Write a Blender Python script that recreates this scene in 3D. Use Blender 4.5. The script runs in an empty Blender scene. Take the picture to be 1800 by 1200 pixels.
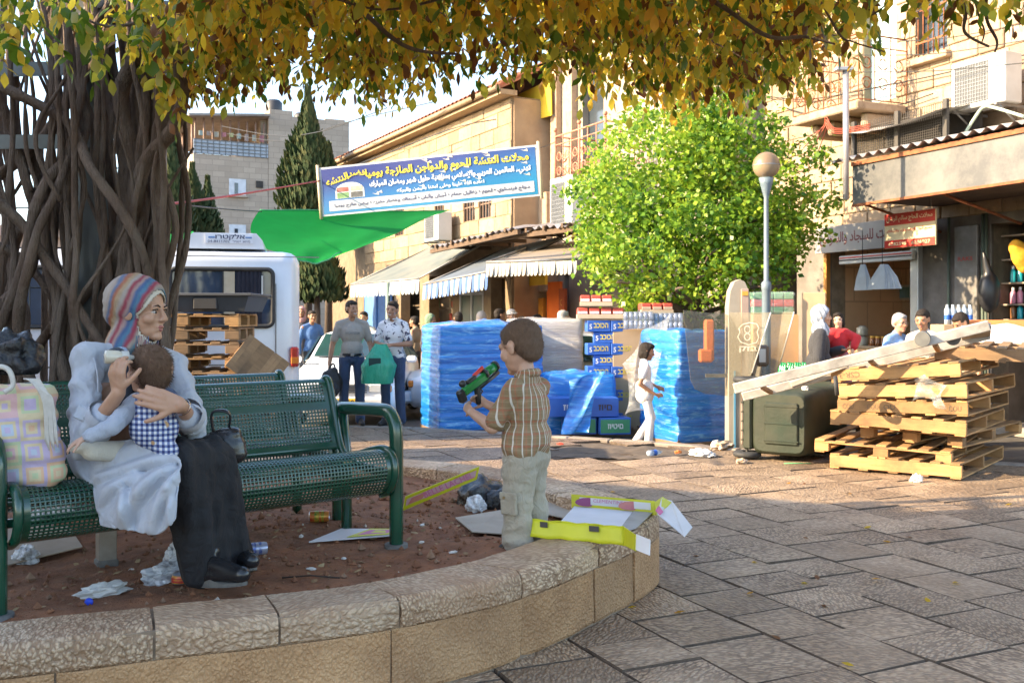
import bpy, bmesh, math, random
import numpy as np
from mathutils import Vector, Matrix, Euler, noise as mnoise
PI = math.pi
R = math.radians
SC = bpy.context.scene
COL = SC.collection
random.seed(7)

# ------------------------------------------------------------------ camera
FPX = 1750.0          # focal length in photo pixels (1800 wide)
CAMZ, HORIZ = 1.5, 560.0
cam_d = bpy.data.cameras.new('camera')
cam_d.sensor_width = 36.0
cam_d.lens = 36.0 * FPX / 1800.0
cam_d.shift_y = -(600.0 - HORIZ) / 1800.0
cam_d.clip_start = 0.05
cam_d.clip_end = 2000.0
cam_d.dof.use_dof = True
cam_d.dof.focus_distance = 4.9
cam_d.dof.aperture_fstop = 9.0
cam = bpy.data.objects.new('camera', cam_d)
cam.location = (0, 0, CAMZ)
cam.rotation_euler = (PI / 2, 0, 0)
COL.objects.link(cam)
SC.camera = cam

# ------------------------------------------------------------------ light
SUN_DIR = Vector((-0.975, -0.22, 0.0)).normalized()
SUN_EL = R(25)
to_sun = Vector((SUN_DIR.x * math.cos(SUN_EL), SUN_DIR.y * math.cos(SUN_EL), math.sin(SUN_EL)))
world = bpy.data.worlds.new('World')
SC.world = world
world.use_nodes = True
wn = world.node_tree
bg = wn.nodes['Background']
sky = wn.nodes.new('ShaderNodeTexSky')
sky.sky_type = 'NISHITA'
sky.sun_disc = False
sky.sun_elevation = SUN_EL
sky.sun_rotation = math.atan2(to_sun.x, to_sun.y)
sky.air_density = 1.0
sky.dust_density = 1.2
sky.ozone_density = 1.0
wn.links.new(sky.outputs[0], bg.inputs[0])
bg.inputs[1].default_value = 0.15
sun_d = bpy.data.lights.new('sun', 'SUN')
sun_d.energy = 3.9
sun_d.angle = R(0.55)
sun_d.color = (1.0, 0.78, 0.50)
sun_o = bpy.data.objects.new('sun', sun_d)
sun_o.rotation_euler = to_sun.to_track_quat('Z', 'Y').to_euler()
sun_o.location = (-20, 8, 15)
COL.objects.link(sun_o)
SC.view_settings.view_transform = 'Standard'
SC.view_settings.look = 'None'
SC.view_settings.exposure = 2.05
SC.view_settings.gamma = 1.0
SC.view_settings.use_curve_mapping = False
SC.render.engine = 'CYCLES'
cy = SC.cycles
cy.use_denoising = True
cy.max_bounces = 7
cy.diffuse_bounces = 4
cy.glossy_bounces = 3
cy.transmission_bounces = 5
cy.transparent_max_bounces = 12
cy.caustics_reflective = False
cy.caustics_refractive = False
cy.sample_clamp_indirect = 6.0

# ------------------------------------------------------------------ pixel -> place
def P(px, py, Y):
    return Vector(((px - 900.0) / FPX * Y, Y, CAMZ - (py - HORIZ) / FPX * Y))
def G(px, py, z=0.0):
    Y = FPX * (CAMZ - z) / (py - HORIZ)
    return Vector(((px - 900.0) / FPX * Y, Y, z))

# ------------------------------------------------------------------ materials
MATS = {}
def lin(c):
    return tuple(c) + (1.0,) if len(c) == 3 else tuple(c)
def hexc(h):
    h = h.lstrip('#')
    v = [int(h[i:i + 2], 16) / 255 for i in (0, 2, 4)]
    return tuple(x / 12.92 if x <= 0.04045 else ((x + 0.055) / 1.055) ** 2.4 for x in v)
class NT:
    def __init__(s, name):
        s.m = bpy.data.materials.new(name); s.m.use_nodes = True
        s.t = s.m.node_tree; s.b = s.t.nodes['Principled BSDF']; s.out = s.t.nodes['Material Output']
    def n(s, typ, **kw):
        nd = s.t.nodes.new('ShaderNode' + typ)
        for k, v in kw.items(): setattr(nd, k, v)
        return nd
    def l(s, a, b): s.t.links.new(a, b)
    def co(s, kind='Object', scale=None, rot=None, loc=None):
        tc = s.n('TexCoord'); o = tc.outputs[kind]
        if scale is not None or rot is not None or loc is not None:
            mp = s.n('Mapping'); s.l(o, mp.inputs[0])
            if scale is not None: mp.inputs['Scale'].default_value = scale if hasattr(scale, '__len__') else (scale,) * 3
            if rot is not None: mp.inputs['Rotation'].default_value = rot
            if loc is not None: mp.inputs['Location'].default_value = loc
            o = mp.outputs[0]
        return o
    def noise(s, co, scale, detail=4, rough=.55, dist=0):
        nd = s.n('TexNoise'); s.l(co, nd.inputs['Vector'])
        nd.inputs['Scale'].default_value = scale; nd.inputs['Detail'].default_value = detail
        nd.inputs['Roughness'].default_value = rough; nd.inputs['Distortion'].default_value = dist
        return nd.outputs[0]
    def ramp(s, fac, stops, interp='LINEAR'):
        r = s.n('ValToRGB'); s.l(fac, r.inputs[0]); cr = r.color_ramp; cr.interpolation = interp
        while len(cr.elements) > 1: cr.elements.remove(cr.elements[-1])
        cr.elements[0].position = stops[0][0]; cr.elements[0].color = lin(stops[0][1])
        for p, c in stops[1:]:
            e = cr.elements.new(p); e.color = lin(c)
        return r.outputs[0]
    def mix(s, fac, a, b, blend='MIX'):
        m = s.n('Mix', data_type='RGBA', blend_type=blend)
        for sock, v in ((m.inputs[0], fac), (m.inputs[6], a), (m.inputs[7], b)):
            if hasattr(v, 'is_output'): s.l(v, sock)
            elif isinstance(v, (int, float)): sock.default_value = v
            else: sock.default_value = lin(v)
        return m.outputs[2]
    def math(s, op, a, b=None, c=None):
        m = s.n('Math', operation=op)
        for i, v in enumerate((a, b, c)):
            if v is None: continue
            if hasattr(v, 'is_output'): s.l(v, m.inputs[i])
            else: m.inputs[i].default_value = v
        return m.outputs[0]
    def bump(s, h, strength=.3, dist=.01):
        b = s.n('Bump'); b.inputs['Strength'].default_value = strength; b.inputs['Distance'].default_value = dist
        s.l(h, b.inputs['Height']); s.l(b.outputs[0], s.b.inputs['Normal']); return b
    def set(s, **kw):
        for k, v in kw.items():
            sock = s.b.inputs[k.replace('_', ' ')]
            if hasattr(v, 'is_output'): s.l(v, sock)
            elif hasattr(v, '__len__'): sock.default_value = lin(v)
            else: sock.default_value = v
        return s
def mat(name, c1, c2=None, scale=4.0, rough=.6, metal=0.0, bump=0.0, bscale=None, rand=0.0, spec=.5, dirt=None, dirtamt=.5, coat=0.0, bdist=.01, stretch=None, detail=5, sheen=0.0):
    """general painted / woven / stone surface: two tones, grain, optional grime"""
    if name in MATS: return MATS[name]
    k = NT(name)
    co = k.co('Object', scale=stretch) if stretch else k.co('Object')
    if c2 is None: c2 = tuple(x * .82 for x in c1)
    nz = k.noise(co, scale, detail)
    col = k.mix(k.ramp(nz, [(.35, (0, 0, 0)), (.65, (1, 1, 1))]), c1, c2)
    if rand:
        oi = k.n('ObjectInfo')
        v = k.math('MULTIPLY_ADD', oi.outputs['Random'], rand * 2, 1 - rand)
        cc = k.n('CombineColor'); 
        for i in range(3): k.l(v, cc.inputs[i])
        col = k.mix(1.0, col, cc.outputs[0], 'MULTIPLY')
    if dirt:
        d = k.ramp(k.noise(k.co('Object', loc=(3, 5, 1)), scale * .6, 6, .65), [(.5 - dirtamt * .25, (0, 0, 0)), (.75 - dirtamt * .1, (1, 1, 1))])
        col = k.mix(k.math('MULTIPLY', d, dirtamt), col, dirt)
    k.set(Base_Color=col, Roughness=rough, Metallic=metal)
    k.b.inputs['Specular IOR Level'].default_value = spec
    if coat: k.b.inputs['Coat Weight'].default_value = coat; k.b.inputs['Coat Roughness'].default_value = .08
    if sheen: k.b.inputs['Sheen Weight'].default_value = sheen
    if bump: k.bump(k.noise(co, bscale or scale * 4, 6, .6), bump, bdist)
    MATS[name] = k.m
    return k.m

# ------------------------------------------------------------------ mesh collector
def rotm(rx=0, ry=0, rz=0): return Euler((rx, ry, rz)).to_matrix()
class MB:
    def __init__(s): s.v = []; s.f = []; s.mi = []; s.cur = 0; s.sm = []
    def add(s, vs, fs, smooth=False):
        o = len(s.v); s.v.extend(tuple(v) for v in vs)
        for f in fs: s.f.append(tuple(i + o for i in f)); s.mi.append(s.cur); s.sm.append(smooth)
        return s
    def mat(s, i): s.cur = i; return s
    def box(s, c, d, rot=None, bev=0.0):
        c = Vector(c); x, y, z = d[0] / 2, d[1] / 2, d[2] / 2
        rm = rot if isinstance(rot, Matrix) else (rotm(*rot) if rot else None)
        if bev <= 0:
            vs = [Vector((sx * x, sy * y, sz * z)) for sx in (-1, 1) for sy in (-1, 1) for sz in (-1, 1)]
            fs = [(0, 1, 3, 2), (4, 6, 7, 5), (0, 4, 5, 1), (2, 3, 7, 6), (0, 2, 6, 4), (1, 5, 7, 3)]
        else:
            b = min(bev, x * .95, y * .95, z * .95); vs = []; fs = []
            # 24 verts: each corner gives three
            idx = {}
            for sx in (-1, 1):
                for sy in (-1, 1):
                    for sz in (-1, 1):
                        for a in range(3):
                            p = [sx * (x - b), sy * (y - b), sz * (z - b)]
                            p[a] = (sx * x, sy * y, sz * z)[a]
                            idx[(sx, sy, sz, a)] = len(vs); vs.append(Vector(p))
            for a in range(3):
                o1, o2 = [i for i in range(3) if i != a]
                for sg in (-1, 1):
                    q = []
                    for p1, p2 in ((-1, -1), (1, -1), (1, 1), (-1, 1)):
                        k = [0, 0, 0]; k[a] = sg; k[o1] = p1; k[o2] = p2; q.append(idx[(*k, a)])
                    fs.append(tuple(q))
            for a in range(3):  # edges along axis a
                o1, o2 = [i for i in range(3) if i != a]
                for s1 in (-1, 1):
                    for s2 in (-1, 1):
                        q = []
                        for sa, ax in ((-1, o1), (1, o1), (1, o2), (-1, o2)):
                            k = [0, 0, 0]; k[a] = sa; k[o1] = s1; k[o2] = s2; q.append(idx[(*k, ax)])
                        fs.append(tuple(q))
            for sx in (-1, 1):
                for sy in (-1, 1):
                    for sz in (-1, 1): fs.append(tuple(idx[(sx, sy, sz, a)] for a in range(3)))
        if rm is not None: vs = [rm @ v for v in vs]
        return s.add([v + c for v in vs], fs)
    def tube(s, pts, r, seg=8, cap=True, smooth=True, flat=1.0):
        pts = [Vector(p) for p in pts]; n = len(pts)
        rs = r if hasattr(r, '__len__') else [r] * n
        vs = []; prev = None
        for i, p in enumerate(pts):
            t = (pts[min(i + 1, n - 1)] - pts[max(i - 1, 0)])
            if t.length < 1e-9: t = Vector((0, 0, 1))
            t.normalize()
            if prev is None:
                up = Vector((0, 0, 1)) if abs(t.z) < .95 else Vector((1, 0, 0))
                a = t.cross(up).normalized()
            else:
                a = prev - t * prev.dot(t)
                a = a.normalized() if a.length > 1e-6 else t.orthogonal().normalized()
            prev = a; b = t.cross(a)
            for k in range(seg):
                w = 2 * PI * k / seg
                vs.append(p + a * (rs[i] * math.cos(w)) + b * (rs[i] * flat * math.sin(w)))
        fs = []
        for i in range(n - 1):
            for k in range(seg):
                k2 = (k + 1) % seg
                fs.append((i * seg + k, i * seg + k2, (i + 1) * seg + k2, (i + 1) * seg + k))
        s.add(vs, fs, smooth)
        if cap:
            o = len(s.v) - len(vs)
            for base, rev in ((0, True), ((n - 1) * seg, False)):
                f = [o + base + k for k in range(seg)]
                s.f.append(tuple(reversed(f)) if rev else tuple(f)); s.mi.append(s.cur); s.sm.append(False)
        return s
    def cyl(s, c, r, h, axis='Z', seg=16, r2=None, smooth=True):
        c = Vector(c); d = {'X': Vector((1, 0, 0)), 'Y': Vector((0, 1, 0)), 'Z': Vector((0, 0, 1))}[axis] if isinstance(axis, str) else Vector(axis).normalized()
        return s.tube([c - d * h / 2, c + d * h / 2], [r, r if r2 is None else r2], seg, True, smooth)
    def lathe(s, prof, c=(0, 0, 0), seg=20, smooth=True, rot=None):
        c = Vector(c); vs = []; fs = []; n = len(prof)
        for r, z in prof:
            for k in range(seg):
                w = 2 * PI * k / seg; v = Vector((r * math.cos(w), r * math.sin(w), z))
                vs.append((rot @ v if rot else v) + c)
        for i in range(n - 1):
            for k in range(seg):
                k2 = (k + 1) % seg; fs.append((i * seg + k, i * seg + k2, (i + 1) * seg + k2, (i + 1) * seg + k))
        return s.add(vs, fs, smooth)
    def ell(s, c, r, seg=16, rings=10, rot=None):
        c = Vector(c); vs = []; fs = []
        r = r if hasattr(r, '__len__') else (r, r, r)
        for i in range(rings + 1):
            t = PI * i / rings
            for k in range(seg):
                w = 2 * PI * k / seg
                v = Vector((r[0] * math.sin(t) * math.cos(w), r[1] * math.sin(t) * math.sin(w), r[2] * math.cos(t)))
                vs.append((rot @ v if rot else v) + c)
        for i in range(rings):
            for k in range(seg):
                k2 = (k + 1) % seg; fs.append((i * seg + k, (i + 1) * seg + k, (i + 1) * seg + k2, i * seg + k2))
        return s.add(vs, fs, True)
    def cap(s, a, b, ra, rb, seg=12):   # closed capsule with round ends
        a = Vector(a); b = Vector(b); d = b - a; L = d.length
        d = d / L if L > 1e-6 else Vector((0, 0, 1))
        pts = []; rs = []
        for t in (-1, -.92, -.71, -.38): pts.append(a + d * ra * t); rs.append(max(ra * math.sqrt(max(0, 1 - t * t)), ra * .02))
        pts.append(a); rs.append(ra); pts.append(b); rs.append(rb)
        for t in (.38, .71, .92, 1): pts.append(b + d * rb * t); rs.append(max(rb * math.sqrt(max(0, 1 - t * t)), rb * .02))
        return s.tube(pts, rs, seg)
    def grid(s, fn, nu, nv, smooth=True, closed_u=False):
        vs = [fn(i / nu, j / nv) for j in range(nv + 1) for i in range(nu + 1)]
        fs = [(j * (nu + 1) + i, j * (nu + 1) + i + 1, (j + 1) * (nu + 1) + i + 1, (j + 1) * (nu + 1) + i) for j in range(nv) for i in range(nu)]
        return s.add(vs, fs, smooth)
    def prism(s, poly, z0, z1, smooth=False):   # xy outline (ccw) extruded in z
        n = len(poly)
        vs = [(p[0], p[1], z0) for p in poly] + [(p[0], p[1], z1) for p in poly]
        fs = [tuple(reversed(range(n))), tuple(range(n, 2 * n))] + [(i, (i + 1) % n, n + (i + 1) % n, n + i) for i in range(n)]
        return s.add(vs, fs, smooth)
    def sheet(s, pts, thick=0.0):   # planar polygon, with a little thickness
        pts = [Vector(p) for p in pts]; n = len(pts)
        nr = Vector((0, 0, 0))
        for i in range(n): nr += (pts[i] - pts[0]).cross(pts[(i + 1) % n] - pts[0])
        nr.normalize()
        if thick <= 0: return s.add(pts, [tuple(range(n))])
        a = [p + nr * thick / 2 for p in pts]; b = [p - nr * thick / 2 for p in pts]
        return s.add(a + b, [tuple(range(n)), tuple(reversed(range(n, 2 * n)))] + [(n + i, n + (i + 1) % n, (i + 1) % n, i) for i in range(n)])
    def xf(s, m):
        s.v = [tuple(m @ Vector(v)) for v in s.v]; return s
    def mesh(s, name, mats):
        me = bpy.data.meshes.new(name)
        me.from_pydata(s.v, [], s.f)
        for m in (mats if isinstance(mats, (list, tuple)) else [mats]): me.materials.append(m)
        me.polygons.foreach_set('material_index', s.mi)
        me.polygons.foreach_set('use_smooth', s.sm)
        me.update()
        return me
    def build(s, name, mats, parent=None, loc=None, rot=None):
        return link(name, s.mesh(name, mats), parent, loc, rot)
def link(name, data, parent=None, loc=None, rot=None):
    o = bpy.data.objects.new(name, data); COL.objects.link(o)
    if parent is not None: o.parent = parent
    if loc is not None: o.location = loc
    if rot is not None: o.rotation_euler = rot
    return o
def thing(name, label, cat, loc=(0, 0, 0), rotz=0.0, group=None):
    o = bpy.data.objects.new(name, None); COL.objects.link(o)
    o.empty_display_size = .1
    o.location = loc; o.rotation_euler = (0, 0, rotz)
    return tag(o, label, cat, group)
def tag(o, label, cat, group=None):
    o['label'] = label; o['category'] = cat
    if group: o['group'] = group
    return o
def struct(o): o['kind'] = 'structure'; return o
def stuff(o): o['kind'] = 'stuff'; return o
def copy_tree(o, parent=None):
    c = o.copy(); COL.objects.link(c); c.parent = parent
    for ch in list(o.children): copy_tree(ch, c)
    return c
def catmull(pts, n=8, closed=False):
    pts = [Vector(p) for p in pts]; out = []; m = len(pts)
    rng = range(m) if closed else range(m - 1)
    for i in rng:
        if closed: p0, p1, p2, p3 = pts[i - 1], pts[i], pts[(i + 1) % m], pts[(i + 2) % m]
        else: p0, p1, p2, p3 = pts[max(i - 1, 0)], pts[i], pts[i + 1], pts[min(i + 2, m - 1)]
        for k in range(n):
            t = k / n
            out.append(.5 * ((2 * p1) + (p2 - p0) * t + (2 * p0 - 5 * p1 + 4 * p2 - p3) * t * t + (3 * p1 - p0 - 3 * p2 + p3) * t ** 3))
    if not closed: out.append(pts[-1])
    return out
TMP = bpy.data.scenes.new('workbench')
def evaluated(o):
    """mesh of an object with its modifiers applied, worked out in a small scene of its own"""
    TMP.collection.objects.link(o); vl = TMP.view_layers[0]; vl.update()
    dg = vl.depsgraph
    me = bpy.data.meshes.new_from_object(o.evaluated_get(dg))
    TMP.collection.objects.unlink(o)
    return me
def fuse(mb, name, mats, voxel, smooth=4, parent=None, loc=None, rot=None, disp=None):
    """union of closed shapes into one continuous skin"""
    me = mb.mesh(name + '_src', mats if isinstance(mats, (list, tuple)) else [mats])
    o = bpy.data.objects.new(name, me)
    r = o.modifiers.new('r', 'REMESH'); r.mode = 'VOXEL'; r.voxel_size = voxel; r.use_smooth_shade = True
    if smooth:
        sm = o.modifiers.new('s', 'SMOOTH'); sm.factor = .5; sm.iterations = smooth
    me2 = evaluated(o); me2.name = name
    o.modifiers.clear(); o.data = me2; bpy.data.meshes.remove(me); COL.objects.link(o)
    if not me2.materials: me2.materials.append(mats if not isinstance(mats, (list, tuple)) else mats[0])
    if disp:
        nv = len(me2.vertices); co = np.empty(nv * 3, np.float32); no = np.empty(nv * 3, np.float32)
        me2.vertices.foreach_get('co', co); me2.vertex_normals.foreach_get('vector', no)
        co = co.reshape(-1, 3).tolist(); no = no.reshape(-1, 3).tolist()
        me2.vertices.foreach_set('co', np.array([disp(Vector(a), Vector(b))[:] for a, b in zip(co, no)], np.float32).ravel()); me2.update()
    if parent is not None: o.parent = parent
    if loc is not None: o.location = loc
    if rot is not None: o.rotation_euler = rot
    return o
def apply_mods(o): me = evaluated(o); o.modifiers.clear(); o.data = me; return o
def nz(p, s=1.0, seed=0.0): return mnoise.noise(Vector((p[0] * s + seed, p[1] * s + seed * 1.7, p[2] * s - seed)))
# text: Arabic letters take their joined forms and run right to left, Hebrew runs right to left
AR = dict(zip('اأإآبةتثجحخدذرزسشصضطظعغفقكلمنهوىيئء', (int(x, 16) for x in 'FE8D FE83 FE87 FE81 FE8F FE93 FE95 FE99 FE9D FEA1 FEA5 FEA9 FEAB FEAD FEAF FEB1 FEB5 FEB9 FEBD FEC1 FEC5 FEC9 FECD FED1 FED5 FED9 FEDD FEE1 FEE5 FEE9 FEED FEEF FEF1 FE89 FE80'.split())))
def arabic(s):
    out = []; i = 0; jp = False
    while i < len(s):
        c = s[i]
        if c not in AR: out.append(c); jp = False; i += 1; continue
        b = AR[c]
        if c == 'ل' and i + 1 < len(s) and s[i + 1] in 'اأإآ':
            out.append(chr({'ا': 0xFEFB, 'أ': 0xFEF7, 'إ': 0xFEF9, 'آ': 0xFEF5}[s[i + 1]] + (1 if jp else 0))); jp = False; i += 2; continue
        nx = i + 1 < len(s) and s[i + 1] in AR and s[i + 1] != 'ء'
        if c == 'ء': out.append(chr(b)); jp = False
        elif c in 'اأإآةدذرزوى': out.append(chr(b + (1 if jp else 0))); jp = False
        else: out.append(chr(b + ((3 if nx else 1) if jp else (2 if nx else 0)))); jp = nx
        i += 1
    return ''.join(reversed(out))
def text(name, s, m, width, height, mtx, parent=None, bold=.0, fit=True):
    """lettering as flat mesh, scaled into width x height, centred, in the xy plane of mtx"""
    c = bpy.data.curves.new(name, 'FONT'); c.body = s; c.align_x = 'CENTER'; c.align_y = 'CENTER'; c.size = 1; c.offset = bold; c.resolution_u = 2
    o = bpy.data.objects.new(name, c)
    me = evaluated(o); bpy.data.objects.remove(o); bpy.data.curves.remove(c)
    me.name = name
    co = np.empty(len(me.vertices) * 3, np.float32); me.vertices.foreach_get('co', co); co = co.reshape(-1, 3)
    lo, hi = co.min(0), co.max(0); cen = (lo + hi) / 2; sz = hi - lo
    sx = width / max(sz[0], 1e-6); sy = (height / max(sz[1], 1e-6)) if height else sx
    co[:, 0] = (co[:, 0] - cen[0]) * sx; co[:, 1] = (co[:, 1] - cen[1]) * sy; co[:, 2] = 0
    me.vertices.foreach_set('co', co.ravel()); me.transform(mtx); me.update()
    me.materials.clear(); me.materials.append(m)
    return link(name, me, parent)
def frame(o, xdir, ydir):
    x = Vector(xdir).normalized(); y = Vector(ydir); y = (y - x * y.dot(x)).normalized(); z = x.cross(y)
    return Matrix(((x.x, y.x, z.x, o[0]), (x.y, y.y, z.y, o[1]), (x.z, y.z, z.z, o[2]), (0, 0, 0, 1)))

# ================================================================== GROUND
def hammered(name, light, dark, dirt, scale=42.0, contrast=.5, bump=.5, rough=.6, dirtamt=.6, warm=None):
    k = NT(name)
    geo = k.n('NewGeometry'); oi = k.n('ObjectInfo')
    off = k.n('CombineXYZ'); k.l(k.math('MULTIPLY', oi.outputs['Random'], 37.0), off.inputs[0]); k.l(k.math('MULTIPLY', oi.outputs['Random'], 11.0), off.inputs[1])
    ad = k.n('VectorMath', operation='ADD'); k.l(geo.outputs['Position'], ad.inputs[0]); k.l(off.outputs[0], ad.inputs[1])
    vr = k.n('VectorRotate', rotation_type='Z_AXIS'); k.l(ad.outputs[0], vr.inputs[0]); k.l(k.math('MULTIPLY', oi.outputs['Random'], 25.0), vr.inputs['Angle'])
    mp = k.n('Mapping'); k.l(vr.outputs[0], mp.inputs[0]); mp.inputs['Scale'].default_value = (1.0, .42, .8)
    ds = k.n('VectorMath', operation='ADD'); nd = k.n('TexNoise'); k.l(mp.outputs[0], nd.inputs['Vector']); nd.inputs['Scale'].default_value = scale * .6; sc_ = k.n('VectorMath', operation='SCALE'); k.l(nd.outputs[1], sc_.inputs[0]); sc_.inputs['Scale'].default_value = .02; k.l(mp.outputs[0], ds.inputs[0]); k.l(sc_.outputs[0], ds.inputs[1])
    vo = k.n('TexVoronoi'); k.l(ds.outputs[0], vo.inputs['Vector']); vo.inputs['Scale'].default_value = scale * 1.15
    fine = k.math('ADD', k.math('SUBTRACT', 1.0, vo.outputs['Distance']), k.math('MULTIPLY', k.noise(mp.outputs[0], scale * .45, 4, .6), .5))
    pits = k.ramp(fine, [(.66, (0, 0, 0)), (.92, (1, 1, 1))])
    big = k.noise(ad.outputs[0], 2.6, 6, .65)
    v = k.math('MULTIPLY_ADD', oi.outputs['Random'], .5, .74)
    cc = k.n('CombineColor')
    for i in range(3): k.l(v, cc.inputs[i])
    stone = k.mix(k.ramp(big, [(.35, (0, 0, 0)), (.7, (1, 1, 1))]), light, warm or tuple(x * .78 for x in light))
    stone = k.mix(1.0, stone, cc.outputs[0], 'MULTIPLY')
    worn = k.ramp(k.noise(ad.outputs[0], 1.7, 3, .6), [(.38, (.45, .45, .45)), (.62, (1, 1, 1))])
    col = k.mix(k.math('MULTIPLY', k.math('SUBTRACT', 1.0, pits), k.math('MULTIPLY', worn, contrast)), stone, dark)
    d = k.ramp(k.noise(geo.outputs['Position'], 2.4, 8, .6), [(.36, (0, 0, 0)), (.78, (1, 1, 1))])
    col = k.mix(k.math('MULTIPLY', d, dirtamt), col, dirt)
    k.set(Base_Color=col, Roughness=k.math('MULTIPLY_ADD', pits, -.15, rough + .1))
    hh = k.math('ADD', k.math('MULTIPLY', fine, 1.0), k.math('MULTIPLY', k.noise(ad.outputs[0], 9, 5, .6), .5))
    k.bump(hh, bump, .012)
    MATS[name] = k.m
    return k.m
m_slab = hammered('paving_stone', (.50, .365, .245), (.075, .048, .03), (.13, .082, .048), 58, .8, 1.0, .5, .5, (.38, .265, .165))
m_cope = hammered('coping_stone', (.70, .53, .36), (.15, .08, .038), (.27, .125, .052), 66, .75, 1.0, .6, .6, (.55, .37, .225))
m_face = hammered('face_stone', (.58, .36, .185), (.24, .13, .06), (.15, .07, .03), 75, .4, .7, .75, .7, (.42, .235, .105))
m_mortar = mat('mortar', (.125, .095, .072), (.07, .053, .04), 9, 1.0, spec=.1, bump=.4)
m_asph = mat('asphalt', (.095, .088, .082), (.06, .056, .052), 3, .85, bump=.35, bscale=160, dirt=(.16, .13, .10), dirtamt=.5)
m_kerb = mat('kerb_stone', (.40, .34, .28), (.27, .22, .18), 5, .75, bump=.35, bscale=45, rand=.15, dirt=(.1, .08, .06))
m_soil = mat('soil', (.32, .13, .058), (.18, .07, .032), 7, .95, bump=.9, bscale=48, bdist=.02, dirt=(.27, .14, .075), dirtamt=.5)

kerbline = [(-14, 12.6), (-8, 12.4), (-3.9, 12.6), (-3.0, 13.3), (-2.4, 13.9), (-1.39, 13.67), (-.04, 13.0), (.72, 12.6), (1.72, 12.04), (2.6, 11.4), (4.6, 10.5), (9, 8.6), (16, 5.6)]
road = MB().add([(-400, -60, -.13), (400, -60, -.13), (400, 700, -.13), (-400, 700, -.13)], [(0, 1, 2, 3)]).build('road', m_asph)
struct(road)
pv = MB()
poly = [(p[0], p[1], -.03) for p in kerbline] + [(16, -8, -.03), (-14, -8, -.03)]
pv.add(poly, [tuple(reversed(range(len(poly))))])
pavement = pv.build('pavement', m_mortar); struct(pavement)

# planter outline (outer top edge, from the photograph's ground contact)
PL = [(-2.6, 3.12), (-1.75, 3.40), (-1.29, 3.59), (-.876, 3.75), (-.447, 3.97), (.012, 4.35), (.433, 4.93), (.76, 5.45), (.84, 5.80), (.72, 6.25), (.47, 6.68), (.16, 7.2), (-.32, 7.66), (-.90, 7.96), (-1.7, 8.1), (-2.8, 7.9), (-3.8, 7.2), (-4.4, 6.0), (-4.2, 4.6), (-3.5, 3.55)]
PLS = catmull([(x, y, 0) for x, y in PL], 14, True)
NPL = len(PLS)
arc = [0.0]
for i in range(NPL): arc.append(arc[-1] + (PLS[(i + 1) % NPL] - PLS[i]).length)
PLEN = arc[-1]
def pl_at(s):
    s = s % PLEN
    lo, hi = 0, NPL
    while hi - lo > 1:
        m = (lo + hi) // 2
        if arc[m] <= s: lo = m
        else: hi = m
    t = (s - arc[lo]) / max(arc[lo + 1] - arc[lo], 1e-9)
    p = PLS[lo].lerp(PLS[(lo + 1) % NPL], t)
    a = PLS[(lo - 2) % NPL]; b = PLS[(lo + 3) % NPL]
    d = (b - a).normalized()
    return p, Vector((d.y, -d.x, 0))      # outward normal (outline runs counter-clockwise)
def in_poly(x, y, poly):
    c = False; j = len(poly) - 1
    for i in range(len(poly)):
        if (poly[i][1] > y) != (poly[j][1] > y) and x < (poly[j][0] - poly[i][0]) * (y - poly[i][1]) / (poly[j][1] - poly[i][1]) + poly[i][0]: c = not c
        j = i
    return c
PLP = [(p.x, p.y) for p in PLS]

# paving stones
rng = random.Random(3)
def slab_mesh(i):
    r = random.Random(40 + i); mb = MB()
    cz = [r.uniform(-.004, .003) for _ in range(4)]; b = .013
    cs = [(-.5, -.5), (.5, -.5), (.5, .5), (-.5, .5)]
    jit = [(r.uniform(-.01, .01), r.uniform(-.01, .01)) for _ in range(4)]
    vs = [(c[0] + j[0], c[1] + j[1], -.05) for c, j in zip(cs, jit)]
    vs += [(c[0] + j[0], c[1] + j[1], z - .012) for c, j, z in zip(cs, jit, cz)]
    vs += [(c[0] * (1 - 2 * b) + j[0], c[1] * (1 - 2 * b) + j[1], z) for c, j, z in zip(cs, jit, cz)]
    vs.append((0, 0, r.uniform(-.002, .006)))
    fs = []
    for k in range(4):
        k2 = (k + 1) % 4
        fs += [(8 + k, 8 + k2, 12)]
    mb.add(vs, fs); mb.mat(1); mb.f += [q for k in range(4) for q in ((k, (k + 1) % 4, 4 + (k + 1) % 4, 4 + k), (4 + k, 4 + (k + 1) % 4, 8 + (k + 1) % 4, 8 + k))]; mb.mi += [1] * 8; mb.sm += [False] * 8; return mb
slabs_src = [slab_mesh(i) for i in range(8)]
slab_me = [s.mesh('paving_slab', [m_slab, m_mortar]) for s in slabs_src]
Dv = Vector((-.42, .907, 0)).normalized(); Ev = Vector((Dv.y, -Dv.x, 0))
pvp = [(p[0], p[1]) for p in poly]
pit = [tuple(G(*q)[:2]) for q in ((938, 801), (1005, 775), (1268, 791), (1262, 806), (1120, 806))]
cand = []
w = -14.0; ci = 0
while w < 14:
    cw = rng.uniform(.40, .50); u = -6 + rng.uniform(0, .4)
    while u < 18:
        L = rng.uniform(.32, .52)
        c = Dv * (u + L / 2) + Ev * (w + cw / 2)
        if 2.6 < c.y < 14.5 and abs(c.x) < c.y * .62 + .6 and in_poly(c.x, c.y, pvp) and not in_poly(c.x, c.y, pit):
            q, nrm = min(((PLS[i], i) for i in range(0, NPL, 3)), key=lambda t: (t[0].x - c.x) ** 2 + (t[0].y - c.y) ** 2)
            dd = math.hypot(q.x - c.x, q.y - c.y)
            if not in_poly(c.x, c.y, PLP) or dd < .3:
                cand.append((c, L, cw))
        u += L
    w += cw; ci += 1
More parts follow.
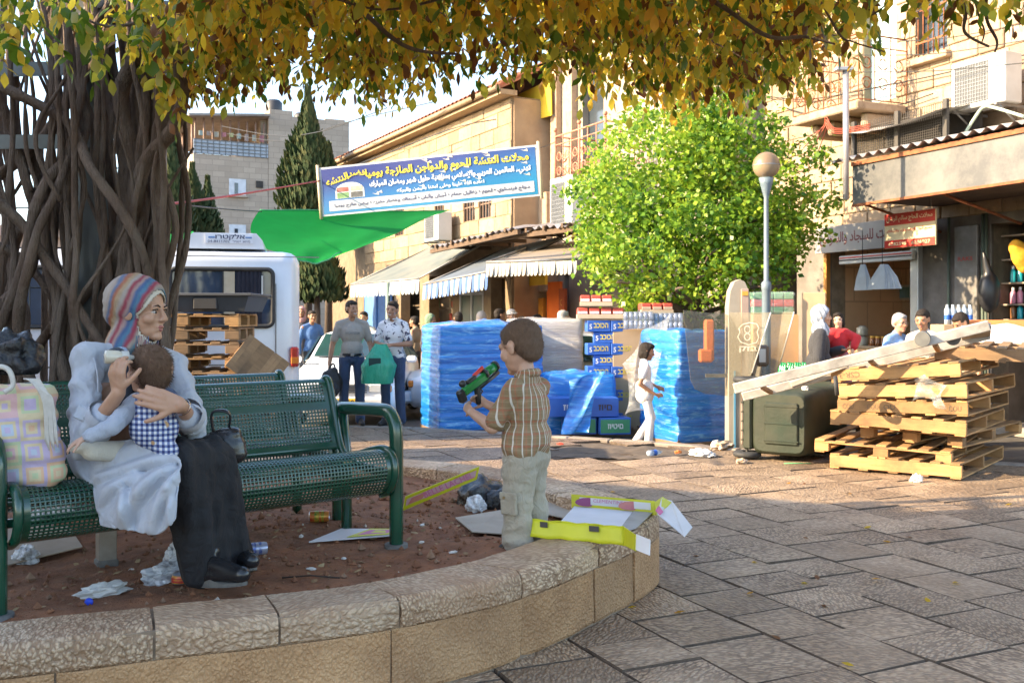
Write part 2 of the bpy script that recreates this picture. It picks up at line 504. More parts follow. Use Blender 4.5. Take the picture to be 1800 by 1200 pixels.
def slab_key(t):
    c = t[0]; d = c.y
    return d + (6 if in_poly(c.x, c.y, PLP) else 0) + (5 if abs(c.x) > c.y * .53 else 0) + (4 if c.y < 3.7 else 0)
cand.sort(key=slab_key)
ang = math.atan2(Dv.y, Dv.x)
rest = MB()
for i, (c, L, cw) in enumerate(cand):
    sx, sy = L - rng.uniform(.002, .010), cw - rng.uniform(.003, .012)
    rz = ang + rng.uniform(-.012, .012); tl = (rng.uniform(-.006, .006), rng.uniform(-.006, .006))
    k = rng.randrange(8)
    if i < 300:
        o = link('paving_slab', slab_me[k], pavement, (c.x, c.y, rng.uniform(-.005, .002)), (tl[0], tl[1], rz)); o.scale = (sx, sy, 1)
    else:
        mm = Matrix.Translation((c.x, c.y, rng.uniform(-.005, .002))) @ Euler((tl[0], tl[1], rz)).to_matrix().to_4x4() @ Matrix.Diagonal((sx, sy, 1, 1))
        rest.add([mm @ Vector(v) for v in slabs_src[k].v], slabs_src[k].f); rest.mi[-12:] = slabs_src[k].mi
stuff(rest.build('distant_paving_slabs', [m_slab, m_mortar], pavement))

# kerb: real stones with a step down to the road
kerb = bpy.data.objects.new('kerb', None); COL.objects.link(kerb); struct(kerb)
for i in range(3, len(kerbline) - 2):
    a, b = Vector((*kerbline[i], 0)), Vector((*kerbline[i + 1], 0)); d = (b - a); n = max(1, round(d.length / .75)); d /= n
    nr = Vector((-d.y, d.x, 0)).normalized()
    for j in range(n):
        m = a + d * (j + .5) + nr * .02
        MB().box((0, 0, 0), (d.length - .012, .16, .2), bev=.015).build('kerb_stone', m_kerb, kerb, (m.x, m.y, -.092 + rng.uniform(-.004, .004)), (0, 0, math.atan2(d.y, d.x)))
pe = MB()
def pitf(u, v):
    a = Vector((*pit[0], 0)).lerp(Vector((*pit[1], 0)), v); b = Vector((*pit[3], 0)).lerp(Vector((*pit[2], 0)), v)
    p = a.lerp(b, u); p.z = -.016 + .03 * nz(p, 3.5) + .012 * nz(p, 15); return p
pe.grid(pitf, 60, 14)
pit_o = pe.build('bare_earth', mat('bare_earth', (.13, .10, .075), (.075, .058, .045), 5, .95, bump=.6, bscale=60)); struct(pit_o)

# ------------------------------------------------------------------ planter
planter = thing('stone_planter', 'curved low planter wall of hammered tan stone blocks filled with red earth', 'planter', (-1.6, 5.7, 0))
PO = Vector((-1.6, 5.7, 0))
TOPZ = .385
def stone_loft(s0, s1, prof, name, m, gap=.004, wob=0.0, seed=0):
    mb = MB(); s0 += gap; s1 -= gap; n = max(3, int((s1 - s0) / .09)); k = len(prof); vs = []
    for i in range(n + 1):
        p, nr = pl_at(s0 + (s1 - s0) * i / n)
        sh = .006 if i in (0, n) else 0
        for (o, z) in prof:
            q = p + nr * (o - (sh if o > -.05 else 0)) + Vector((0, 0, z))
            if wob: q += nr * (wob * nz(q, 7, seed) * (1 if o > -.05 else 0)) + Vector((0, 0, wob * .7 * nz(q, 5, seed + 3) * (1 if z > .3 else 0)))
            vs.append(q - PO)
    fs = [(i * k + j, i * k + (j + 1) % k, (i + 1) * k + (j + 1) % k, (i + 1) * k + j) for i in range(n) for j in range(k)]
    fs = [tuple(reversed(f)) for f in fs]
    fs += [tuple(range(k)), tuple(reversed(range(n * k, n * k + k)))]
    mb.add(vs, fs)
    return mb.build(name, m, planter)
def s_of(px, py, z=TOPZ):
    g = G(px, py, z); i = min(range(NPL), key=lambda i: (PLS[i] - Vector((g.x, g.y, 0))).length); return arc[i]
cp = [(-.33, .27), (.0, .27), (.006, .278), (.007, .340), (-.004, .368), (-.026, TOPZ), (-.12, TOPZ + .002), (-.22, TOPZ - .002), (-.315, TOPZ - .004), (-.33, .37)]
joints = [s_of(268, 1100), s_of(494, 1080), s_of(700, 1052), s_of(912, 1006), s_of(1053, 954), s_of(1130, 920), s_of(1160, 890)]
def fill_joints(js, step, r):
    js = sorted(js); out = list(js); s = js[-1]
    while s < js[0] + PLEN - step * 1.5: s += step * r.uniform(.8, 1.2); out.append(s)
    out.append(js[0] + PLEN); return out
rj = random.Random(5)
js = fill_joints(joints, .68, rj)
for i in range(len(js) - 1): stone_loft(js[i], js[i + 1], cp, 'coping_stone', m_cope, .005, .012, i)
fp = [(-.26, .004), (-.004, .004), (.004, .02), (.004, .262), (.0, .267), (-.26, .267)]
fj = [s_of(100, 1118), s_of(685, 1055), s_of(910, 1006), s_of(1045, 957), s_of(1110, 930)]
fjs = fill_joints(fj, .8, rj)
for i in range(len(fjs) - 1): stone_loft(fjs[i], fjs[i + 1], fp, 'face_stone', m_face, .004, .014, i + 50)
stone_loft(0, PLEN + .02, [(-.31, -.02), (-.010, -.02), (-.010, .372), (-.31, .372)], 'wall_core', mat('wall_mortar', (.30, .225, .155), (.2, .145, .1), 9, .95, bump=.4), 0)
# earth fill
CEN = Vector((-1.6, 5.7, 0))
def soilz(x, y):
    p = Vector((x, y, 0))
    return .288 + .035 * nz(p, 1.1) + .018 * nz(p, 4, 3) + .010 * nz(p, 13, 7) + .006 * nz(p, 30, 2)
sb = MB(); NA, NR = 260, 110; vs = [Vector((CEN.x, CEN.y, soilz(CEN.x, CEN.y))) - PO]
for r_ in range(1, NR + 1):
    for a in range(NA):
        p, nr = pl_at(PLEN * a / NA); e = p - nr * .27; q = CEN.lerp(e, (r_ / NR) ** .8)
        vs.append(Vector((q.x, q.y, soilz(q.x, q.y))) - PO)
fs = [(0, 1 + a, 1 + (a + 1) % NA) for a in range(NA)]
for r_ in range(NR - 1):
    for a in range(NA):
        b = (a + 1) % NA; fs.append((1 + r_ * NA + a, 1 + (r_ + 1) * NA + a, 1 + (r_ + 1) * NA + b, 1 + r_ * NA + b))
sb.add(vs, fs, True); sb.build('earth', m_soil, planter)
cl = MB(); rc = random.Random(9)
for i in range(3600):
    p, nr = pl_at(rc.uniform(0, PLEN)); q = CEN.lerp(p - nr * .34, math.sqrt(rc.random()) )
    if q.y > 7.4 or q.x < -3.4: continue
    s = rc.choice((.004, .005, .006, .008, .011, .016)) * rc.uniform(.7, 1.3)
    if i % 90 == 0: s = rc.uniform(.02, .04)
    z = soilz(q.x, q.y)
    vs = [Vector((rc.gauss(0, 1), rc.gauss(0, 1), rc.gauss(0, .7))).normalized() * s * rc.uniform(.7, 1.2) for _ in range(6)]
    base = [(0, 0, 1), (1, 0, 0), (0, 1, 0), (-1, 0, 0), (0, -1, 0), (0, 0, -1)]
    vs = [Vector(b) * s * rc.uniform(.6, 1.2) + Vector((q.x, q.y, z + s * .3)) - PO for b in base]
    cl.mat(rc.choices((0, 1, 2), (.76, .225, .015))[0])
    cl.add(vs, [(0, 1, 2), (0, 2, 3), (0, 3, 4), (0, 4, 1), (5, 2, 1), (5, 3, 2), (5, 4, 3), (5, 1, 4)])
stuff(cl.build('earth_clods', [m_soil, mat('pebble', (.30, .18, .11), (.2, .11, .06), 20, .9), mat('pale_crumb', (.55, .48, .4), None, 20, .8)], planter))

# ================================================================== BUILDINGS
class Fac:
    """a facade frame: x along the street towards the viewer, -y out of the wall, z up"""
    def __init__(s, o, xd):
        s.o = Vector((o[0], o[1], 0)); s.x = Vector((xd[0], xd[1], 0)).normalized(); s.y = Vector((-s.x.y, s.x.x, 0)); s.rz = math.atan2(s.x.y, s.x.x)
    def hit(s, px, py=560, yl=0.0):
        ray = Vector(((px - 900) / FPX, 1, -(py - HORIZ) / FPX)); c = Vector((0, 0, CAMZ))
        q = s.o + s.y * yl; t = (q - c).dot(s.y) / ray.dot(s.y); w = c + ray * t
        return (w - s.o).dot(s.x), w.z
    def loc(s, v):   # world -> local
        v = Vector(v) - s.o; return Vector((v.dot(s.x), v.dot(s.y), v.z))
def stone_mat(name, c1, c2, c3, rough=.85):
    k = NT(name); geo = k.n('NewGeometry'); oi = k.n('ObjectInfo')
    n1 = k.noise(geo.outputs['Position'], 1.6, 6, .65); n2 = k.noise(geo.outputs['Position'], 9, 6, .65)
    col = k.mix(k.ramp(n1, [(.35, (0, 0, 0)), (.68, (1, 1, 1))]), c1, c2)
    col = k.mix(k.ramp(n2, [(.5, (0, 0, 0)), (.75, (.7, .7, .7))]), col, c3)
    v = k.math('MULTIPLY_ADD', oi.outputs['Random'], .4, .78); cc = k.n('CombineColor')
    for i in range(3): k.l(v, cc.inputs[i])
    col = k.mix(1.0, col, cc.outputs[0], 'MULTIPLY')
    k.set(Base_Color=col, Roughness=rough); k.bump(n2, .5, .02); MATS[name] = k.m; return k.m
m_stA = stone_mat('warm_limestone', (.40, .295, .20), (.31, .215, .135), (.17, .11, .065))
m_stB = stone_mat('old_limestone', (.37, .27, .165), (.29, .20, .115), (.17, .11, .06))
m_join = mat('wall_joint', (.30, .24, .17), (.2, .16, .11), 6, .95, bump=.4)
def brickmat(name, c1, c2, mort, w=.55, h=.26):
    k = NT(name); co = k.co('Object'); sp = k.n('SeparateXYZ'); k.l(co, sp.inputs[0]); cb = k.n('CombineXYZ')
    k.l(k.math('ADD', sp.outputs[0], sp.outputs[1]), cb.inputs[0]); k.l(sp.outputs[2], cb.inputs[1])
    br = k.n('TexBrick'); k.l(cb.outputs[0], br.inputs['Vector']); br.inputs['Scale'].default_value = 1
    br.inputs['Brick Width'].default_value = w; br.inputs['Row Height'].default_value = h; br.inputs['Mortar Size'].default_value = .014
    br.inputs['Color1'].default_value = lin(c1); br.inputs['Color2'].default_value = lin(c2); br.inputs['Mortar'].default_value = lin(mort)
    col = k.mix(k.ramp(k.noise(co, .7, 6, .7), [(.4, (0, 0, 0)), (.7, (.5, .5, .5))]), br.outputs[0], tuple(x * .6 for x in c1))
    k.set(Base_Color=col, Roughness=.9); k.bump(br.outputs['Fac'], -.4, .02); MATS[name] = k.m; return k.m
def blocks(fac_parent, x0, x1, z0, z1, ch, lr, holes, m, seed=0, y=0.0, proud=.02, cap=300, name='stone_block'):
    r = random.Random(seed); z = z0; n = 0
    while z < z1 - .04:
        h = min(ch * r.uniform(.9, 1.1), z1 - z); x = x0 - r.uniform(0, lr[0])
        while x < x1 - .02:
            L = r.uniform(*lr); a, b = max(x, x0), min(x + L, x1); x += L
            segs = [(a, b)]
            for (hx0, hx1, hz0, hz1) in holes:
                if z + h * .5 < hz0 or z + h * .5 > hz1: continue
                ns = []
                for (p, q) in segs:
                    if q <= hx0 or p >= hx1: ns.append((p, q))
                    else:
                        if p < hx0: ns.append((p, hx0))
                        if q > hx1: ns.append((hx1, q))
                segs = ns
            for (p, q) in segs:
                if q - p < .06: continue
                if n >= cap: return n
                d = .09; pr = proud * r.uniform(.4, 1.4)
                MB().box((0, 0, 0), (q - p - .014, d, h - .014), bev=.012).build(name, m, fac_parent, ((p + q) / 2, y + d / 2 - pr, z + h / 2))
                n += 1
        z += h
    return n
def wallpanel(mb, x0, x1, z0, z1, y, th, holes):
    """a wall with rectangular openings, built as rectangles between them"""
    xs = sorted({x0, x1, *[h[0] for h in holes], *[h[1] for h in holes]}); zs = sorted({z0, z1, *[h[2] for h in holes], *[h[3] for h in holes]})
    for i in range(len(xs) - 1):
        for j in range(len(zs) - 1):
            cx, cz = (xs[i] + xs[i + 1]) / 2, (zs[j] + zs[j + 1]) / 2
            if cx < x0 or cx > x1 or cz < z0 or cz > z1: continue
            if any(h[0] < cx < h[1] and h[2] < cz < h[3] for h in holes): continue
            mb.box((cx, y + th / 2, cz), (xs[i + 1] - xs[i], th, zs[j + 1] - zs[j]))
m_rust = mat('rusty_iron', (.36, .13, .055), (.22, .075, .035), 9, .8, .3, bump=.3, bscale=60)
m_dark = mat('dark_interior', (.05, .043, .038), (.03, .026, .024), 3, .9)
m_glassd = mat('window_glass', (.035, .045, .055), (.05, .06, .07), 2, .08, spec=.8)
m_greym = mat('grey_metal', (.30, .30, .30), (.20, .20, .20), 4, .5, .4, dirt=(.14, .11, .08), dirtamt=.6, bump=.1)
m_whitep = mat('white_enamel', (.60, .59, .56), (.52, .51, .48), 3, .4, dirt=(.4, .35, .28), dirtamt=.3)
m_corr = mat('galvanised_sheet', (.50, .51, .53), (.36, .36, .38), 2.5, .42, .5, dirt=(.30, .2, .13), dirtamt=.5)
m_conc = mat('concrete', (.40, .36, .31), (.29, .26, .22), 3, .9, bump=.4, bscale=30, dirt=(.16, .12, .09))
def scroll_rail(mb, x0, x1, z0, h, y, step=.34, r=.009):
    mb.tube([(x0, y, z0), (x1, y, z0)], r, 6); mb.tube([(x0, y, z0 + h), (x1, y, z0 + h)], r * 1.4, 6); mb.tube([(x0, y, z0 + h * .82), (x1, y, z0 + h * .82)], r, 6)
    n = max(1, round((x1 - x0) / step)); st = (x1 - x0) / n
    for i in range(n + 1): mb.tube([(x0 + i * st, y, z0), (x0 + i * st, y, z0 + h)], r, 6)
    for i in range(n):
        cx = x0 + (i + .5) * st
        for (zz, sg) in ((z0 + h * .25, 1), (z0 + h * .58, -1)):
            for s2 in (-1, 1):
                pts = [(cx + s2 * (st * .36) * (1 - t / 14 * .75) * math.cos(t * .62) * 1.0, y, zz + sg * st * .36 * (1 - t / 14 * .7) * math.sin(t * .62)) for t in range(13)]
                mb.tube(pts, r * .75, 4)
def rail_side(mb, y0, y1, z0, h, x, step=.3, r=.009):
    t = MB(); scroll_rail(t, y0, y1, z0, h, 0, step, r); t.v = [(x - v[1], v[0], v[2]) for v in t.v]; mb.add(t.v, t.f, True)
def ac_unit(name, label, loc, rz, w=.82, h=.58, d=.32, text_s=None):
    t = thing(name, label, 'air conditioner', loc, rz)
    b = MB().box((0, 0, h / 2), (w, d, h), bev=.012); b.build('casing', m_whitep, t)
    g = MB(); g.box((-w * .12, -d / 2 - .004, h * .5), (w * .62, .006, h * .8)); g.build('fan_opening', mat('fan_dark', (.07, .075, .08), None, 5, .5), t)
    gr = MB()
    for i in range(13): gr.box((-w * .12 - w * .3 + w * .6 * i / 12, -d / 2 - .012, h * .5), (.006, .006, h * .8))
    for i in range(11): gr.box((-w * .12, -d / 2 - .014, h * .12 + h * .76 * i / 10), (w * .62, .006, .006))
    gr.build('grille', mat('grille_grey', (.26, .27, .29), None, 4, .5), t)
    br = MB()
    for sx in (-.32, .32): br.box((sx * w / .82, .1, -.02), (.035, d + .35, .035)); br.tube([(sx * w / .82, -d / 2, -.03), (sx * w / .82, .27, -.3)], .014, 6)
    br.build('bracket', m_greym, t)
    if text_s: text('lettering', text_s, mat('ac_print', (.05, .05, .06)), .2, .035, frame((w * .33, -d / 2 - .002, h * .86), (1, 0, 0), (0, 0, 1)), t)
    return t

# ---------------------------------------------------------------- right-hand shop building
FR = Fac((6.44, 15.1), (.4, -.917))
shopR = thing('stone_shop_building', 'two storey warm limestone building with open shop bays and iron balcony', 'building', FR.o, FR.rz)
def RX(px, y=0.0): return FR.hit(px, 560, y)[0]
def RZ(px, py, y=0.0): return FR.hit(px, py, y)[1]
bayA = (RX(1458), RX(1606)); bayB = (RX(1742), RX(1742) + 1.5)
winU = (RX(1608), RX(1662), RZ(1630, 100), RZ(1630, 100) + 1.25)
doorU = (RX(1515), RX(1572), RZ(1545, 178), RZ(1545, 178) + 2.1)
X0, X1 = -5.2, 5.0
holesR = [(bayA[0], bayA[1], -.2, 2.85), (bayB[0], bayB[1], -.2, 2.85), winU, doorU, (-4.8, -3.2, -.2, 2.8)]
core = MB(); wallpanel(core, X0, X1, -.15, 8.2, .05, .3, holesR)
core.box((X0 + .15, 4.2, 4.0), (.3, 7.7, 8.3)); core.box((X1 - .15, 4.2, 4.0), (.3, 7.7, 8.3)); core.box(((X0 + X1) / 2, 4.2, 8.1), (X1 - X0, 7.7, .2)); core.box(((X0 + X1) / 2, 7.9, 4.0), (X1 - X0 - .6, .3, 8.0))
core.build('wall', m_join, shopR)
blocks(shopR, -4.2, 2.6, 3.0, 7.6, .29, (.34, .62), holesR, m_stA, 3, .05, .03, 290)
fl = MB().box(((X0 + X1) / 2, 2.0, -.06), (X1 - X0, 4.2, .12)); fl.build('floor_slab', m_conc, shopR)
low = MB(); wallpanel(low, -4.2, 3.4, -.12, 3.0, .0, .05, holesR); low.build('ground_floor_render', mat('grimy_render', (.26, .23, .20), (.16, .14, .12), 2.5, .9, bump=.4, bscale=20, dirt=(.08, .07, .06), dirtamt=.7), shopR)
# upper window
wx0, wx1, wz0, wz1 = winU
w = MB().box(((wx0 + wx1) / 2, .2, (wz0 + wz1) / 2), (wx1 - wx0, .02, wz1 - wz0)); wo = w.build('window', m_glassd, shopR)
w = MB()
for i in range(6): w.tube([(wx0 + .05 + (wx1 - wx0 - .1) * i / 5, .02, wz0), (wx0 + .05 + (wx1 - wx0 - .1) * i / 5, .02, wz1)], .009, 6)
for zz in (wz0 + .25, wz0 + .75): w.box(((wx0 + wx1) / 2, .02, zz), (wx1 - wx0, .012, .03))
w.build('window_grille', m_rust, wo)
MB().box(((wx0 + wx1) / 2, .0, wz0 - .05), (wx1 - wx0 + .2, .2, .1), bev=.01).build('sill', m_stA, wo)
dx0, dx1, dz0, dz1 = doorU
MB().box(((dx0 + dx1) / 2, .22, (dz0 + dz1) / 2), (dx1 - dx0, .05, dz1 - dz0)).build('balcony_door', mat('pale_blue_door', (.38, .52, .52), (.3, .42, .42), 4, .6), shopR)
# balcony
bx0, bx1 = RX(1400, -.9), RX(1585, -.1); bz = RZ(1480, 186, -.9)
bal = MB().box(((bx0 + bx1) / 2, -.5, bz - .07), (bx1 - bx0, 1.0, .13), bev=.02); bo = bal.build('balcony_slab', m_stA, shopR)
bb = MB()
for i in range(4): xx = bx0 + .2 + (bx1 - bx0 - .4) * i / 3; bb.box((xx, -.35, bz - .25), (.14, .7, .22), bev=.03)
bb.build('balcony_corbel', m_stA, bo)
rl = MB(); scroll_rail(rl, bx0, bx1, bz + .02, 1.0, -.97, .3); rail_side(rl, -.97, 0, bz + .02, 1.0, bx1); rail_side(rl, -.97, 0, bz + .02, 1.0, bx0); rl.build('balcony_railing', m_rust, shopR)
# canopy: fascia, tin roof
fx0, fx1 = RX(1500, -1.6), 5.0
fzb, fzt = 3.16, 3.72
k = NT('weathered_fascia'); co = k.co('Object'); nn = k.noise(co, 1.4, 7, .7)
k.set(Base_Color=k.mix(k.ramp(nn, [(.38, (0, 0, 0)), (.62, (1, 1, 1))]), (.085, .085, .085), (.17, .16, .145)), Roughness=.55, Metallic=.1); k.bump(nn, .2, .02); m_fascia = k.m
fa = MB()
fa.box(((fx0 + fx1) / 2, -1.6, (fzb + fzt) / 2), (fx1 - fx0, .03, fzt - fzb)); fo = fa.build('canopy_fascia', m_fascia, shopR)
fe = MB().box(((fx0 + fx1) / 2, -1.6, fzb - .02), (fx1 - fx0, .06, .035)); fe.box(((fx0 + fx1) / 2, -1.62, fzt + .02), (fx1 - fx0, .05, .06)); fe.build('fascia_trim', m_rust, fo)
def corr(mb, x0, x1, pa, pb, pitch=.13, amp=.022, sag=0.0):
    n = int((x1 - x0) / pitch * 6)
    def f(u, v):
        x = x0 + (x1 - x0) * u
        return Vector((x, pa[0] + (pb[0] - pa[0]) * v, pa[1] + (pb[1] - pa[1]) * v + amp * math.cos(2 * PI * x / pitch) - sag * math.sin(PI * v)))
    mb.grid(f, n, 6)
cr = MB(); corr(cr, fx0 - .35, fx1, (-1.72, fzt + .10), (.04, fzt + .42), .2, .03); cr.build('tin_canopy_roof', mat('tin_roof', (.60, .60, .60), (.42, .41, .4), 2, .45, .4, dirt=(.30, .22, .16), dirtamt=.4), shopR)
MB().box(((fx0 + fx1) / 2, -.78, fzb + .05), (fx1 - fx0 - .02, 1.6, .03)).build('canopy_soffit', mat('rust_soffit', (.14, .09, .065), (.09, .06, .045), 4, .8), shopR)
for xx in (fx0 + .1, fx0 + 1.5, fx0 + 3.0): MB().tube([(xx, -1.5, fzb), (xx, .0, fzb - .35)], .02, 6).build('canopy_strut', m_rust, shopR)
# mesh-fronted loft and sagging tarp above the canopy
tx0, tx1 = RX(1490, -1.1), RX(1698, -.7); tz0, tz1 = RZ(1490, 238, -1.1), RZ(1698, 200, -.7)
tp = MB(); tp.grid(lambda u, v: Vector((tx0 + (tx1 - tx0) * u, -1.25 + 1.25 * v, tz0 + (tz1 - tz0) * u + .28 * v - .07 * math.sin(PI * u) + .02 * nz((u * 6, v * 4, 0)))), 24, 10)
to = tp.build('sagging_tarp', mat('grey_tarp', (.42, .40, .37), (.33, .31, .29), 3, .8, bump=.2), shopR)
ml = MB().box(((tx0 + tx1) / 2, -.35, (fzt + tz0) / 2 + .28), (tx1 - tx0 - .1, .05, tz0 - fzt - .15)); ml.build('loft_back', m_dark, shopR)
gm = MB()
for i in range(46): xx = tx0 + .05 + (tx1 - tx0 - .1) * i / 45; gm.box((xx, -1.0, (fzt + tz0) / 2 + .2), (.006, .006, tz0 - fzt - .05))
for i in range(12): gm.box(((tx0 + tx1) / 2, -1.0, fzt + .28 + (tz0 - fzt - .2) * i / 11), (tx1 - tx0 - .1, .006, .006))
for i in range(3): gm.box((tx0 + .05 + (tx1 - tx0 - .1) * i / 2, -1.02, (fzt + tz0) / 2 + .2), (.07, .05, tz0 - fzt))
gm.build('loft_mesh', mat('dark_mesh', (.07, .06, .05), None, 4, .7), shopR)
# signboards over the shop bay
sx0, sx1 = RX(1432, -.25), RX(1640, -.25); sz0, sz1 = RZ(1540, 437, -.25), RZ(1540, 388, -.25)
so = MB().box(((sx0 + sx1) / 2, -.22, (sz0 + sz1) / 2), (sx1 - sx0, .06, sz1 - sz0), bev=.006).build('shop_signboard', mat('faded_sign', (.36, .33, .30), (.27, .25, .23), 2, .7), shopR)
m_red = mat('sign_red', (.55, .045, .03), (.47, .04, .03), 3, .5); m_ink = mat('dark_ink', (.045, .03, .03)); m_cream = mat('sign_cream', (.70, .58, .36), (.62, .5, .3), 3, .6)
text('lettering', arabic('محلات البيت للسجاد والسوس'), mat('dark_red_ink', (.16, .03, .03)), (sx1 - sx0) * .9, (sz1 - sz0) * .5, frame(((sx0 + sx1) / 2, -.252, (sz0 + sz1) / 2), (1, 0, 0), (0, 0, 1)), so, .02)
vx0, vx1 = RX(1476, -.2), RX(1605, -.2); vz = RZ(1540, 453, -.2)
vo = MB().box(((vx0 + vx1) / 2, -.18, vz), (vx1 - vx0, .08, .14), bev=.01).build('roller_box', m_whitep, shopR)
for i, (dz, mm) in enumerate(((.035, m_red), (-.005, m_ink))): MB().box(((vx0 + vx1) / 2, -.224, vz + dz), (vx1 - vx0 - .02, .006, .02)).build('stripe', mm, vo)
# bay A interior
ba = MB(); a0, a1 = bayA
m_tan = brickmat('tan_tiles', (.62, .42, .25), (.56, .37, .22), (.42, .29, .18), .6, .6)
ba.box(((a0 + a1) / 2, 1.7, 1.4), (a1 - a0 + .6, .06, 2.9)); ba.box((a0 - .05, 1.0, 1.4), (.06, 1.34, 2.9)); ba.box((a1 + .05, 1.0, 1.4), (.06, 1.34, 2.9)); ba.box(((a0 + a1) / 2, 1.0, 2.9), (a1 - a0, 1.34, .05)); ba.build('shop_interior', m_tan, shopR)
MB().box((a1 + .1, -.03, 1.42), (.16, .14, 2.9), bev=.01).build('door_jamb', mat('alu_frame', (.55, .55, .54), None, 3, .4, .5), shopR)
MB().box((a0 - .03, -.03, 1.42), (.08, .1, 2.9), bev=.01).build('door_jamb', mat('orange_jamb', (.55, .25, .05), None, 4, .6), shopR)
# metal door leaf between the bays, stone pillar
MB().box((RX(1704), -.05, 1.55), (RX(1724) - RX(1684), .06, 2.6), bev=.008).build('steel_door_leaf', m_greym, shopR)
text('lettering', 'RAKS', m_red, .26, .06, frame((RX(1704), -.085, RZ(1704, 455)), (1, 0, 0), (0, 0, 1)), shopR)
pp = MB()
for px_, c_ in ((1672, 0), (1732, 0), (1738, 0)): pp.tube([(RX(px_), -.06, 0), (RX(px_) + .01, -.06, 3.0)], .022, 8)
pp.build('drain_pipe', mat('green_pipe', (.10, .13, .10), (.06, .08, .06), 4, .6), shopR)
# bay B: shelves
b0, b1 = bayB
bi = MB(); bi.box(((b0 + b1) / 2, .75, 1.4), (b1 - b0, .05, 2.9)); bi.box((b0 - .02, .4, 1.4), (.04, .75, 2.9)); bi.box((b1 + .02, .4, 1.4), (.04, .75, 2.9)); bi.build('shelf_back', mat('brown_board', (.14, .11, .085), (.09, .07, .05), 4, .8), shopR)
for zz in (RZ(1770, 562), RZ(1770, 535), RZ(1770, 497), RZ(1770, 455), RZ(1770, 412)):
    MB().box(((b0 + b1) / 2, .45, zz), (b1 - b0, .5, .025)).build('shelf', mat('shelf_board', (.30, .24, .18), None, 4, .7), shopR)
# cables and pipes on the wall
for i, pts in enumerate((((1250, 150), (1400, 175), (1560, 150), (1700, 120), (1810, 95)), ((1380, 190), (1450, 205), (1560, 190), (1640, 165)), ((1590, 70), (1600, 30), (1640, 5), (1660, -30)))):
    cb = MB(); pp_ = []
    for a, b in pts: x, z = FR.hit(a, b, -.06); pp_.append((x, -.06, z))
    cb.tube(catmull(pp_, 6), .011, 5); cb.build('wall_cable', mat('black_cable', (.03, .03, .03), None, 4, .6), shopR)
hs = MB(); pp_ = []
for a, b in ((1800, 205), (1750, 190), (1730, 188), (1715, 205), (1690, 245), (1684, 258)): x, z = FR.hit(a, b, -.7); pp_.append((x, -.7, z))
hs.tube(catmull(pp_, 6), .022, 6); hs.build('pale_hose', mat('pale_green_hose', (.45, .55, .45), (.38, .46, .36), 5, .5), shopR)
# things on the building
x, z = FR.hit(1733, 190, -.45)
wl = FR.o + FR.x * x + FR.y * -.45
ac_unit('air_conditioner', 'white outdoor air conditioner bracketed to limestone wall above the tin canopy', (wl.x, wl.y, z), FR.rz + .05, .86, .68, .34, 'INTERTEL')
def hang_sign(name, label, pxs, y, fac, rows, base):
    (ax, az), (bx, bz_), (cx, cz) = (fac.hit(*pxs[0], y), fac.hit(*pxs[1], y), fac.hit(*pxs[2], y))
    w_ = bx - ax; h_ = az - cz; o_ = fac.o + fac.x * ((ax + bx) / 2) + fac.y * y
    t = thing(name, label, 'sign', (o_.x, o_.y, cz), fac.rz)
    MB().box((0, .0, h_ / 2), (w_, .03, h_), bev=.004).build('board', base, t)
    for (zc, hh, mm, s, tm, wf, hf) in rows:
        if mm: MB().box((0, -.018, h_ * zc), (w_ * .985, .004, h_ * hh)).build('band', mm, t)
        text('lettering', s, tm, w_ * wf, h_ * hf, frame((0, -.023, h_ * zc), (1, 0, 0), (0, 0, 1)), t, .018)
    for sx in (-.4, .4): MB().tube([(sx * w_, 0, h_), (sx * w_, 0, h_ + .3)], .006, 5).build('hanger', m_greym, t)
    return t
hang_sign('hanging_sign', 'red and cream hanging shop sign with phone number under the canopy', ((1556, 378), (1646, 378), (1600, 434)), -.95, FR,
    [(.83, .33, m_red, arabic('محلات الحاج سالم الرشق'), m_cream, .9, .2), (.5, .2, None, arabic('جميع أنواع المكسرات والسكاكر'), m_red, .9, .12), (.12, .22, m_red, '6282595   6286027', m_cream, .82, .1)], m_cream)

# ---------------------------------------------------------------- far shop row
FB = Fac((2.8, 18.4), (.46, -.887))
def BX(px, y=0.0): return FB.hit(px, 560, y)[0]
def BZ(px, py, y=0.0): return FB.hit(px, py, y)[1]
rowB = thing('old_shop_row', 'long two storey old limestone shop row with red tiled roof along the street', 'building', FB.o, FB.rz)
bX0, bX1 = -21.0, BX(896)
wins = []
for px_ in (822, 850, 770, 700):
    xx = BX(px_); wins.append((xx - .35, xx + .35, 4.05, 5.15))
shops = [(BX(640), BX(690), -.15, 2.7), (BX(702), BX(735), -.15, 2.6), (BX(752), BX(792), -.15, 2.7), (BX(806), BX(846), -.15, 2.7), (BX(860), BX(885), -.15, 2.5)]
cb_ = MB(); wallpanel(cb_, bX0, bX1, -.15, 6.85, .05, .3, wins + shops); cb_.box((bX1 - .15, 3.8, 3.35), (.3, 7.2, 6.99)); cb_.box((bX0 + .15, 3.8, 3.35), (.3, 7.2, 6.99)); cb_.box(((bX0 + bX1) / 2, 2.0, -.06), (bX1 - bX0 - .6, 3.2, .1)); cb_.box(((bX0 + bX1) / 2, 3.0, 3.0), (bX1 - bX0 - .6, 5.0, .2))
cb_.build('wall', mat('row_joint', (.24, .175, .11), (.18, .13, .08), 5, .95, bump=.3), rowB)
blocks(rowB, BX(640), bX1, 3.3, 6.8, .36, (.5, 1.0), wins, m_stB, 11, .05, .025, 250)
MB().box((bX1 + .02, 3.6, 3.4), (.04, 7.0, 6.8)).build('gable_render', mat('tan_render', (.46, .33, .20), (.36, .25, .15), 1.6, .9, bump=.4, bscale=14, dirt=(.22, .14, .08), dirtamt=.6), rowB)
